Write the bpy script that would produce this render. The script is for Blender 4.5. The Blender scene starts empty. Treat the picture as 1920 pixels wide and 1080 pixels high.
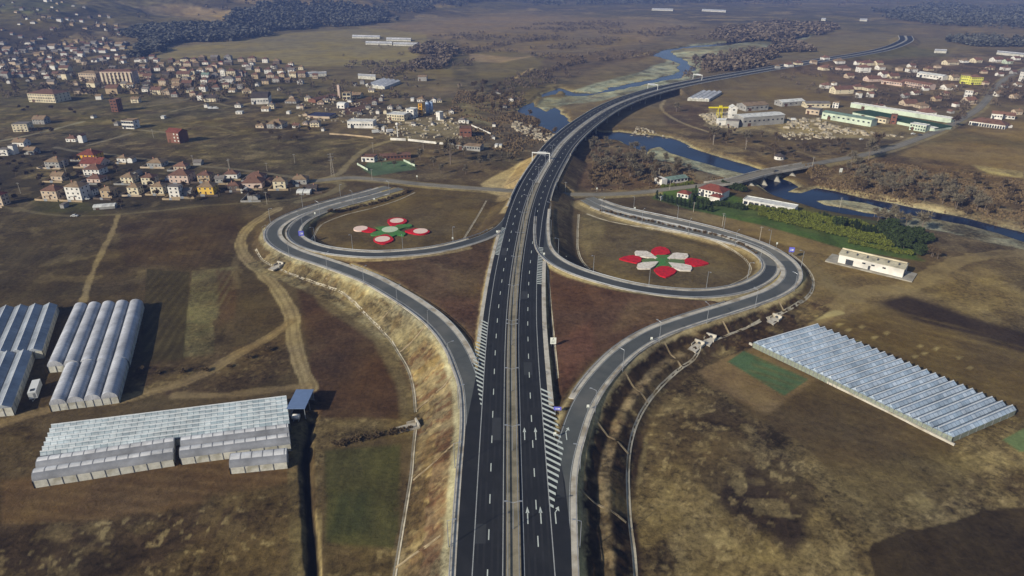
import bpy, math, random
import numpy as np
from mathutils import Vector
R = math.radians
rnd = random.Random(7)
SC = bpy.context.scene
COL = SC.collection
# ------------------------------------------------------------------ camera
F = 1250.0                       # focal length in photo pixels (1920 wide)
PITCH = R(25.64)
CZ = 146.0                       # drone height above the fields
cam = bpy.data.objects.new('camera', bpy.data.cameras.new('camera'))
COL.objects.link(cam)
cam.location = (0, 0, CZ)
cam.rotation_euler = (math.pi/2 - PITCH, 0, 0)
cam.data.sensor_width = 36.0
cam.data.lens = 36.0*F/1920.0
cam.data.clip_start = 1.0
cam.data.clip_end = 60000.0
SC.camera = cam
# ------------------------------------------------------------------ sky and sun
SUN_EL, SX, SY = 27.0, -0.76, -0.65          # sun stands behind the drone on the left
world = bpy.data.worlds.new('World'); SC.world = world; world.use_nodes = True
nt = world.node_tree; nt.nodes.clear()
sky = nt.nodes.new('ShaderNodeTexSky'); sky.sky_type = 'NISHITA'; sky.sun_disc = False
sky.sun_elevation = R(SUN_EL); sky.sun_rotation = math.atan2(SX, SY)
sky.altitude = 600; sky.dust_density = 1.6
bg = nt.nodes.new('ShaderNodeBackground'); bg.inputs['Strength'].default_value = 0.07
out = nt.nodes.new('ShaderNodeOutputWorld')
nt.links.new(sky.outputs[0], bg.inputs[0]); nt.links.new(bg.outputs[0], out.inputs[0])
ld = bpy.data.lights.new('sun', 'SUN'); ld.energy = 4.3; ld.angle = R(0.5); ld.color = (1.0, 0.93, 0.80)
sun = bpy.data.objects.new('sun', ld); COL.objects.link(sun)
ce = math.cos(R(SUN_EL)); nn = math.hypot(SX, SY)
sd_ = Vector((SX/nn*ce, SY/nn*ce, math.sin(R(SUN_EL))))
sun.rotation_euler = sd_.to_track_quat('Z', 'Y').to_euler()
SC.view_settings.view_transform = 'Standard'; SC.view_settings.look = 'None'
SC.view_settings.exposure = 0.5; SC.view_settings.gamma = 1.0
SC.render.engine = 'CYCLES'
SC.cycles.max_bounces = 5; SC.cycles.diffuse_bounces = 2; SC.cycles.glossy_bounces = 2
SC.cycles.transmission_bounces = 3; SC.cycles.transparent_max_bounces = 8; SC.cycles.volume_bounces = 0
SC.cycles.use_denoising = True
SC.cycles.caustics_reflective = False; SC.cycles.caustics_refractive = False

# ------------------------------------------------------------------ where a bearing from the drone meets a level
cp, sp = math.cos(PITCH), math.sin(PITCH)
def G(px, py, z=0.0):
    a = (px-960.0)/F; b = (540.0-py)/F
    t = (CZ-z)/(sp-b*cp)
    return (a*t, (cp+b*sp)*t)
def GN(px, py, z=0.0):
    px = np.asarray(px, float); py = np.asarray(py, float)
    a = (px-960.0)/F; b = (540.0-py)/F
    t = (CZ-z)/(sp-b*cp)
    return a*t, (cp+b*sp)*t
def PROJ(x, y, z):
    dz = z-CZ
    depth = y*cp - dz*sp
    return 960.0+F*x/depth, 540.0-F*(y*sp+dz*cp)/depth
def mpp(py, z=0.0):              # metres per photo pixel across the view at that row
    b = (540.0-py)/F
    return (CZ-z)/(sp-b*cp)/F
def lin(c):
    return tuple(((v/255.0)/12.92 if v/255.0 <= 0.04045 else ((v/255.0+0.055)/1.055)**2.4) for v in c)

# ------------------------------------------------------------------ value noise
def _hash(i, j, s):
    h = (i.astype(np.int64)*374761393 + j.astype(np.int64)*668265263 + s*1442695041) & 0xffffffff
    h = ((h ^ (h >> 13))*1274126177) & 0xffffffff
    return ((h ^ (h >> 16)) & 0xffff)/65535.0
def vnoise(x, y, s=0):
    xi = np.floor(x); yi = np.floor(y); fx = x-xi; fy = y-yi
    fx = fx*fx*(3-2*fx); fy = fy*fy*(3-2*fy)
    a = _hash(xi, yi, s); b = _hash(xi+1, yi, s); c = _hash(xi, yi+1, s); d = _hash(xi+1, yi+1, s)
    return (a+(b-a)*fx)*(1-fy)+(c+(d-c)*fx)*fy
def fbm(x, y, sc, o=4, s=0):
    v = 0; a = .5; t = 0
    for k in range(o):
        v = v+a*vnoise(x/sc+13.7*k, y/sc-7.1*k, s+k); t += a; a *= .5; sc *= .5
    return v/t-0.5

# ------------------------------------------------------------------ curves
def catmull(P, step):
    P = np.array(P, float); out = []
    n = len(P)
    for i in range(n-1):
        p0 = P[max(i-1, 0)]; p1 = P[i]; p2 = P[i+1]; p3 = P[min(i+2, n-1)]
        L = np.linalg.norm(p2[:2]-p1[:2]); k = max(2, int(L/step))
        # centripetal-ish: scale tangents by the chord lengths
        l0 = max(np.linalg.norm(p1[:2]-p0[:2]), 1e-3); l2 = max(np.linalg.norm(p3[:2]-p2[:2]), 1e-3)
        if i == 0: m1 = (p2-p1)
        else: m1 = L*((p1-p0)/l0*L+(p2-p1)/L*l0)/(l0+L)
        if i == n-2: m2 = (p2-p1)
        else: m2 = L*((p2-p1)/L*l2+(p3-p2)/l2*L)/(l2+L)
        for q in range(k):
            t = q/k; t2 = t*t; t3 = t2*t
            out.append((2*t3-3*t2+1)*p1+(t3-2*t2+t)*m1+(-2*t3+3*t2)*p2+(t3-t2)*m2)
    out.append(P[-1])
    return np.array(out)
class Path:
    def __init__(self, pts, step=3.0, world=False, smooth=2):
        W = [p if world else (*G(p[0], p[1], p[2]), p[2]) for p in pts]
        C = catmull(W, step)
        for _ in range(smooth):
            D = C.copy(); D[1:-1] = (C[:-2]+2*C[1:-1]+C[2:])/4; C = D
        self.C = C
        d = np.linalg.norm(np.diff(C[:, :2], axis=0), axis=1)
        self.s = np.concatenate([[0], np.cumsum(d)]); self.L = self.s[-1]
        T = np.gradient(C[:, :2], axis=0); T /= np.linalg.norm(T, axis=1)[:, None]+1e-9
        self.T = T; self.N = np.stack([-T[:, 1], T[:, 0]], 1)       # N points left
    def at(self, s, off=0.0, dz=0.0):
        x = np.interp(s, self.s, self.C[:, 0]); y = np.interp(s, self.s, self.C[:, 1]); z = np.interp(s, self.s, self.C[:, 2])
        nx = np.interp(s, self.s, self.N[:, 0]); ny = np.interp(s, self.s, self.N[:, 1])
        return x+nx*off, y+ny*off, z+dz
    def head(self, s):
        return math.atan2(np.interp(s, self.s, self.T[:, 1]), np.interp(s, self.s, self.T[:, 0]))
    def near(self, px, py, z=None):                                 # arc length nearest to a bearing
        if z is None: z = 8.0
        x, y = G(px, py, z)
        return self.s[np.argmin((self.C[:, 0]-x)**2+(self.C[:, 1]-y)**2)]
def seg_dist(x, y, P):
    """distance of every point to a polyline (k,2+), with the foot's parameter and side"""
    best = np.full(x.shape, 1e9); idx = np.zeros(x.shape); side = np.zeros(x.shape)
    for i in range(len(P)-1):
        ax, ay = P[i][0], P[i][1]; bx, by = P[i+1][0]-ax, P[i+1][1]-ay
        l2 = bx*bx+by*by+1e-9
        t = np.clip(((x-ax)*bx+(y-ay)*by)/l2, 0, 1)
        dx = x-ax-t*bx; dy = y-ay-t*by; d = dx*dx+dy*dy
        m = d < best
        best[m] = d[m]; idx[m] = i+t[m]; side[m] = np.sign((bx*dy-by*dx)[m])
    return np.sqrt(best), idx, side
def poly_sd(x, y, P):
    """signed distance to polygon, + inside"""
    P = np.asarray(P, float)
    d = np.full(x.shape, 1e18); ins = np.zeros(x.shape, bool)
    n = len(P)
    for i in range(n):
        ax, ay = P[i]; cx, cy = P[(i+1) % n]; bx, by = cx-ax, cy-ay
        t = np.clip(((x-ax)*bx+(y-ay)*by)/(bx*bx+by*by+1e-9), 0, 1)
        dd = (x-ax-t*bx)**2+(y-ay-t*by)**2
        d = np.minimum(d, dd)
        c = ((ay > y) != (cy > y))
        with np.errstate(divide='ignore', invalid='ignore'):
            xx = (cx-ax)*(y-ay)/(cy-ay+1e-12)+ax
        ins ^= (c & (x < xx))
    d = np.sqrt(d)
    return np.where(ins, d, -d)
def sstep(a, b, v):
    t = np.clip((v-a)/(b-a), 0, 1); return t*t*(3-2*t)
# ------------------------------------------------------------------ road alignments (bearing x, bearing y, level in metres)
Z8 = 8.0
MW = Path([(966,1500,Z8),(964,1250,Z8),(963,1080,Z8),(962.3,1000,Z8),(961,889,Z8),(960,780,Z8),(959.7,654,Z8),(961,600,Z8),(963.5,560,Z8),
  (967,520,Z8),(973,475,Z8),(979,440,Z8),(987,400,Z8),(1004,350,Z8),(1032,300,Z8),(1049,275,Z8),(1074,250,Z8),(1106,225,Z8),(1147,200,Z8),
  (1206,177,Z8),(1257,163,Z8),(1320,150,Z8),(1372,141,7),(1430,131,6),(1500,119.5,5),(1555,110.5,5),(1615,101,5),(1655,93,5),(1685,83,6),(1699,75,8),(1697,67,10)], step=3.0)
S_UND0, S_UND1 = MW.near(1003,372), MW.near(1012,343)       # local road passes under here
S_BR0, S_BR1 = MW.near(1047,287), MW.near(1258,164)         # river bridge
LRAMP = Path([(877,1500,Z8),(877,1250,Z8),(879,1080,Z8),(883,960,Z8),(887,874,Z8),(891,800,Z8),(889.5,760,Z8),(884,720,Z8),(873,690,Z8),(858,655,7.8),(838,625,7.6),(813,599,7.3),(780,574,7),
  (742,550,6.5),(697,525,6),(650,506,5.5),(597,488,5),(557,475,4.6),(530,462,4.3),(515,450,4),(510,437.5,3.7),(516,425,3.3),(533,412,3),
  (562,399,2.4),(600,386,2),(645,373.5,1.5),(692,361,1.2),(728,350,1)], step=2.5)
LLOOP = Path([(960,392,Z8),(952,412,Z8),(939,426,Z8),(916,440,Z8),(880,453,7.8),(842,463,7.4),(805,470,7),(755,475,6.4),(700,477.5,5.8),(655,475,5.2),(610,469,4.6),
  (576,459,4),(556,447,3.6),(550,436,3.3),(554,425,3),(568,412,2.6),(594,399,2.2),(632,386,1.9),(682,373,1.5),(724,361,1.2),(752,353,1)], step=2.5)
RRAMP = Path([(1050,1500,Z8),(1049,1250,Z8),(1048,1080,Z8),(1047.5,1000,Z8),(1048,940,Z8),(1051,889,Z8),(1059,849,Z8),(1071,809,Z8),(1085,769,Z8),(1108,728,Z8),(1139,690,Z8),(1160,669,7.8),(1190,646,7.5),(1227,625,7.2),(1295,600,6.6),
  (1360,580,6),(1410,564,5.5),(1448,550,5),(1473,535,4.6),(1485,519,4.3),(1484,504,4),(1472,489,3.6),(1453,475,3.2),(1432,464,3),(1398,451,2.6),(1355,437,2.2),
  (1305,424,1.8),(1255,412.5,1.5),(1205,402,1.3),(1160,392,1.2),(1128,381,1),(1105,370,1)], step=2.5)
RLOOP = Path([(1026,352,Z8),(1019,385,Z8),(1015.5,415,Z8),(1015.5,440,Z8),(1019,463,Z8),(1030,480,Z8),(1053,496,Z8),(1087,511,7.7),(1132,525,7.2),(1180,537,6.5),(1245,547,5.7),(1308,551,5),(1360,547,4.3),
  (1393,540,3.9),(1418,530,3.6),(1434,520,3.4),(1444,509,3.2),(1446,498,3),(1440,486,2.8),(1426,474,2.5),(1400,461,2.2),(1350,447,1.9),
  (1305,436,1.7),(1255,425,1.5),(1210,415,1.3),(1172,405,1.2),(1140,395,1.1),(1115,385,1),(1096,374,1)], step=2.5)
LOCAL = Path([(560,341,.6),(600,338,.6),(650,333,.6),(705,336,.6),(780,344,.8),(860,350.5,.8),(955,357,.8),(1030,363,.8),(1075,364,.8),(1140,364,.8),(1210,359.5,.8),(1245,355,1.5),(1290,350,3.2),(1330,346,4.4),
  (1365,341,4.6),(1437,323,4.6),(1515,309,4.2),(1560,301,2.2),(1615,291,1.0),(1665,279,.6),(1715,262,.6),(1765,242,.6),(1800,224,.6),(1832,205,.6),(1850,187,.6),(1862,170,.6),(1882,150,.6),(1925,128,.6),(1990,100,.6)], step=3.0)
S_OB0, S_OB1 = LOCAL.near(1338,346,4.5), LOCAL.near(1505,311,4.5)    # old river bridge
# ------------------------------------------------------------------ the river, traced as bearings at water level
ZW = -2.5
def W_(pts, z=0.0): return [G(x, y, z) for x, y in pts]
RIV = [
 [(1120,247),(1160,246),(1185,249),(1235,254),(1272,265),(1295,277),(1335,290),(1385,305),(1422,317),(1450,328),(1466,335),(1482,341),(1497,351),(1477,360),(1503,362),(1532,353),(1565,358),(1615,371),(1677,382),
  (1740,395),(1802,407),(1865,423),(1925,438),(2150,500),(2600,600),(2600,660),(2150,540),(1925,456),(1877,440),(1815,423),(1752,411),(1722,406),(1677,397),(1625,382),(1577,375),(1532,377),(1547,384),(1590,392),(1625,400),(1690,407),
  (1722,408),(1690,411),(1622,407),(1580,402),(1540,395),(1510,385),(1477,376),(1455,368),(1440,360),(1420,345),(1400,328),(1360,318),(1292,298),(1257,288),(1237,277),(1220,281),(1214,291),(1185,276),(1160,264),(1120,262),(1085,258)],
 [(1130,262),(1060,254),(1014,241),(1012,228),(985,211),(975,198),(988,185),(1020,172),(1050,162),(1060,168),(1052,178),(1022,187),(1011,200),(1015,208),(1029,213),(1033,202),(1065,194),(1045,203),(1047,215),(1060,226),(1078,232),(1100,238),(1130,246)],
 [(1052,166),(1080,172),(1105,175),(1120,171),(1140,165),(1172,158),(1200,153),(1240,143),(1262,137),(1268,130),(1268,120),(1256,113),(1235,107),(1225,101),(1234,95),(1255,90),(1275,87),(1330,83),(1385,75),(1440,67),(1480,64),(1530,68),
  (1500,74),(1440,75),(1390,82),(1330,88),(1285,91),(1265,96),(1262,102),(1277,110),(1292,118),(1303,128),(1298,138),(1282,147),(1240,153),(1210,160),(1175,168),(1140,175),(1112,180),(1075,181),(1055,179),(1050,172)],
]
RIVW = [W_(p, ZW) for p in RIV]
BARS = [W_(p, -1.5) for p in [
 [(1100,172),(1115,163),(1180,148),(1225,125),(1255,117),(1280,118),(1290,140),(1200,165),(1130,182),(1070,190),(1060,180)],
 [(1262,93),(1300,84),(1370,78),(1420,78),(1400,92),(1340,108),(1300,124),(1262,112)],
 [(1008,200),(1020,187),(1060,183),(1107,178),(1112,186),(1075,194),(1035,203),(1029,214),(1012,209)],
 [(1530,374),(1577,371),(1625,378),(1677,393),(1730,404),(1690,411),(1625,404),(1590,396),(1545,388)],
 [(1212,292),(1220,278),(1240,272),(1262,284),(1360,312),(1405,330),(1425,350),(1400,345),(1330,325),(1262,306),(1225,300)],
 [(1690,412),(1760,410),(1815,420),(1880,437),(1925,452),(1925,470),(1850,455),(1780,437),(1700,425)],
]]
TRI = [W_(p, 6) for p in [
 [(660,494),(760,489),(860,474),(925,456),(918,500),(900,590),(890,640),(868,612),(820,575),(740,525)],
 [(1028,505),(1060,512),(1140,540),(1250,560),(1340,566),(1290,582),(1190,622),(1110,680),(1052,738),(1040,640)],
]]
LOOPI = [W_(p, 1) for p in [
 [(592,434),(603,415),(650,400),(720,382),(775,362),(850,365),(930,372),(930,410),(880,440),(800,462),(700,470),(620,460)],
 [(1085,400),(1110,405),(1200,425),(1300,447),(1380,470),(1412,500),(1400,525),(1330,545),(1240,540),(1150,520),(1100,495),(1085,450)],
]]
HILL = np.array([(-6000,1000),G(-500,130),G(-100,112),G(120,98),G(260,88),G(330,78),G(460,64),G(700,42),G(900,16),G(1010,-6),G(1300,-22),G(1500,-30),G(2400,-30),(24000,9000)])
def drop_std(d): return d/1.85
def drop_two(d): return np.where(d < 6, d/1.5, np.where(d < 9.5, 4.0, 4.0+(d-9.5)/1.7))
_roads = [(MW, 13.6, drop_std, drop_std, [(S_UND0, S_UND1), (S_BR0, S_BR1)]),
          (LRAMP, 5.3, drop_std, drop_std, []), (LLOOP, 5.0, drop_std, drop_std, []),
          (RRAMP, 5.3, drop_std, drop_two, []), (RLOOP, 5.0, drop_std, drop_std, []),
          (LOCAL, 5.0, drop_std, drop_std, [(S_OB0, S_OB1)])]
DITCH = W_([(590,770),(578,800),(573,850),(578,950),(583,1000),(588,1090),(590,1300)])
def height(x, y):
    x = np.asarray(x, float); y = np.asarray(y, float)
    shp = x.shape; x = x.ravel(); y = y.ravel()
    dist = np.hypot(x, y)
    h = 0.5*fbm(x, y, 60, 3, 3)+0.25*fbm(x, y, 9, 2, 9)
    far = dist > 700
    if far.any():
        xs, ys = x[far], y[far]
        d, _, side = seg_dist(xs, ys, HILL)
        d = np.where(side > 0, d, -d)
        n = fbm(xs, ys, 520, 4, 21); n2 = fbm(xs, ys, 160, 3, 31)
        k = sstep(-120, 1000, d+n*350)
        h[far] += k*(120+150*n)+sstep(0, 350, d)*n2*38+sstep(900, 4200, d)*150
    def near_box(P, m):
        P = np.asarray(P)[:, :2]; a = P.min(0)-m; b = P.max(0)+m
        return (x > a[0]) & (x < b[0]) & (y > a[1]) & (y < b[1])
    for P in TRI:
        m = near_box(P, 12)
        if m.any():
            s = poly_sd(x[m], y[m], P); h[m] = np.maximum(h[m], 6.6*sstep(-9, 1, s)+h[m]*.5)
    for P in LOOPI:
        m = near_box(P, 2)
        if m.any():
            s = poly_sd(x[m], y[m], P); h[m] += .8*sstep(-1, 8, s)
    clamp = np.full(x.shape, 1e9)
    for path, hw, dl, dr, gaps in _roads:
        C = path.C[::3]; C = np.vstack([C, path.C[-1:]]); sarr = np.append(path.s[::3], path.L)
        for a in range(0, len(C)-1, 12):
            b = min(a+13, len(C)); seg = C[a:b]
            m = near_box(seg, 34)
            if not m.any(): continue
            xm, ym = x[m], y[m]
            d, idx, side = seg_dist(xm, ym, seg)
            z = np.interp(idx+a, np.arange(len(C)), C[:, 2]); s = np.interp(idx+a, np.arange(len(C)), sarr)
            e = np.maximum(0, d-hw)
            hh = z-0.3-np.where(side > 0, dl(e), dr(e))
            if path in (LRAMP, RRAMP):                      # eroded ledges and gullies on the two long banks
                outer = (side > 0) if path is LRAMP else (side < 0)
                g = 2.0*fbm((s+.45*e)/2.4, e/4.5, 1, 4, 71)+1.0*fbm(s/9, e/1.6, 1, 3, 72)
                hh = hh+np.where(outer, g*sstep(.8, 3.5, e)*(1-sstep(11.5, 15, e)), 0)*(.8 if path is LRAMP else .45)
            ok = np.ones(len(xm), bool)
            for g0, g1 in gaps: ok &= ~((s > g0) & (s < g1))
            hm = h[m]; hm = np.where(ok, np.maximum(hm, hh), hm)
            h[m] = hm
            cl = clamp[m]; inn = (d < hw) & ok
            cl[inn] = np.minimum(cl[inn], z[inn]-0.3); clamp[m] = cl
    # cut for the local road below the motorway
    s0, s1 = LOCAL.near(900,354,.8), LOCAL.near(1130,364,.8)
    seg = LOCAL.C[(LOCAL.s > s0) & (LOCAL.s < s1)]
    m = near_box(seg, 14)
    if m.any():
        d, idx, side = seg_dist(x[m], y[m], seg)
        h[m] = np.minimum(h[m], 0.4+np.maximum(0, d-6.5)*2.2)
    h = np.minimum(h, clamp)
    for P in BARS:
        m = near_box(P, 8)
        if m.any():
            s = poly_sd(x[m], y[m], P); h[m] = np.minimum(h[m], -1.5+np.maximum(0, -s)*.4+.5*fbm(x[m], y[m], 12, 2, 5))
    for P in RIVW:
        m = near_box(P, 10)
        if m.any():
            s = poly_sd(x[m], y[m], P)+2.5*fbm(x[m], y[m], 14, 3, 6)+np.clip((y[m]-560)/200, 0, 1)*34*(fbm(x[m], y[m]*.6, 42, 4, 66)-.06)
            h[m] = np.where(s > 0, np.minimum(h[m], -2.5-np.minimum(s*.5, 1.5)), np.minimum(h[m], -2.5+(-s)*.42))
    m = near_box(DITCH, 6)
    if m.any():
        d, _, _ = seg_dist(x[m], y[m], DITCH); d = d+1.2*fbm(x[m], y[m], 7, 3, 8)
        h[m] = np.minimum(h[m], -2.2+np.maximum(0, d-.5)*1.2)
    return h.reshape(shp)
def hz(x, y): return float(height(np.array([x]), np.array([y]))[0])

# ------------------------------------------------------------------ ground grid, finer where the drone looks
Ds = [62.0]
while Ds[-1] < 60000:
    D = Ds[-1]
    Ds.append(D+(0.95 if D < 200 else 1.15 if D < 450 else D/390 if D < 1000 else D/300 if D < 4000 else D/30))
Ds = np.array(Ds)
cols = np.concatenate([np.arange(-1500, -30, 30), np.arange(-30, 1950, 3.1), np.arange(1960, 3500, 30)])
DD, CC = np.meshgrid(Ds, cols, indexing='ij')
depth = DD*cp+CZ*sp
GX = (CC-960)/F*depth; GY = DD
HZ = height(GX, GY)
PXv, PYv = PROJ(GX, GY, HZ)
nr, nc = GX.shape

# ------------------------------------------------------------------ land cover: colours of soil, grass, gravel, with shadow patches painted in at lower right
colr = np.zeros((nr, nc, 3)); scr = np.full((nr, nc), .5)     # scr: how patchy the growth is
wn1 = fbm(GX, GY, 22, 4, 41); wn2 = fbm(GX, GY, 22, 4, 57)    # ragged edges
colr[:] = lin((78,64,44))
def blend(alpha, c, s=None):
    global colr, scr
    c = np.array(lin(c))
    colr = colr*(1-alpha[..., None])+c*alpha[..., None]
    if s is not None: scr = scr*(1-alpha)+s*alpha
def field(pts, c, s=.5, soft=3, warp=6, op=1.0):
    """a patch of ground colour bounded by the given bearings"""
    P = np.array(pts, float)
    if soft > 2: soft *= 2; warp *= 1.5
    lo = P.min(0)-soft-warp-4; hi = P.max(0)+soft+warp+4
    m = (PXv > lo[0]) & (PXv < hi[0]) & (PYv > lo[1]) & (PYv < hi[1])
    if not m.any(): return
    sc_ = np.clip((PYv[m]+60)/600, .15, 1.2)
    x = PXv[m]+wn1[m]*warp*2*sc_; y = PYv[m]+wn2[m]*warp*1.4*sc_
    sd = poly_sd(x, y, P)
    al = np.zeros(PXv.shape); al[m] = sstep(-soft, soft, sd)*op
    blend(al, c, s)
def track(pts, w, c, s=.2, op=.9, edge=.8, wob=1.2):
    P = np.array([G(a, b) for a, b in pts]); P = catmull(np.c_[P, np.zeros(len(P))], 6)[:, :2]
    lo = P.min(0)-w-8; hi = P.max(0)+w+8
    m = (GX > lo[0]) & (GX < hi[0]) & (GY > lo[1]) & (GY < hi[1])
    if not m.any(): return
    d, _, _ = seg_dist(GX[m], GY[m], P)
    d = d+wob*2*fbm(GX[m], GY[m], 9, 3, 77)
    al = np.zeros(PXv.shape); al[m] = (1-sstep(w/2-edge, w/2+edge, d))*op
    blend(al, c, s)
# far valley and hills
field([(-2000,-400),(4000,-400),(4000,215),(1200,230),(600,215),(300,200),(-2000,200)], (98,84,64), .45, 10, 10)
field([(-2000,-400),(4000,-400),(4000,20),(1500,12),(1000,14),(900,20),(700,44),(460,66),(330,80),(260,100),(180,95),(-2000,130)], (84,76,54), .9, 8, 14)
# the hill above: pale grass shelves and brown scrub
field([(270,15),(340,8),(470,25),(465,42),(400,40),(330,30)], (128,108,74), .5, 3, 12)
field([(470,0),(640,0),(660,30),(560,36),(480,30)], (96,80,58), .8, 3, 12)
field([(560,5),(700,0),(700,24),(640,34),(600,22)], (122,102,74), .7, 3, 10)
field([(0,0),(140,0),(150,12),(60,26),(0,20)], (84,88,52), .6, 4, 12)
field([(150,30),(300,45),(330,62),(250,62),(160,48)], (74,66,54), .6, 4, 8)
field([(360,0),(470,0),(450,12),(380,14)], (70,62,48), .8, 3, 9)
field([(-300,30),(180,40),(245,62),(240,110),(150,150),(-300,150)], (66,58,46), .7, 8, 12)
for P_, c_, o_ in (([(330,46),(400,42),(470,50),(440,58),(350,60)],(122,106,74),.8),([(150,8),(230,0),(300,6),(240,18)],(108,98,66),.8),([(430,4),(480,-4),(560,-2),(520,10)],(118,100,72),.7),
    ([(720,-6),(800,-10),(840,2),(760,8)],(128,108,80),.8),([(60,38),(150,40),(160,50),(70,50)],(96,84,60),.7),([(560,42),(640,40),(700,44),(600,56),(500,62)],(96,84,62),.6),([(200,62),(240,66),(236,80),(190,72)],(92,78,58),.6),
    ([(960,-4),(1100,-8),(1180,2),(1040,8)],(96,88,80),.7),([(1250,-2),(1420,-6),(1500,2),(1330,10)],(104,94,84),.7),([(1560,8),(1680,4),(1700,14),(1580,20)],(98,90,78),.7)):
    field(P_, c_, .7, 2, 8, o_)
# valley fields
for P_, c_ in (([(880,44),(960,40),(1010,46),(920,54)],(130,110,84)),([(1020,52),(1120,48),(1160,56),(1060,62)],(98,82,62)),([(1200,40),(1290,36),(1330,46),(1240,52)],(120,104,82)),([(1340,30),(1450,26),(1480,36),(1380,42)],(92,82,68)),
    ([(800,44),(860,38),(900,42),(840,52)],(104,90,66)),([(1080,74),(1170,70),(1190,80),(1110,88)],(112,92,70)),([(610,98),(720,94),(740,104),(640,112)],(128,114,76)),([(330,104),(430,98),(470,108),(380,118)],(108,98,66)),
    ([(1500,56),(1580,50),(1640,54),(1560,64)],(112,98,76)),([(1740,76),(1830,80),(1800,92),(1730,86)],(110,96,74)),([(1830,92),(1940,96),(1940,108),(1850,104)],(84,70,54)),([(1380,100),(1460,96),(1440,108),(1370,116)],(116,100,74))):
    field(P_, c_, .4, 1.5, 4, .8)
field([(300,92),(440,74),(560,60),(690,52),(800,62),(800,88),(620,98),(400,110),(290,112)], (116,104,72), .3, 2, 4)
field([(480,78),(740,78),(790,100),(760,125),(560,125),(470,105)], (118,106,70), .3, 2, 4)
field([(700,44),(960,30),(1180,32),(1290,52),(1200,84),(980,100),(880,86),(800,66)], (112,94,72), .3, 3, 6)
field([(860,64),(1000,60),(1190,70),(1200,80),(1060,94),(900,90)], (104,88,62), .3, 2, 4)
field([(780,120),(850,100),(960,96),(1030,105),(1000,140),(900,152),(800,140)], (100,88,58), .3, 2, 4)
field([(880,100),(960,108),(1000,105),(940,118),(880,114)], (134,112,84), .3, 2, 4)
field([(1030,100),(1180,92),(1225,102),(1190,118),(1100,128),(1000,140)], (92,76,58), .4, 2, 4)
field([(1420,92),(1530,70),(1640,60),(1690,66),(1680,84),(1560,104),(1470,114)], (102,90,66), .3, 2, 4)
field([(1560,112),(1700,86),(1790,90),(1770,118),(1640,120)], (88,82,56), .3, 2, 4)
field([(1720,70),(1860,74),(1800,98),(1720,90)], (98,86,64), .3, 2, 4)
field([(1450,35),(1640,30),(1700,45),(1620,58),(1500,55)], (82,74,66), .5, 3, 6)
field([(1000,5),(1400,5),(1680,8),(1650,40),(1400,50),(1100,28),(1000,22)], (80,72,60), .8, 4, 8)
# village ground on the left
field([(-300,130),(120,108),(560,135),(640,180),(960,210),(1000,250),(960,330),(700,300),(560,335),(560,385),(230,402),(-300,420)], (76,66,48), .85, 5, 6)
field([(-100,175),(220,175),(440,190),(440,235),(300,262),(60,240),(-100,230)], (78,70,44), .8, 4, 6)
field([(330,215),(600,240),(620,300),(560,325),(440,300),(330,290)], (80,70,44), .8, 4, 8)
field([(470,235),(560,238),(610,250),(600,262),(500,262)], (60,50,40), .8, 3, 6)
field([(-100,275),(260,280),(420,312),(560,345),(560,372),(230,395),(-100,390)], (54,47,37), .7, 4, 5)
field([(60,370),(130,368),(200,400),(190,430),(60,420)], (62,60,34), .6, 4, 5)
# brown works yards
field([(560,195),(720,175),(900,190),(980,235),(960,280),(760,262),(620,250)], (84,72,58), .7, 3, 5)
field([(740,225),(840,225),(900,250),(760,262)], (110,100,84), .6, 3, 5)
field([(860,190),(930,190),(965,225),(940,240),(870,225)], (104,98,76), .8, 3, 5)
field([(690,272),(780,268),(860,275),(900,300),(960,320),(940,345),(800,338),(700,320)], (82,68,50), .7, 3, 6)
field([(690,305),(775,300),(780,318),(700,330),(680,318)], (70,92,76), .3, 1.5, 1.5)
field([(640,200),(690,180),(730,190),(650,215)], (86,58,46), .4, 2, 3)
field([(960,200),(1000,215),(1010,245),(1050,258),(1010,290),(960,262),(900,215)], (86,74,62), .7, 3, 5)
field([(840,50),(860,200),(985,205),(1050,165),(1130,120),(1000,130),(900,150)], (72,60,52), .9, 4, 8, .6)
field([(900,345),(975,305),(1010,290),(975,345),(955,400),(930,400),(925,372)], (150,132,98), .5, 2, 3)
# right bank
field([(1120,255),(1215,290),(1330,325),(1400,350),(1300,345),(1235,352),(1110,362),(1070,345),(1090,290)], (90,68,48), .8, 3, 5)
field([(1225,300),(1330,325),(1410,350),(1340,345),(1250,325)], (100,88,74), .6, 2, 4)
field([(1165,235),(1240,195),(1340,160),(1440,128),(1560,120),(1700,195),(1440,190),(1300,240),(1290,265),(1200,248)], (98,82,54), .4, 3, 5)
field([(1240,200),(1330,190),(1350,240),(1300,250),(1250,235)], (80,62,46), .6, 3, 5)
field([(1330,205),(1460,225),(1560,220),(1740,240),(1700,262),(1560,258),(1380,250),(1320,235)], (126,112,86), .8, 2, 4)
field([(1310,215),(1370,210),(1385,235),(1340,240)], (176,164,136), .6, 2, 3)
field([(1240,245),(1330,255),(1480,270),(1610,262),(1610,288),(1480,312),(1430,312),(1330,285)], (88,72,50), .9, 3, 6)
field([(1440,116),(1560,112),(1920,104),(1960,200),(1860,190),(1740,215),(1560,185),(1450,135)], (88,70,56), .7, 3, 5)
field([(1440,135),(1550,140),(1560,185),(1440,188),(1340,185),(1360,158)], (100,84,54), .3, 3, 5)
field([(1740,262),(1850,230),(1960,225),(1960,330),(1850,320),(1760,300),(1680,292)], (112,92,54), .4, 3, 6)
field([(1700,262),(1790,245),(1960,270),(1960,285),(1830,268),(1740,272)], (92,78,48), .4, 3, 5)
field([(1580,300),(1680,292),(1960,330),(1960,432),(1860,415),(1700,385),(1560,352),(1510,345),(1540,320)], (86,68,48), 1, 3, 6)
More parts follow.
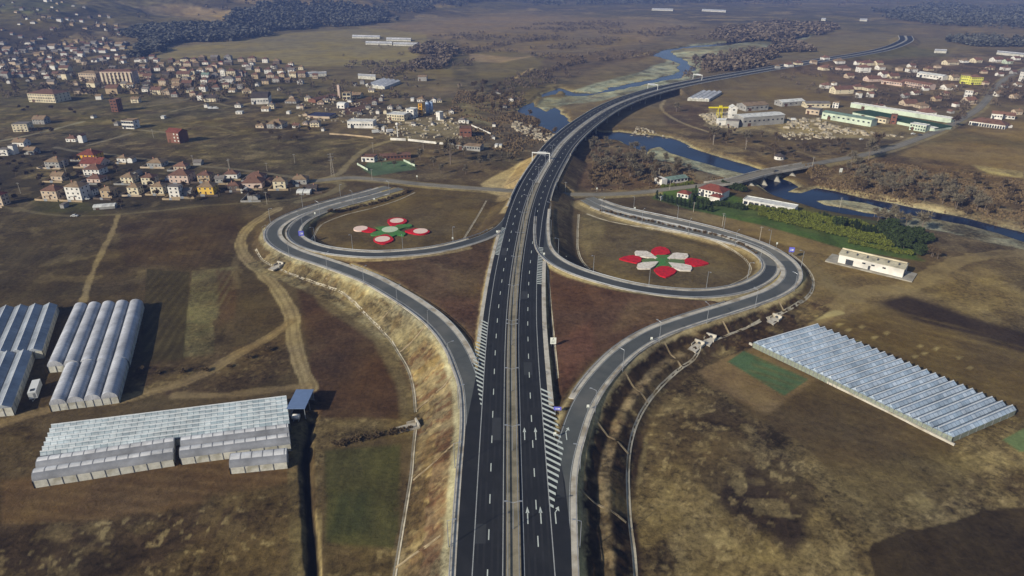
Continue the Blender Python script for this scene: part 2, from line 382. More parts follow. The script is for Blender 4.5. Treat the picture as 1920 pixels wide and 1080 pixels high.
field([(1500,350),(1600,356),(1720,372),(1850,408),(1960,432),(1960,440),(1840,414),(1700,385),(1560,358)], (132,116,84), .7, 2, 3)
field([(1820,308),(1920,322),(1920,334),(1850,325)], (140,126,90), .8, 2, 5)
# hedge park
field([(1222,372),(1240,350),(1330,352),(1420,380),(1560,405),(1700,420),(1745,455),(1735,490),(1590,470),(1440,425),(1300,395)], (60,80,32), .5, 2, 2)
field([(1400,372),(1500,385),(1620,412),(1700,430),(1690,445),(1560,425),(1420,395)], (80,78,30), .5, 3, 3)
field([(1200,385),(1300,395),(1440,425),(1590,470),(1590,490),(1440,450),(1300,412)], (104,88,62), .4, 2, 2)
field([(1720,425),(1800,440),(1920,470),(1920,500),(1760,500),(1720,480)], (88,72,50), .7, 3, 6)
# interchange islands
field([(588,434),(600,415),(650,398),(720,382),(780,356),(900,358),(955,372),(930,410),(880,440),(800,466),(700,475),(620,464)], (82,68,44), .45, 2, 2)
field([(640,490),(925,452),(918,500),(893,652),(868,612),(820,575),(740,525)], (78,58,43), .6, 3, 3)
field([(840,500),(905,500),(890,560),(840,545)], (92,74,48), .6, 5, 8, .6)
field([(810,560),(890,560),(890,620),(850,600)], (88,54,40), .6, 5, 8, .5)
field([(1086,392),(1110,400),(1200,420),(1300,442),(1390,468),(1420,500),(1405,530),(1330,548),(1240,545),(1150,525),(1100,500),(1080,450)], (86,72,48), .45, 2, 2)
field([(1090,400),(1140,412),(1130,440),(1100,480),(1085,450)], (108,96,66), .5, 4, 6, .5)
field([(1028,505),(1060,512),(1140,540),(1250,560),(1380,566),(1290,582),(1190,622),(1110,680),(1048,748),(1038,640)], (80,54,38), .6, 3, 3)
field([(1040,640),(1110,600),(1120,660),(1060,720)], (90,52,38), .6, 6, 8, .6)
field([(1180,565),(1340,568),(1240,600),(1150,620)], (96,74,48), .5, 5, 6, .6)
# left fields
field([(-300,400),(140,402),(230,402),(450,380),(470,440),(480,520),(545,600),(580,725),(400,745),(100,770),(-300,800)], (64,52,34), .6, 4, 4)
field([(-300,430),(190,420),(150,560),(-300,560)], (58,48,32), .6, 5, 8, .8)
field([(0,400),(60,395),(190,410),(185,440),(60,440),(0,430)], (70,60,36), .6, 5, 6, .8)
field([(220,420),(440,400),(450,470),(360,500),(240,500)], (56,42,30), .5, 4, 8, .8)
field([(275,505),(355,510),(345,700),(262,712)], (54,46,28), .3, 2, 2)
field([(360,508),(440,500),(432,560),(405,600),(350,606)], (88,82,58), .7, 2, 3)
field([(405,505),(445,505),(440,600),(410,610)], (70,52,34), .6, 3, 4)
field([(350,600),(400,602),(402,668),(345,668)], (88,86,62), .8, 2, 3, .7)
field([(250,690),(500,640),(540,620),(540,700),(430,740),(260,740)], (62,46,36), .8, 4, 5)
field([(560,540),(640,570),(720,620),(765,700),(778,790),(640,800),(596,780),(580,700)], (66,46,31), .6, 4, 5)
field([(585,545),(650,575),(745,665),(778,745),(770,800),(750,790),(745,720),(700,640),(600,572)], (92,80,60), .6, 3, 3)
# lower left
field([(-300,790),(60,790),(90,900),(540,880),(575,760),(600,800),(600,1500),(-300,1500)], (64,50,28), .7, 6, 6)
field([(0,900),(560,840),(560,900),(380,945),(150,985),(0,985)], (82,60,30), .3, 4, 6)
field([(-300,975),(120,985),(300,960),(420,950),(560,930),(560,1500),(-300,1500)], (58,44,30), 1, 6, 8)
field([(-300,985),(200,985),(260,1040),(180,1500),(-300,1500)], (44,33,24), .8, 8, 10, .8)
field([(380,930),(560,910),(556,1080),(420,1100)], (74,58,32), 1, 5, 8, .7)
field([(545,800),(572,790),(578,1500),(556,1500),(540,900)], (90,78,50), .8, 2, 3)
field([(592,790),(608,850),(604,950),(608,1500),(594,1500)], (112,98,70), .9, 2, 3)
field([(610,842),(750,836),(748,1000),(738,1050),(612,1020)], (66,64,34), .5, 3, 3)
field([(625,930),(700,920),(690,1000),(620,1010)], (44,50,32), .5, 8, 8, .7)
field([(612,1020),(740,1030),(730,1500),(612,1500)], (62,50,32), .9, 3, 5)
field([(570,785),(784,788),(780,812),(640,838),(580,842)], (96,82,56), .9, 3, 4)
track([(582,790),(573,850),(578,950),(583,1000),(588,1090),(590,1300)], 2.6, (30,25,22), .3, 1, .6)
# lower right
field([(1190,1500),(1186,900),(1200,800),(1260,730),(1330,670),(1420,640),(1790,830),(1900,780),(2600,1000),(2600,1500)], (108,92,56), .95, 4, 5)
field([(1350,700),(1420,650),(1790,830),(1770,900),(1640,960),(1500,830),(1380,760)], (76,60,32), .35, 3, 4)
field([(1310,695),(1400,650),(1530,712),(1440,775),(1340,730)], (104,84,54), .3, 3, 4)
field([(1365,678),(1395,658),(1516,712),(1470,742)], (64,88,66), .2, 1.5, 1)
field([(1880,824),(1925,800),(1960,800),(1960,850),(1910,845)], (90,108,74), .2, 1.5, 1)
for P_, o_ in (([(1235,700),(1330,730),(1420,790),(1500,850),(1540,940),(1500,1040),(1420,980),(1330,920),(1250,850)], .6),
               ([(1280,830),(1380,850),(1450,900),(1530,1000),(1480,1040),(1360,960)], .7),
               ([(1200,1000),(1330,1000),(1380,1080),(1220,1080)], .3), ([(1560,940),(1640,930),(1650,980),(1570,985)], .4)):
    field(P_, (46,35,32), .9, 10, 24, min(1, o_*1.25))  # shadow patches, painted as darker ground colour
field([(1540,880),(1760,840),(1860,850),(1800,930),(1640,1000),(1560,960)], (98,84,44), .7, 10, 12, .7)
field([(1640,1020),(1700,992),(1760,982),(1850,950),(2400,900),(2400,1500),(1670,1500)], (54,42,26), .5, 2, 18)
# right middle
field([(1490,470),(1560,480),(1720,520),(1960,480),(1960,640),(1700,560),(1560,600),(1480,600),(1520,540)], (104,88,60), .6, 4, 5)
field([(1720,540),(1960,500),(1960,640),(1780,590)], (104,88,54), .7, 3, 5)
field([(1560,600),(1640,580),(1700,580),(1960,660),(1960,800),(1900,770),(1560,612)], (84,68,38), .35, 3, 3)
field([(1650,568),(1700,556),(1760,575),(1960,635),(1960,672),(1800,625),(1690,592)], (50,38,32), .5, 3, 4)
field([(1480,575),(1560,555),(1620,575),(1560,605),(1450,640)], (96,80,60), .6, 3, 4)
for q in ((1615,612),(1640,632),(1662,624),(1727,648),(1716,668),(1735,662),(1758,652),(1590,618),(1608,640),(1573,608),(1800,670),(1820,690)):
    field([(q[0]-7,q[1]),(q[0],q[1]-3),(q[0]+8,q[1]-1),(q[0],q[1]+4)], (132,118,84), .3, 1.5, 3)
# earth tracks
track([(448,470),(440,500),(446,540)], 3, (104,90,66), op=.5)
track([(222,403),(208,440),(190,475),(168,525),(155,565)], 3, (122,106,78), op=.95, edge=.5)
track([(520,392),(485,412),(458,436),(450,460),(468,490),(495,515),(525,550),(545,590),(552,640),(566,690),(582,728)], 6.5, (136,120,92), op=.95, edge=.5)
track([(545,603),(500,635),(430,672),(390,697),(320,724),(230,748),(100,765),(0,795),(-80,830)], 5.5, (124,104,72), op=.92, edge=.6)
track([(582,722),(500,732),(420,742),(330,742)], 4.5, (118,100,72), op=.8)
track([(0,388),(140,405),(222,402),(270,398),(360,388),(480,379),(560,371),(590,352)], 3.2, (96,86,68), op=.8)
track([(1322,650),(1265,700),(1222,755),(1198,820),(1190,900)], 5, (104,92,66), op=.7)
track([(1500,610),(1560,580),(1600,553),(1700,540),(1750,515),(1800,490),(1940,470)], 10, (118,102,72), op=.75, wob=3)
track([(1490,470),(1525,500),(1560,540),(1600,560)], 9, (108,94,70), op=.7, wob=3)
track([(1455,615),(1510,600),(1575,586)], 4, (148,136,104), op=.8)
track([(1246,188),(1240,202),(1262,222),(1290,235),(1330,248)], 4, (136,120,90), op=.9)
track([(1560,318),(1500,285),(1440,275)], 4, (112,98,72), op=.6)
track([(595,338),(625,330),(655,305),(700,274),(745,262),(800,266),(900,275),(990,283)], 6, (122,110,86), op=.85)
track([(600,340),(640,345),(620,362),(560,378)], 7, (112,102,80), op=.7)
track([(0,264),(60,252),(110,240),(155,228)], 5, (126,120,112), .2, .9)
track([(165,272),(205,262),(245,250)], 4.5, (124,116,106), .2, .85)
track([(104,276),(145,284),(190,288),(250,296),(300,302),(370,311),(420,316),(480,322),(560,334)], 4.5, (104,96,88), .2, .85)
track([(262,244),(310,248)], 4.5, (120,112,100), .2, .85)
track([(236,207),(300,196),(350,186),(390,176),(430,186)], 5, (112,104,90), .2, .85)
track([(322,209),(360,200),(400,194),(440,200),(480,190)], 4.5, (122,112,94), .2, .85)
track([(340,230),(400,238),(440,248)], 4, (104,96,78), .2, .7)
track([(960,150),(985,135),(998,128)], 6, (150,128,94), .2, .8)
track([(1180,108),(1215,99)], 6, (138,122,96), .2, .7)
track([(1745,125),(1770,108),(1800,85)], 8, (110,96,76), .2, .6)
for q_, w_ in (([(520,392),(485,412),(458,436),(450,460),(468,490),(495,515),(525,550),(545,590),(552,640),(566,690),(582,728)], 1.3), ([(545,603),(500,635),(430,672),(390,697),(320,724),(230,748),(100,765),(0,795)], 1.2)):
    P0_ = np.array([G(*p) for p in q_]); C_ = catmull(np.c_[P0_, np.zeros(len(P0_))], 6)[:, :2]
    lo = C_.min(0)-6; hi = C_.max(0)+6; m = (GX > lo[0]) & (GX < hi[0]) & (GY > lo[1]) & (GY < hi[1])
    d, _, _ = seg_dist(GX[m], GY[m], C_); d = d+.5*fbm(GX[m], GY[m], 9, 2, 5)
    al = np.zeros(PXv.shape); al[m] = (1-sstep(.3, .8, np.abs(d-1.5)))*.55; blend(al, (92,78,56), .3)
# embankments, verges and gravel, measured from the roads themselves
def along(path, off0, off1, c, s=.6, op=1.0, soft=.8, rng=None, wob=.6):
    C = path.C[::2]; sarr = path.s[::2]
    lo = C[:, :2].min(0)-40; hi = C[:, :2].max(0)+40
    m = (GX > lo[0]) & (GX < hi[0]) & (GY > lo[1]) & (GY < hi[1])
    if rng:
        k = (sarr >= rng[0]) & (sarr <= rng[1]); C = C[k]
        if len(C) < 2: return
    d, idx, side = seg_dist(GX[m], GY[m], C)
    d = d*side
    n_ = wob*2*fbm(GX[m], GY[m], 4, 3, 91)
    al = np.zeros(PXv.shape)
    inner = sstep(off0-soft, off0+soft, d+n_)*(1-sstep(off1-soft, off1+soft, d+n_))
    inner[(idx <= 0) | (idx >= len(C)-1.01)] = 0
    al[m] = inner*op
    blend(al, c, s)
S_L0, S_L1 = 0, LRAMP.near(640,503,5.5)
along(LRAMP, 5, 21, (102,90,75), .9, 1, rng=(0, LRAMP.near(530,465,4)))
along(LRAMP, 5, 22, (124,114,92), .85, .85, rng=(LRAMP.near(835,625,7), LRAMP.near(530,462,4)))
along(LRAMP, 8, 17, (92,66,46), 1, .5, rng=(0, LRAMP.near(889,790,8)), wob=4)
along(LRAMP, 4.5, 7.2, (142,138,128), .7, .85)
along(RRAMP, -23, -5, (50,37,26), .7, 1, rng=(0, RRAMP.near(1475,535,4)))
along(RRAMP, -7, -4.5, (150,136,108), .5, .9)
along(RRAMP, -15.2, -11.6, (134,116,90), .7, .9, rng=(0, RRAMP.near(1240,620,7)))
along(RRAMP, 4.5, 6.5, (146,132,104), .5, .8, rng=(RRAMP.near(1060,850,8), RRAMP.L))
along(LRAMP, -6.8, -4.5, (146,132,104), .5, .8, rng=(LRAMP.near(886,730,8), LRAMP.L))
for L_ in (LLOOP, RLOOP):
    along(L_, -6.8, -4.3, (150,138,110), .5, .8, rng=(60, L_.L))
    along(L_, 4.3, 7.0, (134,120,96), .5, .8, rng=(60, L_.L))
along(MW, 12.2, 15.2, (158,142,112), .5, .9, rng=(MW.near(960,780), MW.near(985,420)))
along(MW, -15.2, -12.2, (150,136,108), .5, .9, rng=(MW.near(960,740), MW.near(985,420)))
along(LRAMP, -20, 8, (140,126,98), .5, .5, rng=(LRAMP.near(640,375,1.5), LRAMP.L))
along(RRAMP, 0, 20, (140,126,98), .5, .45, rng=(RRAMP.near(1255,412,1.5), RRAMP.L))
along(LOCAL, -7, 7, (122,110,84), .5, .7, rng=(0, LOCAL.near(1235,356,1)))
along(MW, 14, 26, (140,118,80), .7, .8, rng=(MW.near(1000,360), MW.near(1047,290)))
along(MW, -26, -14, (96,78,54), .7, .9, rng=(MW.near(985,440), MW.near(1047,290)))
along(LOCAL, -8, 8, (126,114,90), .4, .7, rng=(LOCAL.near(1560,301), LOCAL.L))
# river gravel and beds
for P in BARS:
    P = np.asarray(P); lo = P.min(0)-12; hi = P.max(0)+12
    m = (GX > lo[0]) & (GX < hi[0]) & (GY > lo[1]) & (GY < hi[1])
    al = np.zeros(PXv.shape); al[m] = sstep(-5, 2, poly_sd(GX[m], GY[m], P)+6*wn1[m]); blend(al, (138,146,148), .8)
for P_, c_, o_ in (([(1235,96),(1290,84),(1370,76),(1440,66),(1530,64),(1500,78),(1400,94),(1320,114),(1306,145),(1220,166),(1130,188),(1060,196),(1065,172),(1110,158),(1180,140),(1240,128),(1250,112)], (134,140,138), .85),):
    field(P_, c_, .9, 2, 7, o_)
rim = np.clip(1-np.abs(HZ+2.2)/.9, 0, 1)*(GY > 250)*(wn1 > -.12)
blend(np.clip(rim*1.6, 0, .85), (146,136,110), .8)
blend((HZ < -2.75)*(GY > 250)*1.0, (44,46,44), .2)

# gullies and ledges on the two embankments
def rills(path, o0, o1, c, thr, seed, ls, ld_, rng, op=.8, s_=1):
    C = path.C[::2]; sarr = path.s[::2]; k = (sarr >= rng[0]) & (sarr <= rng[1]); C = C[k]; sarr = sarr[k]
    lo = C[:, :2].min(0)-30; hi = C[:, :2].max(0)+30
    m = (GX > lo[0]) & (GX < hi[0]) & (GY > lo[1]) & (GY < hi[1])
    d, idx, side = seg_dist(GX[m], GY[m], C); ss = np.interp(idx, np.arange(len(C)), sarr); d = d*side
    n = fbm(ss+d*.35, d, 1, 1, seed)*0+fbm((ss+d*.35)/ls, d/ld_, 1, 4, seed)
    a = sstep(thr, thr+.09, n)*sstep(o0, o0+1.5, d)*(1-sstep(o1-2, o1, d))*op
    a[(idx <= 0) | (idx >= len(C)-1.01)] = 0
    al = np.zeros(PXv.shape); al[m] = a; blend(al, c, s_)
L_lo = (0, LRAMP.near(530,465,4)); L_near = (0, LRAMP.near(835,625,7)); L_up = (LRAMP.near(870,690,7), LRAMP.near(530,465,4))
rills(LRAMP, 7, 22, (84,58,40), .0, 11, 2.2, 7, L_near, .85)
rills(LRAMP, 6, 20, (142,126,98), .12, 12, 1.6, 7, L_near, .5)
rills(LRAMP, 6, 20, (104,86,56), .04, 13, 4, 5, L_up, .75)
rills(LRAMP, 5, 16, (154,140,110), .10, 14, 3, 6, L_up, .55)
rills(LRAMP, 16, 24, (98,86,64), .0, 15, 7, 5, L_lo, .6)
R_all = (0, RRAMP.near(1475,535,4))
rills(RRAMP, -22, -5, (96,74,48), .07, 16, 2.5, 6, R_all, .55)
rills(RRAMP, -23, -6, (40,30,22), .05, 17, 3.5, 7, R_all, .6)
rills(RRAMP, -9, -5, (150,132,98), .02, 18, 3, 2, R_all, .6)
# ploughed and mown stripes inside some plots
def furrows(pts, ang, per, c, op):
    P = np.array([G(*p) for p in pts]); lo = P.min(0); hi = P.max(0)
    m = (GX > lo[0]) & (GX < hi[0]) & (GY > lo[1]) & (GY < hi[1]); x, y = GX[m], GY[m]
    u = x*math.cos(ang)+y*math.sin(ang)+1.6*fbm(x, y, 30, 3, 7)*2
    a = (0.5+.5*np.sin(u*6.283/per))**2*sstep(-1, 2, poly_sd(x, y, P))*op*(.5+1.2*np.clip(fbm(x, y, 14, 3, 8)+.4, 0, 1))
    al = np.zeros(PXv.shape); al[m] = a; blend(al, c, .5)
furrows([(0,900),(560,840),(560,900),(380,945),(150,985),(0,985)], 1.45, 4.5, (104,80,44), .45)
furrows([(275,510),(355,510),(345,700),(262,712)], .1, 4, (74,64,40), .5)
furrows([(360,508),(440,500),(432,560),(405,600),(350,606)], .1, 3.5, (104,98,70), .5)
furrows([(610,842),(750,836),(748,1000),(738,1050),(612,1020)], .0, 5, (84,80,44), .18)
furrows([(380,930),(560,910),(556,1080),(420,1100)], .0, 4, (92,76,44), .5)
furrows([(1380,750),(1420,650),(1790,830),(1770,900),(1640,960)], .95, 5, (92,76,42), .4)
furrows([(1560,600),(1640,580),(1700,580),(1960,660),(1960,800),(1900,770),(1560,612)], .95, 6, (100,84,50), .4)
furrows([(0,430),(190,420),(150,560),(0,560)], .3, 6, (72,62,38), .4)
furrows([(240,410),(440,400),(450,470),(360,500),(240,500)], .2, 5, (72,56,38), .4)
# patches of taller growth and of worn turf, with edges of their own
def patches(scale, thr, edge, c, op, seed, mask=None, amp=1.0, smin=.5):
    n = fbm(GX+9*fbm(GX, GY, 14, 2, seed+40), GY, scale, 5, seed)
    a = sstep(thr, thr+edge, n)*op*np.clip((scr-smin)/.35, 0, 1)
    if mask is not None: a = a*mask
    blend(a, c, None)
near_ = (GY < 420)*1.0; mid_ = ((GY >= 300) & (GY < 900))*1.0; far_ = (GY > 800)*1.0
offroad = (HZ < 3.5)*1.0
patches(26, .07, .05, (60,46,34), .55, 201, near_*offroad); patches(17, .12, .05, (122,106,72), .32, 202, near_*offroad*(GX > 0)); patches(13, .12, .05, (92,76,46), .4, 222, near_*offroad*(GX < 0))
patches(7, .11, .05, (66,50,36), .4, 203, near_*offroad); patches(9, .13, .05, (134,118,82), .38, 204, near_*offroad*(GX > 0)); patches(9, .13, .05, (100,84,54), .4, 224, near_*offroad*(GX < 0))
patches(60, .05, .04, (90,74,42), .4, 205, near_*offroad)
patches(40, .07, .05, (62,50,40), .5, 206, mid_); patches(22, .10, .05, (122,106,78), .4, 207, mid_); patches(9, .12, .05, (130,114,84), .3, 217, mid_, smin=.4); patches(14, .10, .05, (64,50,38), .45, 208, mid_)
patches(120, .05, .05, (64,54,46), .6, 209, far_, smin=.35); patches(70, .09, .05, (132,114,86), .5, 210, far_, smin=.3); patches(260, .03, .05, (78,72,46), .5, 211, far_, smin=.2)
patches(3.2, .12, .06, (40,30,22), .4, 212, near_*offroad, smin=.6); patches(2.6, .14, .06, (150,132,94), .4, 213, near_*offroad, smin=.6)
lumin = 1+.42*fbm(GX, GY, 5, 4, 61)*(GY < 700)+.22*fbm(GX, GY, 45, 3, 62)
colr *= np.clip(lumin, .5, 1.6)[..., None]
colr *= np.array([1.20, 1.15, .72])
gv = np.stack([GX.ravel(), GY.ravel(), HZ.ravel()], 1)
ii = np.arange(nr*nc).reshape(nr, nc)
q = np.stack([ii[:-1, :-1], ii[:-1, 1:], ii[1:, 1:], ii[1:, :-1]], -1).reshape(-1, 4)
me = bpy.data.meshes.new('ground')
me.vertices.add(len(gv)); me.vertices.foreach_set('co', gv.astype(np.float32).ravel())
me.loops.add(q.size); me.loops.foreach_set('vertex_index', q.astype(np.int32).ravel())
me.polygons.add(len(q)); me.polygons.foreach_set('loop_start', np.arange(0, q.size, 4, dtype=np.int32))
me.polygons.foreach_set('loop_total', np.full(len(q), 4, np.int32)) if False else None
me.update(calc_edges=True)
at = me.attributes.new('cover', 'FLOAT_COLOR', 'POINT')
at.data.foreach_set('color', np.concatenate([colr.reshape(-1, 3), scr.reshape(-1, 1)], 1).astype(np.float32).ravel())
me.polygons.foreach_set('use_smooth', np.ones(len(q), bool))
ground = bpy.data.objects.new('ground', me); COL.objects.link(ground); ground['kind'] = 'structure'
m = bpy.data.materials.new('ground'); m.use_nodes = True; T = m.node_tree; N = T.nodes; L = T.links
bs = N['Principled BSDF']; bs.inputs['Roughness'].default_value = .95; bs.inputs['Specular IOR Level'].default_value = .1
A = N.new('ShaderNodeAttribute'); A.attribute_name = 'cover'
TC = N.new('ShaderNodeTexCoord')
def noise_(scale, detail, rough=.6, dist=0):
    n = N.new('ShaderNodeTexNoise'); n.inputs['Scale'].default_value = scale; n.inputs['Detail'].default_value = detail
    n.inputs['Roughness'].default_value = rough; n.inputs['Distortion'].default_value = dist
    L.new(TC.outputs['Object'], n.inputs['Vector']); return n
def math_(op, a, b=None, c=None):
    n = N.new('ShaderNodeMath'); n.operation = op
    for i, v in enumerate((a, b, c)):
        if v is None: continue
        if isinstance(v, (int, float)): n.inputs[i].default_value = v
        else: L.new(v, n.inputs[i])
    return n.outputs[0]
n1 = noise_(.045, 8, .62, .4); n2 = noise_(.5, 9, .74, .3); n3 = noise_(.009, 5, .6, .5)
def rng_(o, lo, hi, a, b):
    r = N.new('ShaderNodeMapRange'); L.new(o, r.inputs[0])
    for i, v in enumerate((lo, hi, a, b)): r.inputs[i+1].default_value = v
    return r.outputs[0]
a1 = rng_(n1.outputs['Fac'], .3, .7, -1, 1); a2 = rng_(n2.outputs['Fac'], .3, .7, -1, 1); a3 = rng_(n3.outputs['Fac'], .35, .65, -1, 1)
s1 = math_('ADD', math_('MULTIPLY', a1, .30), math_('ADD', math_('MULTIPLY', a2, .34), math_('MULTIPLY', a3, .14)))
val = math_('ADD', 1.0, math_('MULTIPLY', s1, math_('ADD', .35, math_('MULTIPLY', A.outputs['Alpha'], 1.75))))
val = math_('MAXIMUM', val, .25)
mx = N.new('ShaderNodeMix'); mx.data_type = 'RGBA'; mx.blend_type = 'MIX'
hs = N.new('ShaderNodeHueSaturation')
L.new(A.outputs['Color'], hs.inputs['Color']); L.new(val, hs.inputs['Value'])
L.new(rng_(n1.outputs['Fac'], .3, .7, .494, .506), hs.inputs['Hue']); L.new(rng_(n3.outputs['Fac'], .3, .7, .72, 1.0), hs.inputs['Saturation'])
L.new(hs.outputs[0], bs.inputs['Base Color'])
bp = N.new('ShaderNodeBump'); bp.inputs['Strength'].default_value = .8; bp.inputs['Distance'].default_value = .45
L.new(n2.outputs['Fac'], bp.inputs['Height']); L.new(bp.outputs[0], bs.inputs['Normal'])
me.materials.append(m)
# ------------------------------------------------------------------ materials
MATS = {}
def mat(name, c, rough=.8, var=.12, scale=.6, metal=0.0, spec=.3, bump=0.0, dirt=None, stripes=None):
    """procedural surface: a base colour broken by two noises, optional dirt colour and ribs"""
    key = (name, c)
    if key in MATS: return MATS[key]
    m = bpy.data.materials.new(name); m.use_nodes = True; T = m.node_tree; N = T.nodes; L = T.links
    b = N['Principled BSDF']; b.inputs['Roughness'].default_value = rough; b.inputs['Metallic'].default_value = metal
    b.inputs['Specular IOR Level'].default_value = spec
    tc = N.new('ShaderNodeTexCoord')
    n = N.new('ShaderNodeTexNoise'); n.inputs['Scale'].default_value = scale; n.inputs['Detail'].default_value = 6; n.inputs['Roughness'].default_value = .65
    L.new(tc.outputs['Object'], n.inputs['Vector'])
    r = N.new('ShaderNodeMapRange'); r.inputs[1].default_value = .3; r.inputs[2].default_value = .7
    r.inputs[3].default_value = 1-var; r.inputs[4].default_value = 1+var; L.new(n.outputs['Fac'], r.inputs[0])
    mx = N.new('ShaderNodeMix'); mx.data_type = 'RGBA'; mx.blend_type = 'MULTIPLY'; mx.inputs['Factor'].default_value = 1
    mx.inputs['A'].default_value = (*lin(c), 1)
    cb = N.new('ShaderNodeCombineColor')
    for i in range(3): L.new(r.outputs[0], cb.inputs[i])
    L.new(cb.outputs[0], mx.inputs['B']); last = mx.outputs['Result']
    if dirt:
        n2 = N.new('ShaderNodeTexNoise'); n2.inputs['Scale'].default_value = scale*.37; n2.inputs['Detail'].default_value = 7
        L.new(tc.outputs['Object'], n2.inputs['Vector'])
        r2 = N.new('ShaderNodeMapRange'); r2.inputs[1].default_value = .48; r2.inputs[2].default_value = .68; L.new(n2.outputs['Fac'], r2.inputs[0])
        m2 = N.new('ShaderNodeMix'); m2.data_type = 'RGBA'; L.new(r2.outputs[0], m2.inputs['Factor']); L.new(last, m2.inputs['A'])
        m2.inputs['B'].default_value = (*lin(dirt), 1); last = m2.outputs['Result']
    L.new(last, b.inputs['Base Color'])
    if bump:
        bp = N.new('ShaderNodeBump'); bp.inputs['Strength'].default_value = bump; bp.inputs['Distance'].default_value = .1
        L.new(n.outputs['Fac'], bp.inputs['Height']); L.new(bp.outputs[0], b.inputs['Normal'])
    MATS[key] = m
    return m
M_ASPH = mat('asphalt_dark', (29,31,34), .85, .14, .35, dirt=(37,38,40))
M_ASPH2 = mat('asphalt_worn', (84,86,84), .9, .12, .25, dirt=(104,102,95))
M_ASPH3 = mat('asphalt_old', (118,112,98), .92, .14, .2, dirt=(98,94,84))
M_PAINT = mat('road_paint', (184,190,182), .7, .12, 1.5)
M_PAINT2 = mat('road_paint_worn', (150,152,150), .7, .2, 1.2)
M_CONC = mat('concrete', (150,145,132), .9, .14, .4, dirt=(118,112,98))
M_CONCL = mat('concrete_pale', (180,174,160), .9, .16, .5, dirt=(142,132,114))
M_MEDIAN = mat('median_gravel', (132,124,104), .95, .2, .5, dirt=(104,98,80))
M_STEEL = mat('galvanised_steel', (168,172,176), .45, .08, 1, metal=.6)
M_DARKST = mat('dark_steel', (70,74,80), .5, .08, 1, metal=.5)

# ------------------------------------------------------------------ mesh collector
class MB:
    def __init__(s): s.v = []; s.f = []
    def face(s, pts):
        k = len(s.v); s.v += [tuple(p) for p in pts]; s.f.append(tuple(range(k, k+len(pts))))
    def box(s, x0, x1, y0, y1, z0, z1, M=None):
        P = [(x0,y0,z0),(x1,y0,z0),(x1,y1,z0),(x0,y1,z0),(x0,y0,z1),(x1,y0,z1),(x1,y1,z1),(x0,y1,z1)]
        if M: P = [M(p) for p in P]
        k = len(s.v); s.v += P
        for q in ((0,3,2,1),(4,5,6,7),(0,1,5,4),(1,2,6,5),(2,3,7,6),(3,0,4,7)): s.f.append(tuple(k+i for i in q))
    def prism(s, poly, z0, z1):
        k = len(s.v); n = len(poly)
        s.v += [(x, y, z0) for x, y in poly]+[(x, y, z1) for x, y in poly]
        s.f.append(tuple(range(k+n-1, k-1, -1))); s.f.append(tuple(range(k+n, k+2*n)))
        for i in range(n):
            j = (i+1) % n; s.f.append((k+i, k+j, k+n+j, k+n+i))
    def tube(s, a, b, r0, r1=None, n=6):
        r1 = r0 if r1 is None else r1
        a = Vector(a); b = Vector(b); d = (b-a).normalized()
        u = d.orthogonal().normalized(); w = d.cross(u); k = len(s.v)
        for p, r in ((a, r0), (b, r1)):
            for i in range(n):
                t = 2*math.pi*i/n; s.v.append(tuple(p+u*(math.cos(t)*r)+w*(math.sin(t)*r)))
        for i in range(n): j = (i+1) % n; s.f.append((k+i, k+j, k+n+j, k+n+i))
        s.f.append(tuple(range(k+n-1, k-1, -1))); s.f.append(tuple(range(k+n, k+2*n)))
    def loft(s, rings, closed=True, caps=True):
        k = len(s.v); n = len(rings[0])
        for r in rings: s.v += [tuple(p) for p in r]
        for a in range(len(rings)-1):
            for i in range(n if closed else n-1):
                j = (i+1) % n
                s.f.append((k+a*n+i, k+a*n+j, k+(a+1)*n+j, k+(a+1)*n+i))
        if closed and caps:
            s.f.append(tuple(range(k+n-1, k-1, -1))); s.f.append(tuple(k+(len(rings)-1)*n+i for i in range(n)))
    def build(s, name, m, parent=None, smooth=False):
        me = bpy.data.meshes.new(name); me.from_pydata(s.v, [], s.f); me.update()
        if m: me.materials.append(m)
        if smooth: me.polygons.foreach_set('use_smooth', [True]*len(me.polygons))
        o = bpy.data.objects.new(name, me); COL.objects.link(o)
        if parent: o.parent = parent
        return o
def tag(o, label=None, cat=None, group=None, kind=None):
    if label: o['label'] = label
    if cat: o['category'] = cat
    if group: o['group'] = group
    if kind: o['kind'] = kind
    return o
def empty(name, loc, rz=0, label=None, cat=None, group=None):
    o = bpy.data.objects.new(name, None); COL.objects.link(o); o.location = loc; o.rotation_euler = (0, 0, rz)
    o.empty_display_size = .5
    return tag(o, label, cat, group)
def copy_tree(o, parent=None):
    c = o.copy(); COL.objects.link(c); c.parent = parent
    for ch in list(o.children): copy_tree(ch, c)
    return c
def svals(s0, s1, step):
    n = max(1, int(math.ceil((s1-s0)/step))); return [s0+(s1-s0)*i/n for i in range(n+1)]
def fn(v, s): return v(s) if callable(v) else v
def ribbon(mb, path, s0, s1, o0, o1, dz, th=.25, step=3.0):
    """a slab following the path between two lateral offsets (o0 > o1, metres to the left)"""
    rings = []
    for s in svals(s0, s1, step):
        a = path.at(s, fn(o0, s), fn(dz, s)); b = path.at(s, fn(o1, s), fn(dz, s))
        rings.append([a, b, (b[0], b[1], b[2]-th), (a[0], a[1], a[2]-th)])
    mb.loft(rings)
def line(mb, path, s0, s1, o, w, dz, step=3.0):
    k = len(mb.v); S = svals(s0, s1, step)
    for s in S:
        mb.v.append(path.at(s, fn(o, s)+w/2, dz)); mb.v.append(path.at(s, fn(o, s)-w/2, dz))
    for i in range(len(S)-1): mb.f.append((k+2*i, k+2*i+1, k+2*i+3, k+2*i+2))
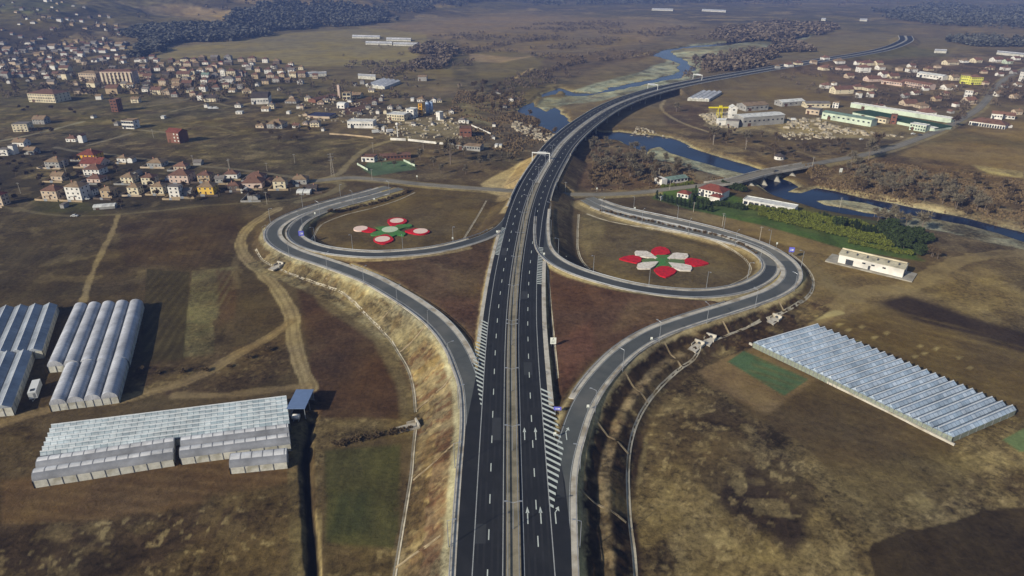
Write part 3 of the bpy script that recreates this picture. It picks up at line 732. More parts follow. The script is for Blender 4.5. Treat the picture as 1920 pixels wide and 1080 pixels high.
# ------------------------------------------------------------------ motorway: two carriageways on one formation
road = empty('motorway', (0, 0, 0)); tag(road, kind='structure')
mw_end = MW.L
IN, OUT = 2.75, 10.45            # inner edge line, outer edge line (lateral, from the median centre)
SM_L = MW.near(903, 680)         # where the left ramp leaves
def lo_edge(s):                  # outer edge of the tarmac, left
    return 13.4 if s < MW.near(960,500) else 12.6
s_l0, s_l1 = MW.near(893,800), MW.near(893,690); s_r0, s_r1 = MW.near(1050,900), MW.near(1045,770)
wl = lambda s: float(np.interp(s, [s_l0, s_l1], [15.5, 12.9])); wr = lambda s: -float(np.interp(s, [s_r0, s_r1], [15.5, 12.9]))
b = MB(); ribbon(b, MW, 0, mw_end, wl, 1.95, 0, .25); b.build('carriageway', M_ASPH, road)
b = MB(); ribbon(b, MW, 0, mw_end, -1.95, wr, 0, .25); b.build('carriageway', M_ASPH, road)
b = MB(); ribbon(b, MW, 0, mw_end, 1.92, -1.92, .05, .35); b.build('median', M_MEDIAN, road)
b = MB()
for o in (IN, -IN, OUT, -OUT): line(b, MW, 0, S_BR1 if abs(o) > 5 else mw_end, o, .26, .02)
b.build('edge_line', M_PAINT2, road)
b = MB()
P0 = MW.near(963,1072.7); per = (MW.near(960,658)-P0)/8.0
s = P0-per*8
while s < MW.near(1206,177):
    for sg in (1, -1):
        off = (IN+OUT)/2*sg
        ss = s if sg > 0 else s-per*.18
        line(b, MW, ss-per*.14, ss+per*.14, off, .30, .022)
    s += per
b.build('lane_line', M_PAINT, road)
b = MB()
for o in (4.0, 5.6, 7.7, 9.4):
    for sg in (1, -1): line(b, MW, 0, MW.L, o*sg, .62, .007)
b.build('wheel_track', mat('asphalt_track', (38,39,41), .8, .2, .3, dirt=(28,29,31)), road)
b = MB()
for s_, o_, l_, w_ in ((MW.near(1050,930), -14.0, 14, 2.2), (MW.near(960,700), -6.2, 9, 3.2), (MW.near(960,820), 5.2, 12, 3.0), (MW.near(963,560), -4.8, 8, 3.0), (MW.near(970,480), 8, 10, 3.0), (MW.near(962,1010), 8.8, 7, 2.8)):
    line(b, MW, s_, s_+l_, o_, w_, .010)
b.build('asphalt_patch', mat('asphalt_patch', (50,52,54), .9, .12, .5), road)
# hatched gores
def hatch(mb, path, s0, s1, oa, ob, pitch, w, slant, dz):
    s = s0
    while s < s1:
        a0, a1 = oa(s), ob(s)
        if abs(a1-a0) > .5:
            sh = slant*abs(a1-a0)
            p = [path.at(s, a0, dz), path.at(s+w, a0, dz), path.at(s+w+sh, a1, dz), path.at(s+sh, a1, dz)]
            mb.face(p)
        s += pitch
hb = MB()
sA, sB, sC = MW.near(906,755,8), MW.near(895,690,8), MW.near(906,607,8)
ol = lambda s: OUT+.1
hatch(hb, MW, sA, sC, ol, lambda s: OUT+.1+float(np.interp(s, [sA, sB, sC], [.6, 4.6, 3.0])), 2.55, 1.0, .9, .03)
hatch(hb, MW, MW.near(930,478), MW.near(938,428), ol, lambda s: OUT+2.3, 1.9, .8, .5, .03)
sD, sE, sF, sG = MW.near(1030,945,8), MW.near(1040,828,8), MW.near(1025,760,8), MW.near(1014,728,8)
orr = lambda s: -OUT-.1
hatch(hb, MW, sD, sG, orr, lambda s: -OUT-.1-float(np.interp(s, [sD, sE, sF, sG], [1.0, 5.8, 4.2, 3.4])), 2.9, 1.1, -.8, .03)
hatch(hb, MW, MW.near(1008,530), MW.near(1010,465), orr, lambda s: -OUT-2.4, 2.1, .85, -.3, .03)
hb.build('hatched_marking', M_PAINT, road)
# arrows on the right carriageway
def arrow(mb, path, s, off, L_, turn=0):
    def q(ds, do): return path.at(s+ds, off+do, .034)
    mb.face([q(0,.16), q(0,-.16), q(L_*.66,-.16), q(L_*.66,.16)])
    if not turn: mb.face([q(L_*.62,.55), q(L_*.62,-.55), q(L_,0)])
    else:
        mb.face([q(L_*.64,.16), q(L_*.64,-.16), q(L_*.78,-.75), q(L_*.84,-.62)])
        mb.face([q(L_*.70,-1.25), q(L_*1.0,-1.15), q(L_*.88,-.15)])
ab = MB()
for px, py, t in ((990,985,0),(1015,985,0),(1043,985,1),(984,827,0),(1005,827,0),(1063,826,1)):
    x, y = G(px, py, 8.0); i = np.argmin((MW.C[:, 0]-x)**2+(MW.C[:, 1]-y)**2)
    o = (x-MW.C[i, 0])*MW.N[i, 0]+(y-MW.C[i, 1])*MW.N[i, 1]
    arrow(ab, MW, MW.s[i], o, 6.6, t)
for px, py in ((1002,360),(1012,345)):
    pass
ab.build('arrow_marking', M_PAINT, road)
# small dashes near the bridge on the left carriageway
db = MB(); s = MW.near(978,430)
while s < MW.near(1040,290):
    line(db, MW, s, s+2.2, OUT-.1, .28, .025); line(db, MW, s+1, s+2.6, -OUT, .25, .025); s += 5.5
db.build('short_dashes', M_PAINT2, road)

# ------------------------------------------------------------------ ramps and the local road
def ramp(name, path, w, m, s1=None, dz=-.04, i0=0, side=1):
    r = empty(name, (0, 0, 0)); tag(r, kind='structure')
    s1 = s1 or path.L
    b = MB(); ribbon(b, path, 0, s1, w/2, -w/2, dz, .3, 2.5); b.build('carriageway', m, r)
    b = MB(); ribbon(b, path, s1, path.L, w/2, -w/2, dz, .3, 2.5); b.build('carriageway', M_RAMPW, r)
    b = MB(); line(b, path, i0, path.L, (w/2-.45), .22, dz+.02, 2.5); line(b, path, i0, path.L, (-w/2+.45), .22, dz+.02, 2.5)
    b.build('edge_line', M_PAINT2, r)
    return r
M_RAMPW = mat('asphalt_ramp_worn', (98,98,92), .9, .12, .2, dirt=(114,112,102))
M_RAMP = mat('asphalt_ramp', (76,79,77), .85, .14, .2, dirt=(92,92,88))
M_RAMPD = mat('asphalt_ramp_dark', (58,61,61), .85, .14, .2, dirt=(74,75,73))
r1 = ramp('slip_road', LRAMP, 6.9, M_RAMP, LRAMP.near(533,412,3)); r2 = ramp('loop_road', LLOOP, 6.5, M_RAMPD, LLOOP.near(580,405,2.4), dz=-.05)
r3 = ramp('slip_road', RRAMP, 6.9, M_RAMP, RRAMP.near(1472,489,3.6)); r4 = ramp('loop_road', RLOOP, 6.5, M_RAMPD, RLOOP.near(1446,498,3), dz=-.05)
lr = empty('local_road', (0, 0, 0)); tag(lr, kind='structure')
b = MB(); ribbon(b, LOCAL, 0, S_OB0, 3.7, -3.7, -.02, .3); ribbon(b, LOCAL, S_OB1, LOCAL.L, 4.2, -4.2, -.02, .3); b.build('carriageway', M_ASPH3, lr)
b = MB(); line(b, LOCAL, 20, LOCAL.L, 0, .18, .03); b.build('centre_line', M_PAINT2, lr)
# pale concrete gutters beside the ramps
def kerb(path, s0, s1, off, w, dz, m=M_CONC, parent=None, name='gutter'):
    b = MB(); ribbon(b, path, s0, s1, off+w/2, off-w/2, dz, .3, 2.5); return b.build(name, m, parent)
kerb(LRAMP, 0, LRAMP.L-6, 4.25, 1.9, .03, M_CONCL, parent=r1); kerb(LRAMP, LRAMP.near(868,680,8), LRAMP.L-30, -4.4, 2.2, .03, M_CONCL, parent=r1)
kerb(MW, MW.near(897,640), MW.near(935,432), 13.7, 1.6, .0, M_CONCL, road); kerb(MW, MW.near(1045,755), MW.near(1020,490), -13.8, 1.9, .0, M_CONCL, road)
kerb(MW, MW.near(955,385), MW.L, 13.35, 1.5, .0, M_CONCL, road); kerb(MW, MW.near(1030,350), MW.L, -13.35, 1.5, .0, M_CONCL, road)
kerb(MW, S_UND1, MW.L, 1.0, 1.5, .09, M_CONCL, road, 'median_strip'); kerb(MW, S_UND1, MW.L, -1.0, 1.5, .09, M_CONCL, road, 'median_strip')
kerb(RRAMP, 0, RRAMP.L-6, -4.25, 1.9, .03, M_CONCL, parent=r3); kerb(RRAMP, RRAMP.near(1092,752,8), RRAMP.L-30, 4.4, 2.2, .03, M_CONCL, parent=r3)
for L_, r_ in ((LLOOP, r2), (RLOOP, r4)):
    s_a = 60
    kerb(L_, s_a-15, L_.L-15, 4.0, 1.7, .03, M_CONCL, parent=r_); kerb(L_, s_a, L_.L-15, -4.0, 1.7, .03, M_CONCL, parent=r_)

# ------------------------------------------------------------------ underpass and river bridge
def deck(name, label, cat, path, s0, s1, offs, z_depth, parapet_h=.9, piers=None, pier_w=None, m=M_CONC, wing=True, group=None):
    t = empty(name, (*path.at((s0+s1)/2)[:2], 0)); tag(t, label, cat, group)
    ox, oy = t.location[0], t.location[1]
    def fin(b, nm, mm):
        b.v = [(x-ox, y-oy, z) for x, y, z in b.v]; return b.build(nm, mm, t)
    for a, c in offs:
        b = MB(); rings = []
        for s in svals(s0, s1, 4):
            mid = (a+c)/2; hw = (a-c)/2
            P = [path.at(s, a, -.27), path.at(s, c, -.27), path.at(s, c, -.7), path.at(s, mid-hw*.55, -z_depth), path.at(s, mid+hw*.55, -z_depth), path.at(s, a, -.7)]
            rings.append(P)
        b.loft(rings); fin(b, 'deck_girder', m)
    b = MB()
    for o in (offs[0][0]+.15, offs[-1][1]-.15):
        ribbon(b, path, s0-3, s1+3, o+.22, o-.22, parapet_h, parapet_h+.7, 4)
    fin(b, 'parapet', M_CONCL)
    if piers:
        for s in piers:
            for a, c in offs:
                mid = (a+c)/2; hh = (a-c)/2
                x, y, z = path.at(s, mid); th = path.head(s)
                zb = hz(x, y)-1.0
                b = MB(); ct, st = math.cos(th), math.sin(th)
                def Mx(p, x=x, y=y, ct=ct, st=st): return (x+p[0]*ct-p[1]*st, y+p[0]*st+p[1]*ct, p[2])
                b.box(-.8, .8, -hh*.8, hh*.8, z-z_depth-.9, z-z_depth-.01, Mx)
                if pier_w:
                    b.box(-1.0, 1.0, -pier_w, pier_w, zb, z-z_depth-.9, Mx)
                    for sg in (-1, 1):                       # pointed cutwaters, wide at the foot
                        zt = z-z_depth-1.0; P4 = [Mx((-2.6, sg*pier_w, zb)), Mx((2.6, sg*pier_w, zb)), Mx((0, sg*(pier_w+6.5), zb)), Mx((-1.0, sg*pier_w, zt)), Mx((1.0, sg*pier_w, zt))]
                        b.face([P4[0], P4[2], P4[3]]); b.face([P4[2], P4[1], P4[4]]); b.face([P4[2], P4[4], P4[3]]); b.face([P4[0], P4[1], P4[2]])
                else:
                    for q in (-hh*.5, hh*.5):
                        p0 = Mx((0, q, zb)); b.tube(p0, (p0[0], p0[1], z-z_depth-.9), .75, .75, 10)
                fin(b, 'pier', m)
    return t
n_p = 9
deck('river_bridge', 'long curved twin deck motorway bridge over the river', 'bridge', MW, S_BR0-2, S_BR1+2, [(13.3, .6), (-.6, -13.3)], 2.3,
     piers=[S_BR0+(S_BR1-S_BR0)*k/n_p for k in range(1, n_p)])
deck('underpass_bridge', 'short motorway underpass bridge above the local road', 'bridge', MW, S_UND0-1, S_UND1+1, [(13.3, .3), (-.3, -13.3)], 1.6)
ab_ = empty('underpass_wall', (0, 0, 0)); tag(ab_, 'concrete abutment walls on both sides of the local road below the motorway', 'abutment')
for s_ in (S_UND0, S_UND1):
    b = MB(); ribbon(b, MW, s_-.6, s_+.6, 14.5, -14.5, -1.62, 7.5, 1.2); b.build('abutment', M_CONC, ab_)
ob = deck('old_river_bridge', 'old concrete road bridge on pointed piers crossing the river near the red roofed villa', 'bridge', LOCAL, S_OB0-2, S_OB1+2, [(5.0, -5.0)], 1.4, .9,
     piers=[S_OB0+(S_OB1-S_OB0)*k/6 for k in range(1, 6)], pier_w=3.6, m=M_CONC)
b = MB(); ribbon(b, LOCAL, S_OB0-1, S_OB1+1, 4.6, -4.6, .0, .26, 4); b.v = [(x-ob.location[0], y-ob.location[1], z) for x, y, z in b.v]; b.build('road_surface', M_ASPH3, ob)

# ------------------------------------------------------------------ water
wb = MB(); wb.face([(-1500, 150, ZW), (4200, 150, ZW), (4200, 5200, ZW), (-1500, 5200, ZW)])
mwt = bpy.data.materials.new('river_water'); mwt.use_nodes = True; T = mwt.node_tree; N = T.nodes; L = T.links
bs = N['Principled BSDF']; bs.inputs['Base Color'].default_value = (*lin((34,52,84)), 1); bs.inputs['Roughness'].default_value = .12
bs.inputs['IOR'].default_value = 1.33; bs.inputs['Specular IOR Level'].default_value = .12
tc = N.new('ShaderNodeTexCoord'); n = N.new('ShaderNodeTexNoise'); n.inputs['Scale'].default_value = .35; n.inputs['Detail'].default_value = 5
L.new(tc.outputs['Object'], n.inputs['Vector']); bp = N.new('ShaderNodeBump'); bp.inputs['Strength'].default_value = .35; bp.inputs['Distance'].default_value = .25
L.new(n.outputs['Fac'], bp.inputs['Height']); L.new(bp.outputs[0], bs.inputs['Normal'])
n2 = N.new('ShaderNodeTexNoise'); n2.inputs['Scale'].default_value = .02; n2.inputs['Detail'].default_value = 4; L.new(tc.outputs['Object'], n2.inputs['Vector'])
rr = N.new('ShaderNodeValToRGB'); rr.color_ramp.elements[0].position = .38; rr.color_ramp.elements[1].position = .62
rr.color_ramp.elements[0].color = (*lin((14,18,38)), 1); rr.color_ramp.elements[1].color = (*lin((26,42,68)), 1)
L.new(n2.outputs['Fac'], rr.inputs[0]); L.new(rr.outputs[0], bs.inputs['Base Color'])
w_ = wb.build('river_water', mwt); tag(w_, kind='structure')

# ------------------------------------------------------------------ crash barriers
def barrier(path, s0, s1, off, label, group, posts=True, zb=0.0, double=False, name='guardrail'):
    x0, y0, _ = path.at((s0+s1)/2, off); z0 = 0
    t = empty(name, (x0, y0, 0)); tag(t, label, 'guardrail', group)
    for k, oo in enumerate((off-.35, off+.35) if double else (off,)):
        b = MB(); rings = []
        for s in svals(s0, s1, 3.0):
            P = [path.at(s, oo+.06, zb+.80), path.at(s, oo-.06, zb+.80), path.at(s, oo-.10, zb+.63), path.at(s, oo-.06, zb+.45), path.at(s, oo+.06, zb+.45), path.at(s, oo+.10, zb+.63)]
            rings.append([(p[0]-x0, p[1]-y0, p[2]) for p in P])
        b.loft(rings); b.build('rail', M_STEEL, t)
    if posts:
        b = MB()
        for s in svals(s0, s1, 4.0):
            x, y, z = path.at(s, off); x -= x0; y -= y0
            b.box(x-.07, x+.07, y-.07, y+.07, z+zb-.5, z+zb+.7)
        o = b.build('posts', M_STEEL, t); o['kind'] = 'stuff'
    return t
gmid = 'steel crash barriers along the motorway'
barrier(MW, 0, MW.L, 1.45, 'steel crash barrier on the left side of the motorway median', gmid, zb=.05)
barrier(MW, 0, MW.L, -1.45, 'steel crash barrier on the right side of the motorway median', gmid, zb=.05)
barrier(MW, MW.near(955,380), S_BR0-3, 12.7, 'crash barrier on the left edge of the motorway before the river bridge', gmid)
barrier(MW, MW.near(1022,375), S_BR0-3, -12.7, 'crash barrier on the right edge of the motorway before the river bridge', gmid)
barrier(MW, S_BR1+4, MW.L, 12.7, 'crash barrier on the far left edge of the motorway beyond the river', gmid)
barrier(MW, S_BR1+4, MW.L, -12.7, 'crash barrier on the far right edge of the motorway beyond the river', gmid)
grp = 'steel crash barriers along the ramps'
barrier(LRAMP, 0, LRAMP.L-12, 4.9, 'guardrail on the outer edge of the left slip road above the tan slope', grp, zb=-.05)
barrier(LRAMP, LRAMP.near(870,690,8), LRAMP.near(640,503,5.5), -5.2, 'guardrail between the left slip road and the left triangular island', grp, zb=-.05)
barrier(LLOOP, 36, LLOOP.L-20, 4.55, 'guardrail on the outer edge of the left loop road', grp, zb=-.05)
barrier(LLOOP, 42, LLOOP.L-20, -4.55, 'guardrail on the inner edge of the left loop road beside the round flower design', grp, zb=-.05)
barrier(RRAMP, 0, RRAMP.L-12, -4.9, 'guardrail on the outer edge of the right slip road above the dark slope', grp, zb=-.05)
barrier(RRAMP, RRAMP.near(1100,740,8), RRAMP.near(1380,575,6), 5.2, 'guardrail between the right slip road and the right triangular island', grp, zb=-.05)
barrier(RLOOP, 42, RLOOP.L-20, 4.55, 'guardrail on the inner edge of the right loop road beside the pointed petals', grp, zb=-.05)
barrier(RLOOP, 45, RLOOP.L-20, -4.55, 'guardrail on the outer edge of the right loop road', grp, zb=-.05)

# ------------------------------------------------------------------ concrete drains on the ground
M_DRAIN0 = mat('drain_pale', (166,158,138), .95, .2, .5, dirt=(126,114,90))
def drain(pts, w, label, lift=.12, m=M_DRAIN0, group='concrete drains'):
    W = np.array([(*G(a, b), 0) for a, b in pts]); C = catmull(W, 2.0)
    d = np.gradient(C[:, :2], axis=0); d /= np.linalg.norm(d, axis=1)[:, None]+1e-9
    n = np.stack([-d[:, 1], d[:, 0]], 1)
    a = C[:, :2]+n*w/2; c = C[:, :2]-n*w/2
    za = height(a[:, 0], a[:, 1])+lift; zc = height(c[:, 0], c[:, 1])+lift; zm = np.maximum(height(C[:, 0], C[:, 1])+lift-.15, np.minimum(za, zc)-.3)
    b = MB(); rings = [[(a[i,0], a[i,1], za[i]), (C[i,0], C[i,1], max(zm[i], (za[i]+zc[i])/2-.25)), (c[i,0], c[i,1], zc[i]), (c[i,0], c[i,1], zc[i]-.5), (a[i,0], a[i,1], za[i]-.5)] for i in range(len(C))]
    b.loft(rings); o = b.build('drain_channel', m); tag(o, label, 'drain', group); return o
drain([(480,470),(495,490),(517,502),(560,520),(605,537),(640,552),(670,575),(692,597),(717,622),(735,642),(747,662),(751,668),(767,698),(775,730),(779,773)], 1.1, 'pale drain channel at the foot of the left slope, upper stretch')
drain([(779,806),(775,841),(771,889),(765,928),(755,988),(747,1036),(739,1085),(725,1200)], 1.1, 'pale drain channel at the foot of the left slope, lower stretch')
drain([(1480,474),(1510,500),(1522,517),(1525,532),(1517,555),(1490,577),(1452,597),(1437,603)], 1.4, 'pale drain channel curving round the right ramp bend')
drain([(1425,607),(1400,620),(1372,632),(1345,644),(1318,656),(1300,678),(1274,696),(1242,726),(1214,761),(1194,797),(1182,837),(1177,889),(1178,929),(1182,988),(1188,1032),(1192,1085),(1200,1200)], 1.3, 'pale drain channel at the foot of the dark right slope')
drain([(584,462),(586,450),(592,436),(600,424),(640,405),(700,390),(750,374),(778,361)], 1.2, 'pale drain channel inside the left loop')
drain([(870,447),(885,425),(900,400),(912,378)], 1.1, 'pale drain channel at the east side of the left loop')
drain([(1100,401),(1125,410),(1160,419),(1210,427),(1260,437),(1310,448),(1350,460),(1380,474),(1400,490),(1407,505),(1398,523),(1370,536)], 1.2, 'pale drain channel inside the right loop along its north side')
drain([(1085,402),(1083,440),(1084,470),(1092,490),(1105,505)], 1.3, 'pale drain channel inside the right loop along its west side')
drain([(648,489),(700,488),(760,485),(820,478),(880,464),(925,449)], 1.2, 'concrete gutter along the north edge of the left triangular island')
drain([(1024,500),(1060,515),(1110,533),(1160,547),(1220,557),(1290,564),(1365,563)], 1.4, 'concrete gutter along the north edge of the right triangular island')
drain([(1024,502),(1029,560),(1034,620),(1040,680),(1045,735)], .9, 'concrete gutter along the west edge of the right triangular island')
M_DIRTC = mat('soiled_concrete', (150,134,104), .95, .18, .5, dirt=(112,94,66))
gg = 'concrete chutes down the embankment slopes'
for i, (p, q) in enumerate((((612,533),(633,512)),((715,606),(762,577)),((748,662),(810,630)),((781,768),(862,728)),((775,902),(864,858)),((742,1064),(852,1024)))):
    drain([p, ((p[0]+q[0])/2+2, (p[1]+q[1])/2+2), q], .8, ['short chute nearest the left bend','chute high on the tan slope by the bend','chute below the long straight tan slope','chute beside the white culvert mouth','chute half way down the left slope','lowest chute on the left slope'][i], .15, M_DIRTC, gg)
for i, (p, q) in enumerate((((1276,692),(1228,652)),((1214,762),(1146,706)),((1178,857),(1100,808)),((1174,984),(1086,952)),((1366,633),(1340,608)),((1468,588),(1440,562)))):
    drain([p, ((p[0]+q[0])/2-1, (p[1]+q[1])/2+1), q], .7, ['chute down the dark slope below the ramp lamp','chute down the middle of the dark slope','faint chute on the lower dark slope','lowest faint chute on the dark slope','short chute near the right culvert','chute under the right ramp bend'][i], .15, M_DIRTC, gg)
def culvert(px, py, px2, py2, label):
    x, y = G(px, py); z = hz(x, y); x2, y2 = G(px2, py2); th = math.atan2(y2-y, x2-x)
    t = empty('culvert_mouth', (x, y, z), th, label, 'culvert', 'culvert mouths')
    b = MB(); b.box(-.3, .3, -2.2, 2.2, -1, 1.7); b.box(.3, 3.4, 1.9, 2.2, -1, .9); b.box(.3, 3.4, -2.2, -1.9, -1, .9); b.build('head_wall', M_CONCL, t)
    b = MB(); b.tube((.31, 0, .5), (.36, 0, .5), .75, .75, 14); b.build('pipe_opening', M_DARKST, t)
    b = MB(); b.box(.3, 7.5, -1.85, 1.85, -.6, .12); b.build('apron', M_CONCL, t)
culvert(783,797,750,806,'white culvert mouth at the foot of the left slope')
culvert(1332,642,1322,655,'white culvert mouth near the greenhouse corner')
culvert(1310,655,1300,664,'smaller white culvert mouth by the right drain')
culvert(1456,600,1440,612,'culvert mouth below the right ramp bend')
culvert(527,500,519,504,'small white culvert mouth by the left ramp bend')
# ------------------------------------------------------------------ the two planted flower designs inside the loops
M_RED = mat('red_gravel', (180,16,34), .95, .25, 1.4, dirt=(140,22,30))
M_WHT = mat('white_gravel', (206,198,186), .95, .2, 1.4, dirt=(176,166,148))
M_GRN = mat('green_gravel', (62,116,54), .95, .25, .9, dirt=(78,96,50))
M_GRND = mat('dull_green_gravel', (86,104,62), .95, .15, .6)
M_PINKW = mat('pinkish_white_gravel', (216,190,176), .95, .1, .7)
ZF = 1.55
def bed(parent, name, m, pts, dz=0.0):
    """a low bed of coloured gravel, edges following points on the ground"""
    W = [G(a, b, ZF) for a, b in pts]; n = len(W); out = []
    for i in range(n):                                       # rounded outline
        p0, p1, p2, p3 = (np.array(W[(i+k-1) % n]) for k in range(4))
        for t in (0, .25, .5, .75):
            out.append(tuple(.5*((2*p1)+(-p0+p2)*t+(2*p0-5*p1+4*p2-p3)*t*t+(-p0+3*p1-3*p2+p3)*t**3)))
    ox, oy = parent.location[:2]
    b = MB(); b.prism([(x-ox, y-oy) for x, y in out][::1], .2, ZF+dz)
    o = b.build(name, m, parent); return o
def disc(parent, name, m, px, py, r, dz, r2=None):
    x, y = G(px, py, ZF); ox, oy = parent.location[:2]; n = 28
    b = MB(); b.prism([(x-ox+math.cos(2*math.pi*i/n)*r, y-oy+math.sin(2*math.pi*i/n)*(r2 or r)) for i in range(n)], .2, ZF+dz)
    return b.build(name, m, parent)
c = G(731, 431, 0)
fl = empty('flower_design', (c[0], c[1], 0), 0, 'round flower design of red and white discs around a green cross', 'flower bed')
bed(fl, 'green_blade', M_GRN, [(731,424),(748,421),(768,420),(772,424),(757,427),(748,431),(760,436),(757,441),(744,440),(733,444),(722,440),(712,441),(695,440),(700,435),(714,431),(704,426),(716,424)])
for nm, pts in (('red_petal', [(726,413),(734,409),(746,408),(758,410),(763,414),(757,419),(746,421),(738,424),(730,420)]),
                ('red_petal', [(759,433),(772,429),(786,428),(798,430),(806,434),(798,438),(786,439),(772,437)]),
                ('red_petal', [(700,449),(704,444),(714,441),(724,439),(733,443),(738,449),(731,454),(718,457),(706,454)]),
                ('red_petal', [(672,427),(682,424),(694,427),(705,431),(700,434),(688,434),(676,432),(668,430)])):
    bed(fl, nm, M_RED, pts, .03)
for px, py, r in ((744,413.5,4.3),(788.5,433,4.4),(717,448,4.5),(676,428,4.3)): disc(fl, 'white_disc', M_PINKW, px, py, r, .07)
disc(fl, 'centre_disc', mat('pale_green_gravel', (176,190,160), .95, .1, .7), 731, 430, 5.0, .07)
c = G(1243, 491, 0)
fr = empty('flower_design', (c[0], c[1], 0), 0, 'flower design of four pointed red and four white petals', 'flower bed')
bed(fr, 'green_blade', M_GRND, [(1205,486),(1225,484),(1232,491),(1222,494),(1206,490)], -.02)
bed(fr, 'green_blade', M_GRND, [(1255,486),(1270,486),(1284,488),(1282,493),(1268,494),(1252,491)], -.02)
bed(fr, 'green_centre', M_GRN, [(1228,481),(1236,477),(1250,478),(1258,480),(1252,487),(1256,492),(1262,499),(1250,499),(1240,498),(1230,500),(1235,494),(1234,489)], .0)
def poly_bed(parent, name, m, pts, dz):
    ox, oy = parent.location[:2]; W = [G(a, b, ZF) for a, b in pts]
    b = MB(); b.prism([(x-ox, y-oy) for x, y in W], .2, ZF+dz); return b.build(name, m, parent)
for pts in ([(1220,474),(1222,468),(1229,463.5),(1238,462),(1247,463.5),(1254,468),(1257,474),(1248,477.5),(1238,478),(1228,477)],
            [(1226,505),(1232,501),(1241,498.5),(1252,499),(1262,502),(1269,507),(1264,513),(1256,517),(1248,519.5),(1238,516.5),(1231,511.5)],
            [(1161,484.5),(1172,480),(1186,478.3),(1198,480),(1203,484),(1202,490),(1194,492.8),(1180,490),(1168,487)],
            [(1283,488),(1287,484),(1297,483.5),(1312,486),(1325,491),(1329,493.5),(1320,496),(1304,498.3),(1292,497),(1285,493)]):
    poly_bed(fr, 'red_petal', M_RED, pts, .03)
for pts in ([(1190,472),(1193,470),(1212,470.5),(1220,474),(1233,484),(1222,483.5),(1207,481),(1196,480),(1191,477)],
            [(1251,484),(1262,474.5),(1270,473.5),(1289,475.5),(1291,480),(1288,484),(1268,485),(1256,485.5)],
            [(1194,500),(1196,494),(1204,492),(1222,490.5),(1235,490),(1228,498),(1220,503),(1203,503.5),(1196,503)],
            [(1253,491.5),(1268,493),(1282,494.5),(1296,498),(1298,503),(1295,507),(1275,506.5),(1262,502)]):
    poly_bed(fr, 'white_petal', M_WHT, pts, .06)

# ------------------------------------------------------------------ greenhouses
def pane_mat(name, a, b_, dark, sx, sy, rough=.35, seam=.06):
    """glass or film panels: each pane its own tone, thin darker seams (object x along the span, y across)"""
    m = bpy.data.materials.new(name); m.use_nodes = True; T = m.node_tree; N = T.nodes; L = T.links
    bs = N['Principled BSDF']; bs.inputs['Roughness'].default_value = rough; bs.inputs['Specular IOR Level'].default_value = .45
    tc = N.new('ShaderNodeTexCoord'); br = N.new('ShaderNodeTexBrick')
    mp = N.new('ShaderNodeMapping'); L.new(tc.outputs['UV'], mp.inputs[0]); L.new(mp.outputs[0], br.inputs['Vector'])
    mp.inputs['Scale'].default_value = (1/sx, 1/sy, 1)
    br.offset = 0; br.inputs['Scale'].default_value = 1; br.inputs['Mortar Size'].default_value = seam; br.inputs['Brick Width'].default_value = 1; br.inputs['Row Height'].default_value = 1
    br.inputs['Color1'].default_value = (*lin(a), 1); br.inputs['Color2'].default_value = (*lin(b_), 1); br.inputs['Mortar'].default_value = (*lin(dark), 1)
    n = N.new('ShaderNodeTexNoise'); n.inputs['Scale'].default_value = .12; n.inputs['Detail'].default_value = 6; n.inputs['Roughness'].default_value = .7; L.new(tc.outputs['Object'], n.inputs['Vector'])
    mr = N.new('ShaderNodeMapRange'); mr.inputs[1].default_value = .32; mr.inputs[2].default_value = .68; mr.inputs[3].default_value = .58; mr.inputs[4].default_value = 1.22; L.new(n.outputs['Fac'], mr.inputs[0])
    mx = N.new('ShaderNodeMix'); mx.data_type = 'RGBA'; mx.blend_type = 'MULTIPLY'; mx.inputs['Factor'].default_value = 1
    cb = N.new('ShaderNodeCombineColor')
    for i in range(3): L.new(mr.outputs[0], cb.inputs[i])
    L.new(br.outputs['Color'], mx.inputs['A']); L.new(cb.outputs[0], mx.inputs['B']); L.new(mx.outputs['Result'], bs.inputs['Base Color'])
    return m
M_FILM = pane_mat('greenhouse_film', (172,173,176), (180,181,184), (146,149,154), 1.6, 50, .45, .04)
M_FILMW = pane_mat('white_film', (206,206,204), (216,214,210), (124,126,130), 3.4, 50, .75, .06)
M_GLASS = pane_mat('greenhouse_glass', (192,200,202), (148,162,168), (104,118,126), 2.0, 1.15, .3, .05)
M_GLASS2 = pane_mat('blue_greenhouse_glass', (182,194,206), (146,164,180), (112,126,142), 2.2, 2.6, .3, .05)
M_WALLF = mat('greenhouse_wall_film', (186,184,172), .6, .15, .8, dirt=(150,146,130))
M_WALLG = mat('greenhouse_wall_glass', (126,132,118), .4, .3, 1.2)
def wmat_(k): return mat('white_aluminium', (206,208,206), .5, .1, 1)
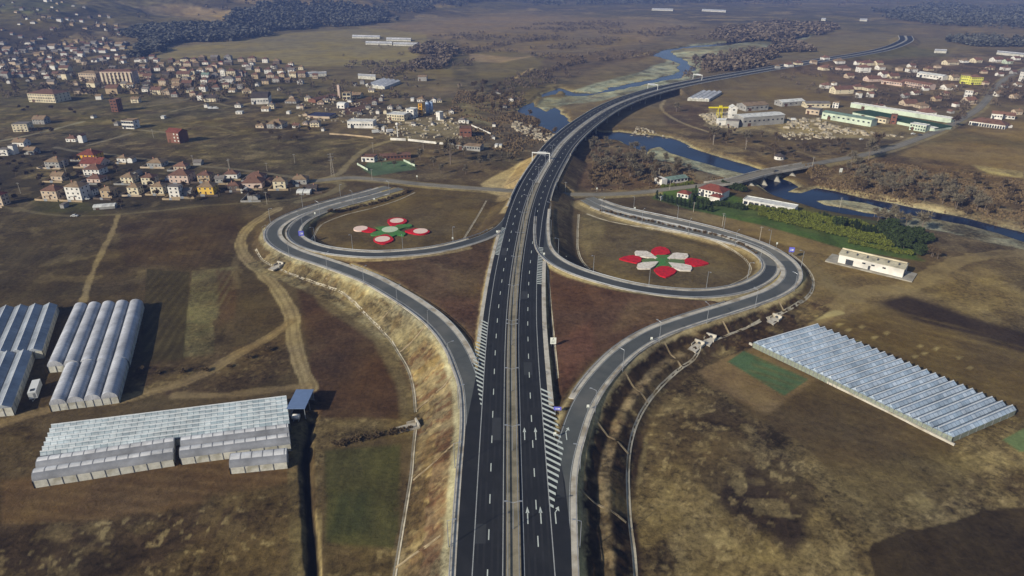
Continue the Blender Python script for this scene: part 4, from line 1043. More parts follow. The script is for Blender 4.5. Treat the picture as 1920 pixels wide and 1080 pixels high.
def greenhouse(label, O, U, V, n, eave=3.2, rise=1.8, arc=False, m=M_FILM, wm=M_WALLF, group='multi span greenhouses', seg=8, z0=0.0, name='greenhouse', alt=None):
    """O, U, V: bearings of three eave corners; n spans side by side from O to U, each running from O to V"""
    o = np.array([*G(*O, eave+z0)]); u = (np.array([*G(*U, eave+z0)])-o)/n; v = np.array([*G(*V, eave+z0)])-o
    t = empty(name, (o[0], o[1], z0), 0, label, 'greenhouse', group)
    def P(a, b, z): q = u*a+v*b; return (q[0], q[1], z)
    if arc: prof = [(.5-.5*math.cos(math.pi*i/seg), eave+rise*math.sin(math.pi*i/seg)) for i in range(seg+1)]
    else: prof = [(0, eave), (.5, eave+rise), (1, eave)]
    Lv = float(np.linalg.norm(v)); Lu = float(np.linalg.norm(u))
    for k in range(n):
        me = bpy.data.meshes.new('roof_span'); vs = []; fs = []; uv = []
        for bb in (0, 1):
            for i, (a, z) in enumerate(prof): vs.append(P(k+a*.985+.0075, bb, z+rnd.uniform(-.01, .01)))
        q = len(prof); acc = 0
        for i in range(q-1):
            l = math.hypot((prof[i+1][0]-prof[i][0])*Lu, prof[i+1][1]-prof[i][1])
            fs.append((i, q+i, q+i+1, i+1)); uv += [(0, acc), (Lv, acc), (Lv, acc+l), (0, acc+l)]; acc += l
        # end gables
        vs += vs[:2*q]
        fs.append(tuple(range(2*q, 3*q))); uv += [(prof[i][0]*Lu, prof[i][1]) for i in range(q)]
        fs.append(tuple(range(4*q-1, 3*q-1, -1))); uv += [(prof[i][0]*Lu, prof[i][1]) for i in range(q-1, -1, -1)]
        me.from_pydata(vs, [], fs); ul = me.uv_layers.new(name='UVMap')
        off = 2.0*rnd.randint(0, 9) if alt else 0
        for i, w in enumerate(uv): ul.data[i].uv = (w[0]+off, w[1])
        me.materials.append(m)
        ob_ = bpy.data.objects.new('roof_span', me); COL.objects.link(ob_); ob_.parent = t
        if arc: me.polygons.foreach_set('use_smooth', [i < q-1 for i in range(len(fs))])
    if not arc:
        for k in range(n):
            for nm, aa, zz, ww, mm in (('ridge_cap', k+.5, eave+rise, .16, wmat_('white')), ('gutter', k+.0, eave, .24, M_DARKST)):
                p, q = P(aa, 0, zz), P(aa, 1, zz); ux, uy = u[0]/np.linalg.norm(u[:2])*ww, u[1]/np.linalg.norm(u[:2])*ww
                b = MB(); rg = [[(c[0]-ux, c[1]-uy, zz-.1), (c[0]-ux*.8, c[1]-uy*.8, zz+.09), (c[0]+ux*.8, c[1]+uy*.8, zz+.09), (c[0]+ux, c[1]+uy, zz-.1)] for c in (p, q)]
                b.loft(rg); b.build(nm, mm, t)
    b = MB()
    for a0, b0, a1, b1 in ((0.01, 0.002, n-.01, 0.002), (n-.01, 0.002, n-.01, .998), (n-.01, .998, .01, .998), (.01, .998, .01, .002)):
        b.face([P(a0, b0, -.5), P(a1, b1, -.5), P(a1, b1, eave+.02), P(a0, b0, eave+.02)])
    b.build('side_wall', wm, t)
    b = MB()
    for a0, b0, a1, b1, na in ((0, 0, n, 0, n*2), (n, 0, n, 1, max(2, int(Lv/4))), (0, 1, n, 1, n*2), (0, 0, 0, 1, max(2, int(Lv/4)))):
        for i in range(na+1):
            s = i/na; p = P(a0+(a1-a0)*s, b0+(b1-b0)*s, 0); b.box(p[0]-.08, p[0]+.08, p[1]-.08, p[1]+.08, -.4, eave+.06)
            if n < 20: b.build('post', M_STEEL, t); b = MB()
    if n >= 20: b.build('posts', M_STEEL, t)['kind'] = 'stuff'
    return t
M_FILMG = pane_mat('dull_greenhouse_film', (148,153,158), (156,161,166), (130,136,142), 2.5, 60, .45, .03)
greenhouse('grey ridged greenhouse cut by the left edge, upper block', (-76,668), (79,658), (-28,579), 5, 3.5, 1.4, m=M_FILMG)
greenhouse('grey ridged greenhouse cut by the left edge, lower block', (-121,777), (22,764), (-63,669), 4, 3.5, 1.4, m=M_FILMG)
greenhouse('five round tunnel greenhouse behind the white trailer, upper block', (88,688), (241,677), (139,576), 5, 2.8, 2.4, True)
greenhouse('four round tunnel greenhouse with a pale lower end wall, lower block', (92,760), (221,744), (122,689), 4, 2.8, 2.4, True)
greenhouse('long glass greenhouse with patchy panes beside the blue roofed shed', (75,856), (99,797), (543,795), 7, 3.0, 1.15, m=M_GLASS, alt=1)
greenhouse('white film greenhouse at the front left of the glass rows', (60,903), (75,860), (325,862), 2, 2.8, 1.9, True, m=M_FILMW)
greenhouse('white film greenhouse right of the dark gap', (337,860), (341,822), (545,833), 2, 2.8, 1.9, True, m=M_FILMW)
greenhouse('short single span white greenhouse below the front row', (430,878), (434,852), (538,867), 1, 2.6, 1.8, True, m=M_FILMW)
GF = greenhouse('very large pale blue glass greenhouse of many narrow ridges on the right', (1412,642), (1787,820), (1526,609), 24, 2.4, 1.35, m=M_GLASS2, wm=M_WALLG, alt=1)
b = MB()                                                     # its pale plinth
x0, y0 = G(1405,645); x1, y1 = G(1789,836); L_ = math.hypot(x1-x0, y1-y0); th = math.atan2(y1-y0, x1-x0)
pl = empty('greenhouse_plinth_wall', (x0, y0, 0), th, 'low pale kerb wall along the lower side of the large blue greenhouse', 'wall')
b.box(0, L_, -.35, .35, -.4, .85); b.build('kerb_wall', M_CONCL, pl)
greenhouse('low pale blue greenhouse beyond the works on the far left bank', (685,158), (721,163), (716,147), 4, 3.5, 1.5, m=M_FILMW, group='far greenhouses')
greenhouse('low white greenhouse by the far end of the river bridge', (1289,184), (1330,186), (1315,170), 4, 3.0, 1.4, m=M_FILMW, group='far greenhouses')
for lab, a, c_, h in (('topmost white tunnel in the far valley field', (660,69), (712,70), 3), ('short white tunnel right of the topmost one in the far field', (724,74), (770,75), 3),
                   ('long white tunnel in the lower left of the far row', (685,81), (735,82), 3), ('long white tunnel in the lower right of the far row', (737,83), (786,84), 3)):
    greenhouse(lab, a, (a[0]+2, a[1]-2.2), c_, 1, 3, 3, True, m=M_FILMW, group='far white tunnels')
for i, (a, c_) in enumerate((((1222,17.5),(1262,18.5)),((1316,19),(1361,21)),((1752,95),(1775,96)),((1869,98),(1921,103)),((1612,37),(1626,37.5)),((1540,36),(1548,36.5)),((540,140),(612,138)),((671,142),(704,144)))):
    greenhouse(['faint pale shed streak at the far centre','faint pale shed streak right of the far centre','small pale streak left of the far right village','long pale tunnel at the far right edge','small white far roof left of the motorway end','tiny white far roof near the horizon right','low tan roofed shed behind the left village','low pale shed left of the pale blue greenhouse'][i], a, (a[0]+1, a[1]-1.5), c_, 1, 4, 2.5, True, m=M_FILMW, group='far low sheds', name='far_shed')
# ------------------------------------------------------------------ houses and works
WALLS = {'white': (214,210,200), 'cream': (206,194,164), 'beige': (186,168,144), 'pink': (196,174,158), 'grey': (150,148,142), 'yellow': (214,176,78), 'ochre': (214,160,56), 'brick': (118,80,64), 'green': (186,198,176), 'dark': (92,80,70), 'lime': (206,204,96), 'tan': (170,150,120), 'blue': (150,170,196)}
ROOFS = {'brown': (104,76,62), 'red': (112,60,48), 'grey': (112,106,100), 'dark': (70,62,58), 'tan': (128,108,84), 'pale': (168,162,140), 'white': (196,196,190), 'green': (110,130,118), 'terracotta': (120,88,72), 'navy': (46,50,78), 'darkgreen': (40,66,42)}
def wmat(k): return mat(k+'_render', WALLS[k], .9, .08, .3, dirt=tuple(int(v*.84) for v in WALLS[k]))
def rmat(k): return mat(k+'_tiles' if k not in ('grey','white','green','navy','darkgreen') else k+'_sheet', ROOFS[k], .85, .16, .8, dirt=tuple(int(v*.8) for v in ROOFS[k]))
M_WIN = mat('window_glass', (40,46,54), .2, .1, 1, spec=.5)
M_WFR = mat('window_frame', (200,198,190), .6, .05, 1)
M_DOOR = mat('door_wood', (84,58,40), .7, .15, 1)
M_CHIM = mat('chimney_brick', (150,112,92), .9, .1, 1)
ORD = ['first','second','third','fourth','fifth','sixth','seventh','eighth','ninth','tenth','eleventh','twelfth','thirteenth','fourteenth','fifteenth','sixteenth','seventeenth','eighteenth','nineteenth','twentieth']
def house(px, py, wpx, hpx, wall='white', roof='brown', depth=None, rot=0.0, kind='hip', label=None, cat='house', group=None, win=0, name='house', pitch=.42, over=.5, chim=True, z=None, storeys=None):
    """px,py: middle of the foot of the wall facing the drone; wpx,hpx: its width and height as seen"""
    x, y = G(px, py)
    zz = hz(x, y)
    if abs(zz) > 1.5:                               # on the hill: walk along the bearing to the real ground
        for _ in range(6): x, y = G(px, py, zz); zz = hz(x, y)
    s = mpp(py, zz); w = wpx*s
    ang = PITCH-math.atan((540-py)/F)
    h = max(2.4, hpx*s/max(.5, math.cos(ang)))
    d = depth or min(max(w*.85, 6), 13)
    t = empty(name, (x, y, zz), R(rot), label, cat, group)
    hw = w/2
    b = MB(); b.box(-hw, hw, 0, d, -1.5, h)
    if kind == 'gable': 
        rr = hw*pitch*1.3 if w <= d else d/2*pitch*1.3
        if w <= d: b.face([(-hw,0,h),(hw,0,h),(0,0,h+rr)]); b.face([(hw,d,h),(-hw,d,h),(0,d,h+rr)])
        else: b.face([(hw,0,h),(hw,d,h),(hw,d/2,h+rr)]); b.face([(-hw,d,h),(-hw,0,h),(-hw,d/2,h+rr)])
    b.build('wall', wmat(wall), t)
    b = MB(); o = over; th = .18
    if kind == 'flat':
        b.box(-hw-.15, hw+.15, -.15, d+.15, h, h+.35)
    elif kind == 'arc':
        n = 8; rings = []
        for yy in (-.1, d+.1): rings.append([((hw+.1)*-math.cos(math.pi*i/n), yy, h+.02+w*.22*math.sin(math.pi*i/n)) for i in range(n+1)])
        b.loft(rings, True)
    else:
        m_ = min(w, d)/2; rr = m_*pitch*1.3
        ex, ey0, ey1 = hw+o, -o, d+o; zl = h-o*pitch*.9+.12
        if kind == 'hip':
            if w >= d: a1 = (-(hw-d/2)*1.0, d/2); a2 = ((hw-d/2)*1.0, d/2)
            else: a1 = (0, w/2); a2 = (0, d-w/2)
            A = (a1[0], a1[1], h+rr+.15); B = (a2[0], a2[1], h+rr+.15)
            C = [(-ex,ey0,zl),(ex,ey0,zl),(ex,ey1,zl),(-ex,ey1,zl)]
            if w >= d: b.face([C[0],C[1],B,A]); b.face([C[1],C[2],B]); b.face([C[2],C[3],A,B]); b.face([C[3],C[0],A])
            else: b.face([C[0],C[1],A]); b.face([C[1],C[2],B,A]); b.face([C[2],C[3],B]); b.face([C[3],C[0],A,B])
            b.face([(p[0],p[1],p[2]-.02) for p in C[::-1]])
        else:
            if w <= d:
                pr = [(-ex, zl), (0, h+rr+.15), (ex, zl), (ex, zl-th), (0, h+rr+.15-th), (-ex, zl-th)]
                b.loft([[(a, ey0, c) for a, c in pr], [(a, ey1, c) for a, c in pr]])
            else:
                pr = [(ey0, zl), (d/2, h+rr+.15), (ey1, zl), (ey1, zl-th), (d/2, h+rr+.15-th), (ey0, zl-th)]
                b.loft([[(-ex, a, c) for a, c in pr], [(ex, a, c) for a, c in pr]])
    rf = b.build('roof', rmat(roof), t)
    if chim and kind in ('hip', 'gable') and w > 5:
        b = MB(); cx = hw*.35*rnd.choice((-1, 1)); cy = d*.42; cz = h+.2
        b.box(cx-.35, cx+.35, cy-.35, cy+.35, cz, h+min(w, d)*pitch*.65+.9); b.build('chimney', M_CHIM, rf)
    if win:
        st = storeys or max(1, int(round(h/2.9)))
        wm = bpy.data.meshes.get('pane_std')
        n = max(2, int(w/3.0)) if win is True or win == 1 else int(win)
        for k in range(st):
            zc = (k+.52)*h/st
            for i in range(n):
                if k == 0 and i == n//2 and n > 2:
                    b = MB(); xx = -hw+(i+.5)*w/n; b.box(xx-.5, xx+.5, -.08, .02, 0, 2.1); b.build('door', M_DOOR, t); continue
                xx = -hw+(i+.5)*w/n
                b = MB(); b.box(xx-.62, xx+.62, -.07, .02, zc-.66, zc+.7); wf = b.build('window', M_WFR, t)
                b = MB(); b.box(xx-.52, xx+.52, -.10, -.06, zc-.56, zc+.6); b.build('pane', M_WIN, wf)
        for k in range(st):                                    # the flank the drone sees least still has windows
            zc = (k+.52)*h/st; sx = 1 if px < 960 else -1
            for q in (.3, .7):
                b = MB(); b.box(sx*hw-.04, sx*hw+.04, d*q-.5, d*q+.5, zc-.55, zc+.6); b.build('window', M_WIN, t)
        if st > 1 and rnd.random() < .5:
            b = MB(); b.box(-hw*.7, hw*.2, -1.2, -.0, h/st-.15, h/st+.02); b.box(-hw*.7, hw*.2, -1.2, -1.12, h/st, h/st+.9); b.build('balcony', wmat(wall), t)
    return t
# the village rows beside the fields (seen clearly: windows, doors, chimneys)
NEAR = [ # cx, foot, w, h, wall, roof, kind, rot
 (99,314.8,29,11,'grey','tan','hip',-6),(107,339,22,9,'beige','tan','gable',-5),(94.5,374,31,16,'beige','brown','hip',-7),(140.5,375,31,24,'white','tan','hip',-8),
 (166,367,19,11,'white','brown','hip',-8),(200,371,22,14,'tan','tan','hip',-10),(162.5,301,33,10,'ochre','red','hip',-4),(170,313,40,6,'pink','red','gable',-4),(172.5,329,31,11,'white','brown','hip',-4),
 (176,342,26,7,'pink','brown','hip',-6),(228.5,305,17,8,'white','tan','hip',-4),(244,306,10,8,'white','tan','gable',-4),(35,275,22,8,'white','tan','gable',-4),(6,292,19,11,'white','grey','flat',0),
 (23.5,290,9,16,'white','grey','flat',0),(55,290,20,8,'grey','tan','gable',-5),(133,266,19,6,'white','brown','hip',-5),(152,268,9,13,'white','brown','gable',-5),(39.5,247,26,14,'cream','grey','flat',8),
 (-2,386,20,20,'beige','red','hip',-8),(238.5,343,23,11,'cream','tan','hip',-3),(250.5,365,21,14,'cream','tan','hip',-4),(278,347,23,14,'cream','brown','hip',-3),(295.5,364,24,14,'cream','tan','hip',-3),
 (290,314,28,8,'grey','tan','hip',-4),(337.5,319,23,7,'beige','terracotta','hip',0),(336,343,36,14,'pink','brown','hip',-2),(328,371,20,20,'white','grey','flat',-2),(382.5,341,23,12,'tan','brown','hip',0),
 (386.5,365,29,14,'yellow','tan','hip',0),(433,336,24,9,'white','brown','hip',2),(438,357,21,9,'dark','brown','hip',2),(473,353,37,10,'pink','brown','hip',2),(478,338,30,6,'pink','brown','hip',2),
 (524.5,354,23,14,'cream','tan','hip',3),(562,346,26,9,'grey','tan','hip',3),(474,375,19,8,'grey','grey','flat',3),(412,343,16,8,'grey','grey','gable',2),(349,368,20,9,'grey','grey','gable',2),(456,362,8,5,'white','white','flat',2),
 (117,391,7,4,'grey','grey','flat',0),(585,360,18,8,'dark','dark','gable',3),(254,330,12,5,'grey','grey','gable',-3),(315,340,10,6,'blue','grey','flat',0),(370,310,14,4,'grey','grey','gable',0),(504,347,10,8,'dark','brown','gable',2)]
rows = [('topmost row beside the fields', 0, 297), ('upper row beside the fields', 297, 332), ('middle row beside the fields', 332, 350), ('lower row beside the fields', 350, 368), ('front row at the field edge', 368, 400)]
for rn, ya, yb in rows:
    R_ = sorted([q for q in NEAR if ya <= q[1] < yb])
    for i, q in enumerate(R_):
        shed = q[2] < 15 or (q[6] == 'flat' and q[4] == 'grey')
        house(q[0], q[1], q[2], q[3], q[4], q[5], kind=q[6], rot=q[7], win=0 if shed else 1, chim=not shed,
              label='%s %s with %s roof, %s from left, %s' % (q[4], 'shed' if shed else 'house', q[5], ORD[i], rn),
              cat='shed' if shed else 'house', group='sheds of the left village' if shed else 'houses of the near left village', name='shed' if shed else 'village_house')
for i, q in enumerate([q for q in NEAR if q[2] >= 15 and q[1] > 298]):
    x, y = G(q[0], q[1]); s_ = mpp(q[1]); w = q[2]*s_/2+rnd.uniform(2.5, 5); f = rnd.uniform(3, 6); bk = rnd.uniform(11, 15); c, n_ = math.cos(R(q[7])), math.sin(R(q[7]))
    t = empty('garden_fence', (x, y, hz(x, y)), R(q[7]), 'low fence round the garden of the %s house, %s plot from the list of rows' % (q[4], 'front' if q[1] > 350 else 'rear'), 'fence', 'garden fences of the near village')
    t['label'] = 'low pale garden fence around a %s house in the near village' % q[4]
    b = MB(); b.box(-w, w, -f-.1, -f+.1, -.6, 1.3); b.box(-w-.1, -w+.1, -f+.1, bk, -.6, 1.2); b.build('fence_panels', wmat(rnd.choice(('grey', 'tan', 'beige', 'dark'))), t)
    b = MB(); b.box(-w*.2, w*.1, -f-.13, -f+.13, -.2, 1.6); b.build('gate', M_STEEL, t)
# middle distance on the left
MID = [(268,117,12,6,'white','brown'),(292,117.5,9,6,'white','brown'),(295,133,11,6,'white','brown'),(343.5,146,24,7,'cream','brown'),(305,160,14,9,'beige','brown'),(292,177,20,8,'cream','brown'),(245,167,11,8,'white','tan'),(253,193,14,7,'cream','tan'),
 (393,135,14,8,'beige','brown'),(418,143,9,12,'white','grey'),(434,144.5,16,11,'cream','brown'),(448,143.5,13,9,'pink','dark'),(415,155,10,7,'white','grey'),(429,157,18,9,'white','grey'),(380,172,12,9,'white','brown'),(376,188,12,9,'white','brown'),
 (394,191,22,7,'cream','dark'),(386,202,6,6,'white','grey'),(385,121,11,4,'white','brown'),(414,121,8,4,'pink','red'),(460,125,12,4,'white','brown'),(471,123,9,5,'white','grey'),(361,150,10,6,'cream','tan'),(385,148,13,8,'white','green'),
 (434,173,13,4,'white','tan'),(463,175,17,5,'cream','tan'),(446,202,12,5,'white','grey'),(448,214,12,4,'white','white'),(258,142,12,5,'beige','brown'),(276,149,16,6,'beige','brown'),(240,152,12,6,'cream','brown'),(320,133,14,5,'beige','tan'),
 (330,168,16,7,'beige','tan'),(350,162,18,6,'dark','brown'),(398,160,14,5,'dark','brown'),(404,170,16,6,'grey','brown'),(497,118,10,7,'white','brown'),(513,129,10,6,'white','brown'),(526,138,12,5,'white','tan'),(545,124,9,5,'white','tan'),(546,137,12,6,'white','grey'),
 (564,131,9,5,'cream','tan'),(507,146,14,6,'beige','brown'),(483,135,10,6,'beige','brown'),(455,143,12,6,'grey','brown'),(466,131,11,4,'grey','grey'),(73,233,22,9,'grey','tan'),(218,236,8,5,'grey','grey'),(173,222,6,3,'white','grey'),(305,223,6,4,'white','white'),
 (482,162,7,5,'white','grey'),(523,170,6,4,'white','grey'),(560,204,8,5,'white','grey'),(508,204,12,8,'cream','grey'),(497,209,14,5,'white','tan'),(487,240,16,5,'beige','tan'),(515,241,30,8,'grey','tan'),(554.5,240,12,5,'white','brown'),(572,234,9,4,'pink','grey'),
 (590,238,17,8,'cream','grey'),(605,246,5,5,'white','grey'),(577,190,12,7,'cream','grey'),(601,196,12,4,'pink','tan'),(610,192,10,3,'cream','grey'),(622,188,14,3,'beige','grey'),(655,192,8,4,'white','grey'),(664,184,22,4,'cream','tan'),(696,173,11,4,'cream','grey'),
 (716,184,5,5,'white','grey'),(665,161,6,5,'white','dark'),(679,158,8,6,'grey','grey'),(546,185,8,3,'beige','grey'),(545,194,22,4,'grey','tan'),(566,205,6,7,'beige','brown'),(572,218,8,4,'beige','tan'),(540,214,6,4,'white','white'),
 (773,190,6,5,'white','white'),(789,191,14,5,'white','tan'),(813,192,9,5,'white','grey'),(824,192,9,4,'cream','grey'),(846,214,9,5,'white','grey'),(866,231,13,6,'white','grey'),(877,232,4,3,'white','white'),(810,235,4,4,'white','grey'),(926,238,6,5,'white','dark'),
 (708,214,6,6,'white','grey'),(722,214,6,6,'cream','tan'),(731,205,9,5,'white','grey'),(748,205,9,4,'grey','grey'),(775,237,8,5,'white','grey'),(714,190,7,6,'grey','brown'),(702,197,9,6,'grey','brown'),(690,203,9,5,'grey','dark'),(674,215,9,4,'grey','dark'),
 (925,262,6,3,'white','grey'),(930,277,5,4,'white','white'),(938,278,5,3,'cream','white'),(945,203,10,4,'grey','dark'),(958,190,9,3,'white','grey'),(934,176,9,4,'grey','dark')]
_r = random.Random(23); _n = 0; _t = 0
while _n < 52 and _t < 4000:
    _t += 1; px = _r.uniform(128, 600); py = _r.uniform(112, 190)
    if py > 150+max(0, 300-abs(px-330))*.12 or (px > 560 and py < 140) or (px > 470 and py > 160) or (px < 262 and py < 170) or py < 112+(600-px)*.004+max(0, (px-450)*.1): continue
    if any(abs(px-q[0]) < (q[2]*.5+8) and abs(py-q[1]) < 6 for q in MID): continue
    MID.append((px, py, _r.uniform(9, 15), _r.uniform(5, 7.5), _r.choice(('white','cream','beige','grey','dark','tan')), _r.choice(('brown','brown','dark','tan','grey')))); _n += 1
MIDROW = [('behind the school', 0, 130), ('around the long apartment block', 130, 160), ('below the apartment block', 160, 185), ('between the village and the works', 185, 215), ('nearest the open meadow', 215, 290)]
for rn, ya, yb in MIDROW:
    R_ = sorted([q for q in MID if ya <= q[1] < yb])
    for i, q in enumerate(R_):
        small = q[2] < 9
        house(q[0], q[1], q[2], q[3], q[4], q[5], rot=rnd.uniform(-10, 8), kind='flat' if q[5] in ('white',) else rnd.choice(('hip','hip','gable')), win=0 if small else (2 if q[2] < 13 else 1), chim=not small,
              label='%s %s with %s roof %s' % (q[4], 'hut' if small else 'house', q[5], rn), cat='hut' if small else 'house', group='%s %s roofed %s %s' % (q[4], q[5], 'huts' if small else 'houses', rn), name='hut' if small else 'village_house')
# the hillside village, a few pixels each
FARL = [(23,114,14,5,'white'),(35,119,10,5,'white'),(120,105,11,5,'white'),(121,117.5,9,4,'white'),(120,136,17,8,'cream'),(121,149.5,11,10,'cream'),(103,143,12,5,'beige'),(81,140,15,4,'white'),(88,148,13,5,'white'),(62,149.5,13,5,'beige'),
 (66,136,11,5,'beige'),(38,145,13,6,'grey'),(25,134,7,5,'white'),(10,147,12,9,'grey'),(5,130,10,7,'white'),(65,122,10,4,'white'),(49,127,10,4,'white'),(99,131,10,8,'white'),(77,112.5,9,3,'white'),(151,107,10,7,'white'),(173.5,98,13,5,'white'),
 (192,100,12,5,'white'),(201,111,10,4,'white'),(219,106,6,5,'white'),(228,119,10,5,'white'),(100,57.5,12,8,'white'),(146,46,6,4,'white'),(160,70.6,8,5,'white'),(134,70,7,4,'white'),(197,81,7,6,'white'),(81,93,10,5,'grey'),(97,92,13,6,'white'),
 (53,88,13,4,'white'),(12,98,16,6,'grey'),(128,93,13,4,'grey'),(222,87,15,4,'grey'),(54,67,11,6,'grey'),(84,67,9,5,'grey'),(120,75,11,7,'white'),(175,86,11,6,'grey'),(49,47,6,3,'white'),(209,58,4,3,'white'),(186,66,5,4,'white'),(5,47,6,3,'white'),
 (171,164,18,8,'cream'),(233,164,13,7,'cream'),(148,176,16,6,'beige'),(95,158,13,5,'beige'),(80,162,9,4,'white'),(16,157,6,5,'white'),(52,153,7,3,'grey'),(159,122,10,6,'beige'),(196,120,9,5,'grey'),(210,131,12,4,'beige'),(195,165,10,4,'grey'),
 (140,160,12,5,'beige'),(185,187,10,7,'white'),(160,176,14,4,'beige'),(90,167,14,5,'beige'),(210,176,22,10,'tan'),(252,176,14,6,'tan')]
occ = [(q[0], q[1]) for q in FARL+MID]
r2_ = random.Random(11)
tries = 0
while len(FARL) < 215 and tries < 6000:
    tries += 1
    px = r2_.uniform(-60, 300); py = r2_.uniform(42, 150)
    if px > 235 and py < 104: continue
    if py < 42+max(0, px-60)*.12: continue
    if py > 118 and 128 < px < 262: continue
    if any(abs(px-a)*.8 < 7 and abs(py-b_) < 3.6+py*.012 for a, b_ in occ): continue
    occ.append((px, py)); k = .6+py/190
    FARL.append((px, py, r2_.uniform(6, 11)*k, r2_.uniform(3, 5)*k, r2_.choice(('white','grey','beige','grey','tan','dark','grey'))))
rnd2 = random.Random(5)
for q in FARL:
    band = 'at the foot of the slope' if q[1] > 140 else 'low on the slope' if q[1] > 118 else 'on the lower middle slope' if q[1] > 98 else 'on the upper middle slope' if q[1] > 75 else 'high on the slope'
    side = 'by the left edge' if q[0] < 50 else 'left of centre' if q[0] < 110 else 'right of centre' if q[0] < 175 else 'on the right side'
    rf_ = rnd2.choice(('brown','brown','tan','grey','dark')); kd = rnd2.choice(('hip','gable'))
    house(q[0], q[1], q[2], q[3], q[4], rf_, rot=rnd2.uniform(-12, 10), kind=kd, chim=False,
          label='tiny %s house with %s roof %s, %s' % (q[4], rf_, band, side), group='tiny %s %s roofed houses %s %s' % (q[4], rf_, band, side), name='hillside_house')
# the right hand village
FR = [(1610,122,10,5,'white'),(1629,123,24,5,'cream'),(1650,123,14,5,'cream'),(1622,136,21,9,'white'),(1654,131,14,5,'white'),(1660,146,15,7,'white'),(1678,147,20,4,'cream'),(1712,127,12,4,'white'),(1713,136,16,6,'white'),(1792,151,16,6,'cream'),
 (1641,153,28,5,'pink'),(1611,168,17,5,'cream'),(1636,171,20,5,'cream'),(1633,183,10,7,'white'),(1612,184,8,9,'white'),(1720,178,14,3,'white'),(1737,170,11,5,'white'),(1783,169,20,5,'white'),(1790,163,9,4,'white'),
 (1826,179,16,6,'cream'),(1822,196,20,8,'beige'),(1709,199,25,5,'beige'),(1733,203,20,5,'beige'),(1644,205,16,5,'white'),(1656,204,8,5,'white'),(1744,217,26,6,'white'),(1888,132,13,5,'white'),(1835,118,16,5,'cream'),(1787,122,26,5,'cream'),(1811,118,13,4,'white'),
 (1873,117,18,5,'white'),(1875,181,16,5,'white'),(1894,240,8,4,'white'),(1911,163,12,4,'white'),(1482,126,13,5,'white'),(1498,127,14,4,'cream'),(1552,132,22,5,'cream'),(1585,132,22,4,'pink'),(1549,118,13,5,'white'),(1576,120,20,5,'white'),(1595,147,14,5,'beige'),
 (1551,166,16,6,'white'),(1566,160,7,4,'white'),(1583,176,38,8,'cream'),(1459,129,8,5,'grey'),(1688,133,10,5,'beige'),(1745,133,14,4,'tan'),(1760,128,10,4,'beige'),(1860,131,12,4,'cream'),(1847,138,10,4,'beige'),(1877,143,11,4,'white'),(1903,139,10,4,'grey'),
 (1850,160,10,5,'beige'),(1886,165,9,4,'grey'),(1700,184,12,5,'grey'),(1759,190,14,5,'tan'),(1776,179,12,4,'beige'),(1795,201,9,6,'white'),(1786,213,8,4,'grey'),(1893,120,14,5,'green'),(1908,113,12,4,'white'),(1526,125,11,4,'beige'),(1905,185,12,5,'beige'),(1910,215,14,6,'beige')]
for q in FR:
    rk = random.Random(int(q[0]*7+q[1]))
    band = 'behind the long pink building' if q[1] < 150 else 'between the long pink building and the works' if q[1] < 200 else 'by the crossroads near the works'
    rfk = rk.choice(('brown','terracotta','brown','tan')); sm = q[2] < 12
    house(q[0], q[1], q[2], q[3], q[4], rfk, rot=rk.uniform(4, 16), kind=rk.choice(('hip','gable')), win=0 if sm else 2, chim=not sm,
          label='%s walled %s with %s roof %s' % (q[4], 'cottage' if sm else 'house', rfk, band), group='%s %s roofed houses %s' % (q[4], rfk, band), name='village_house')
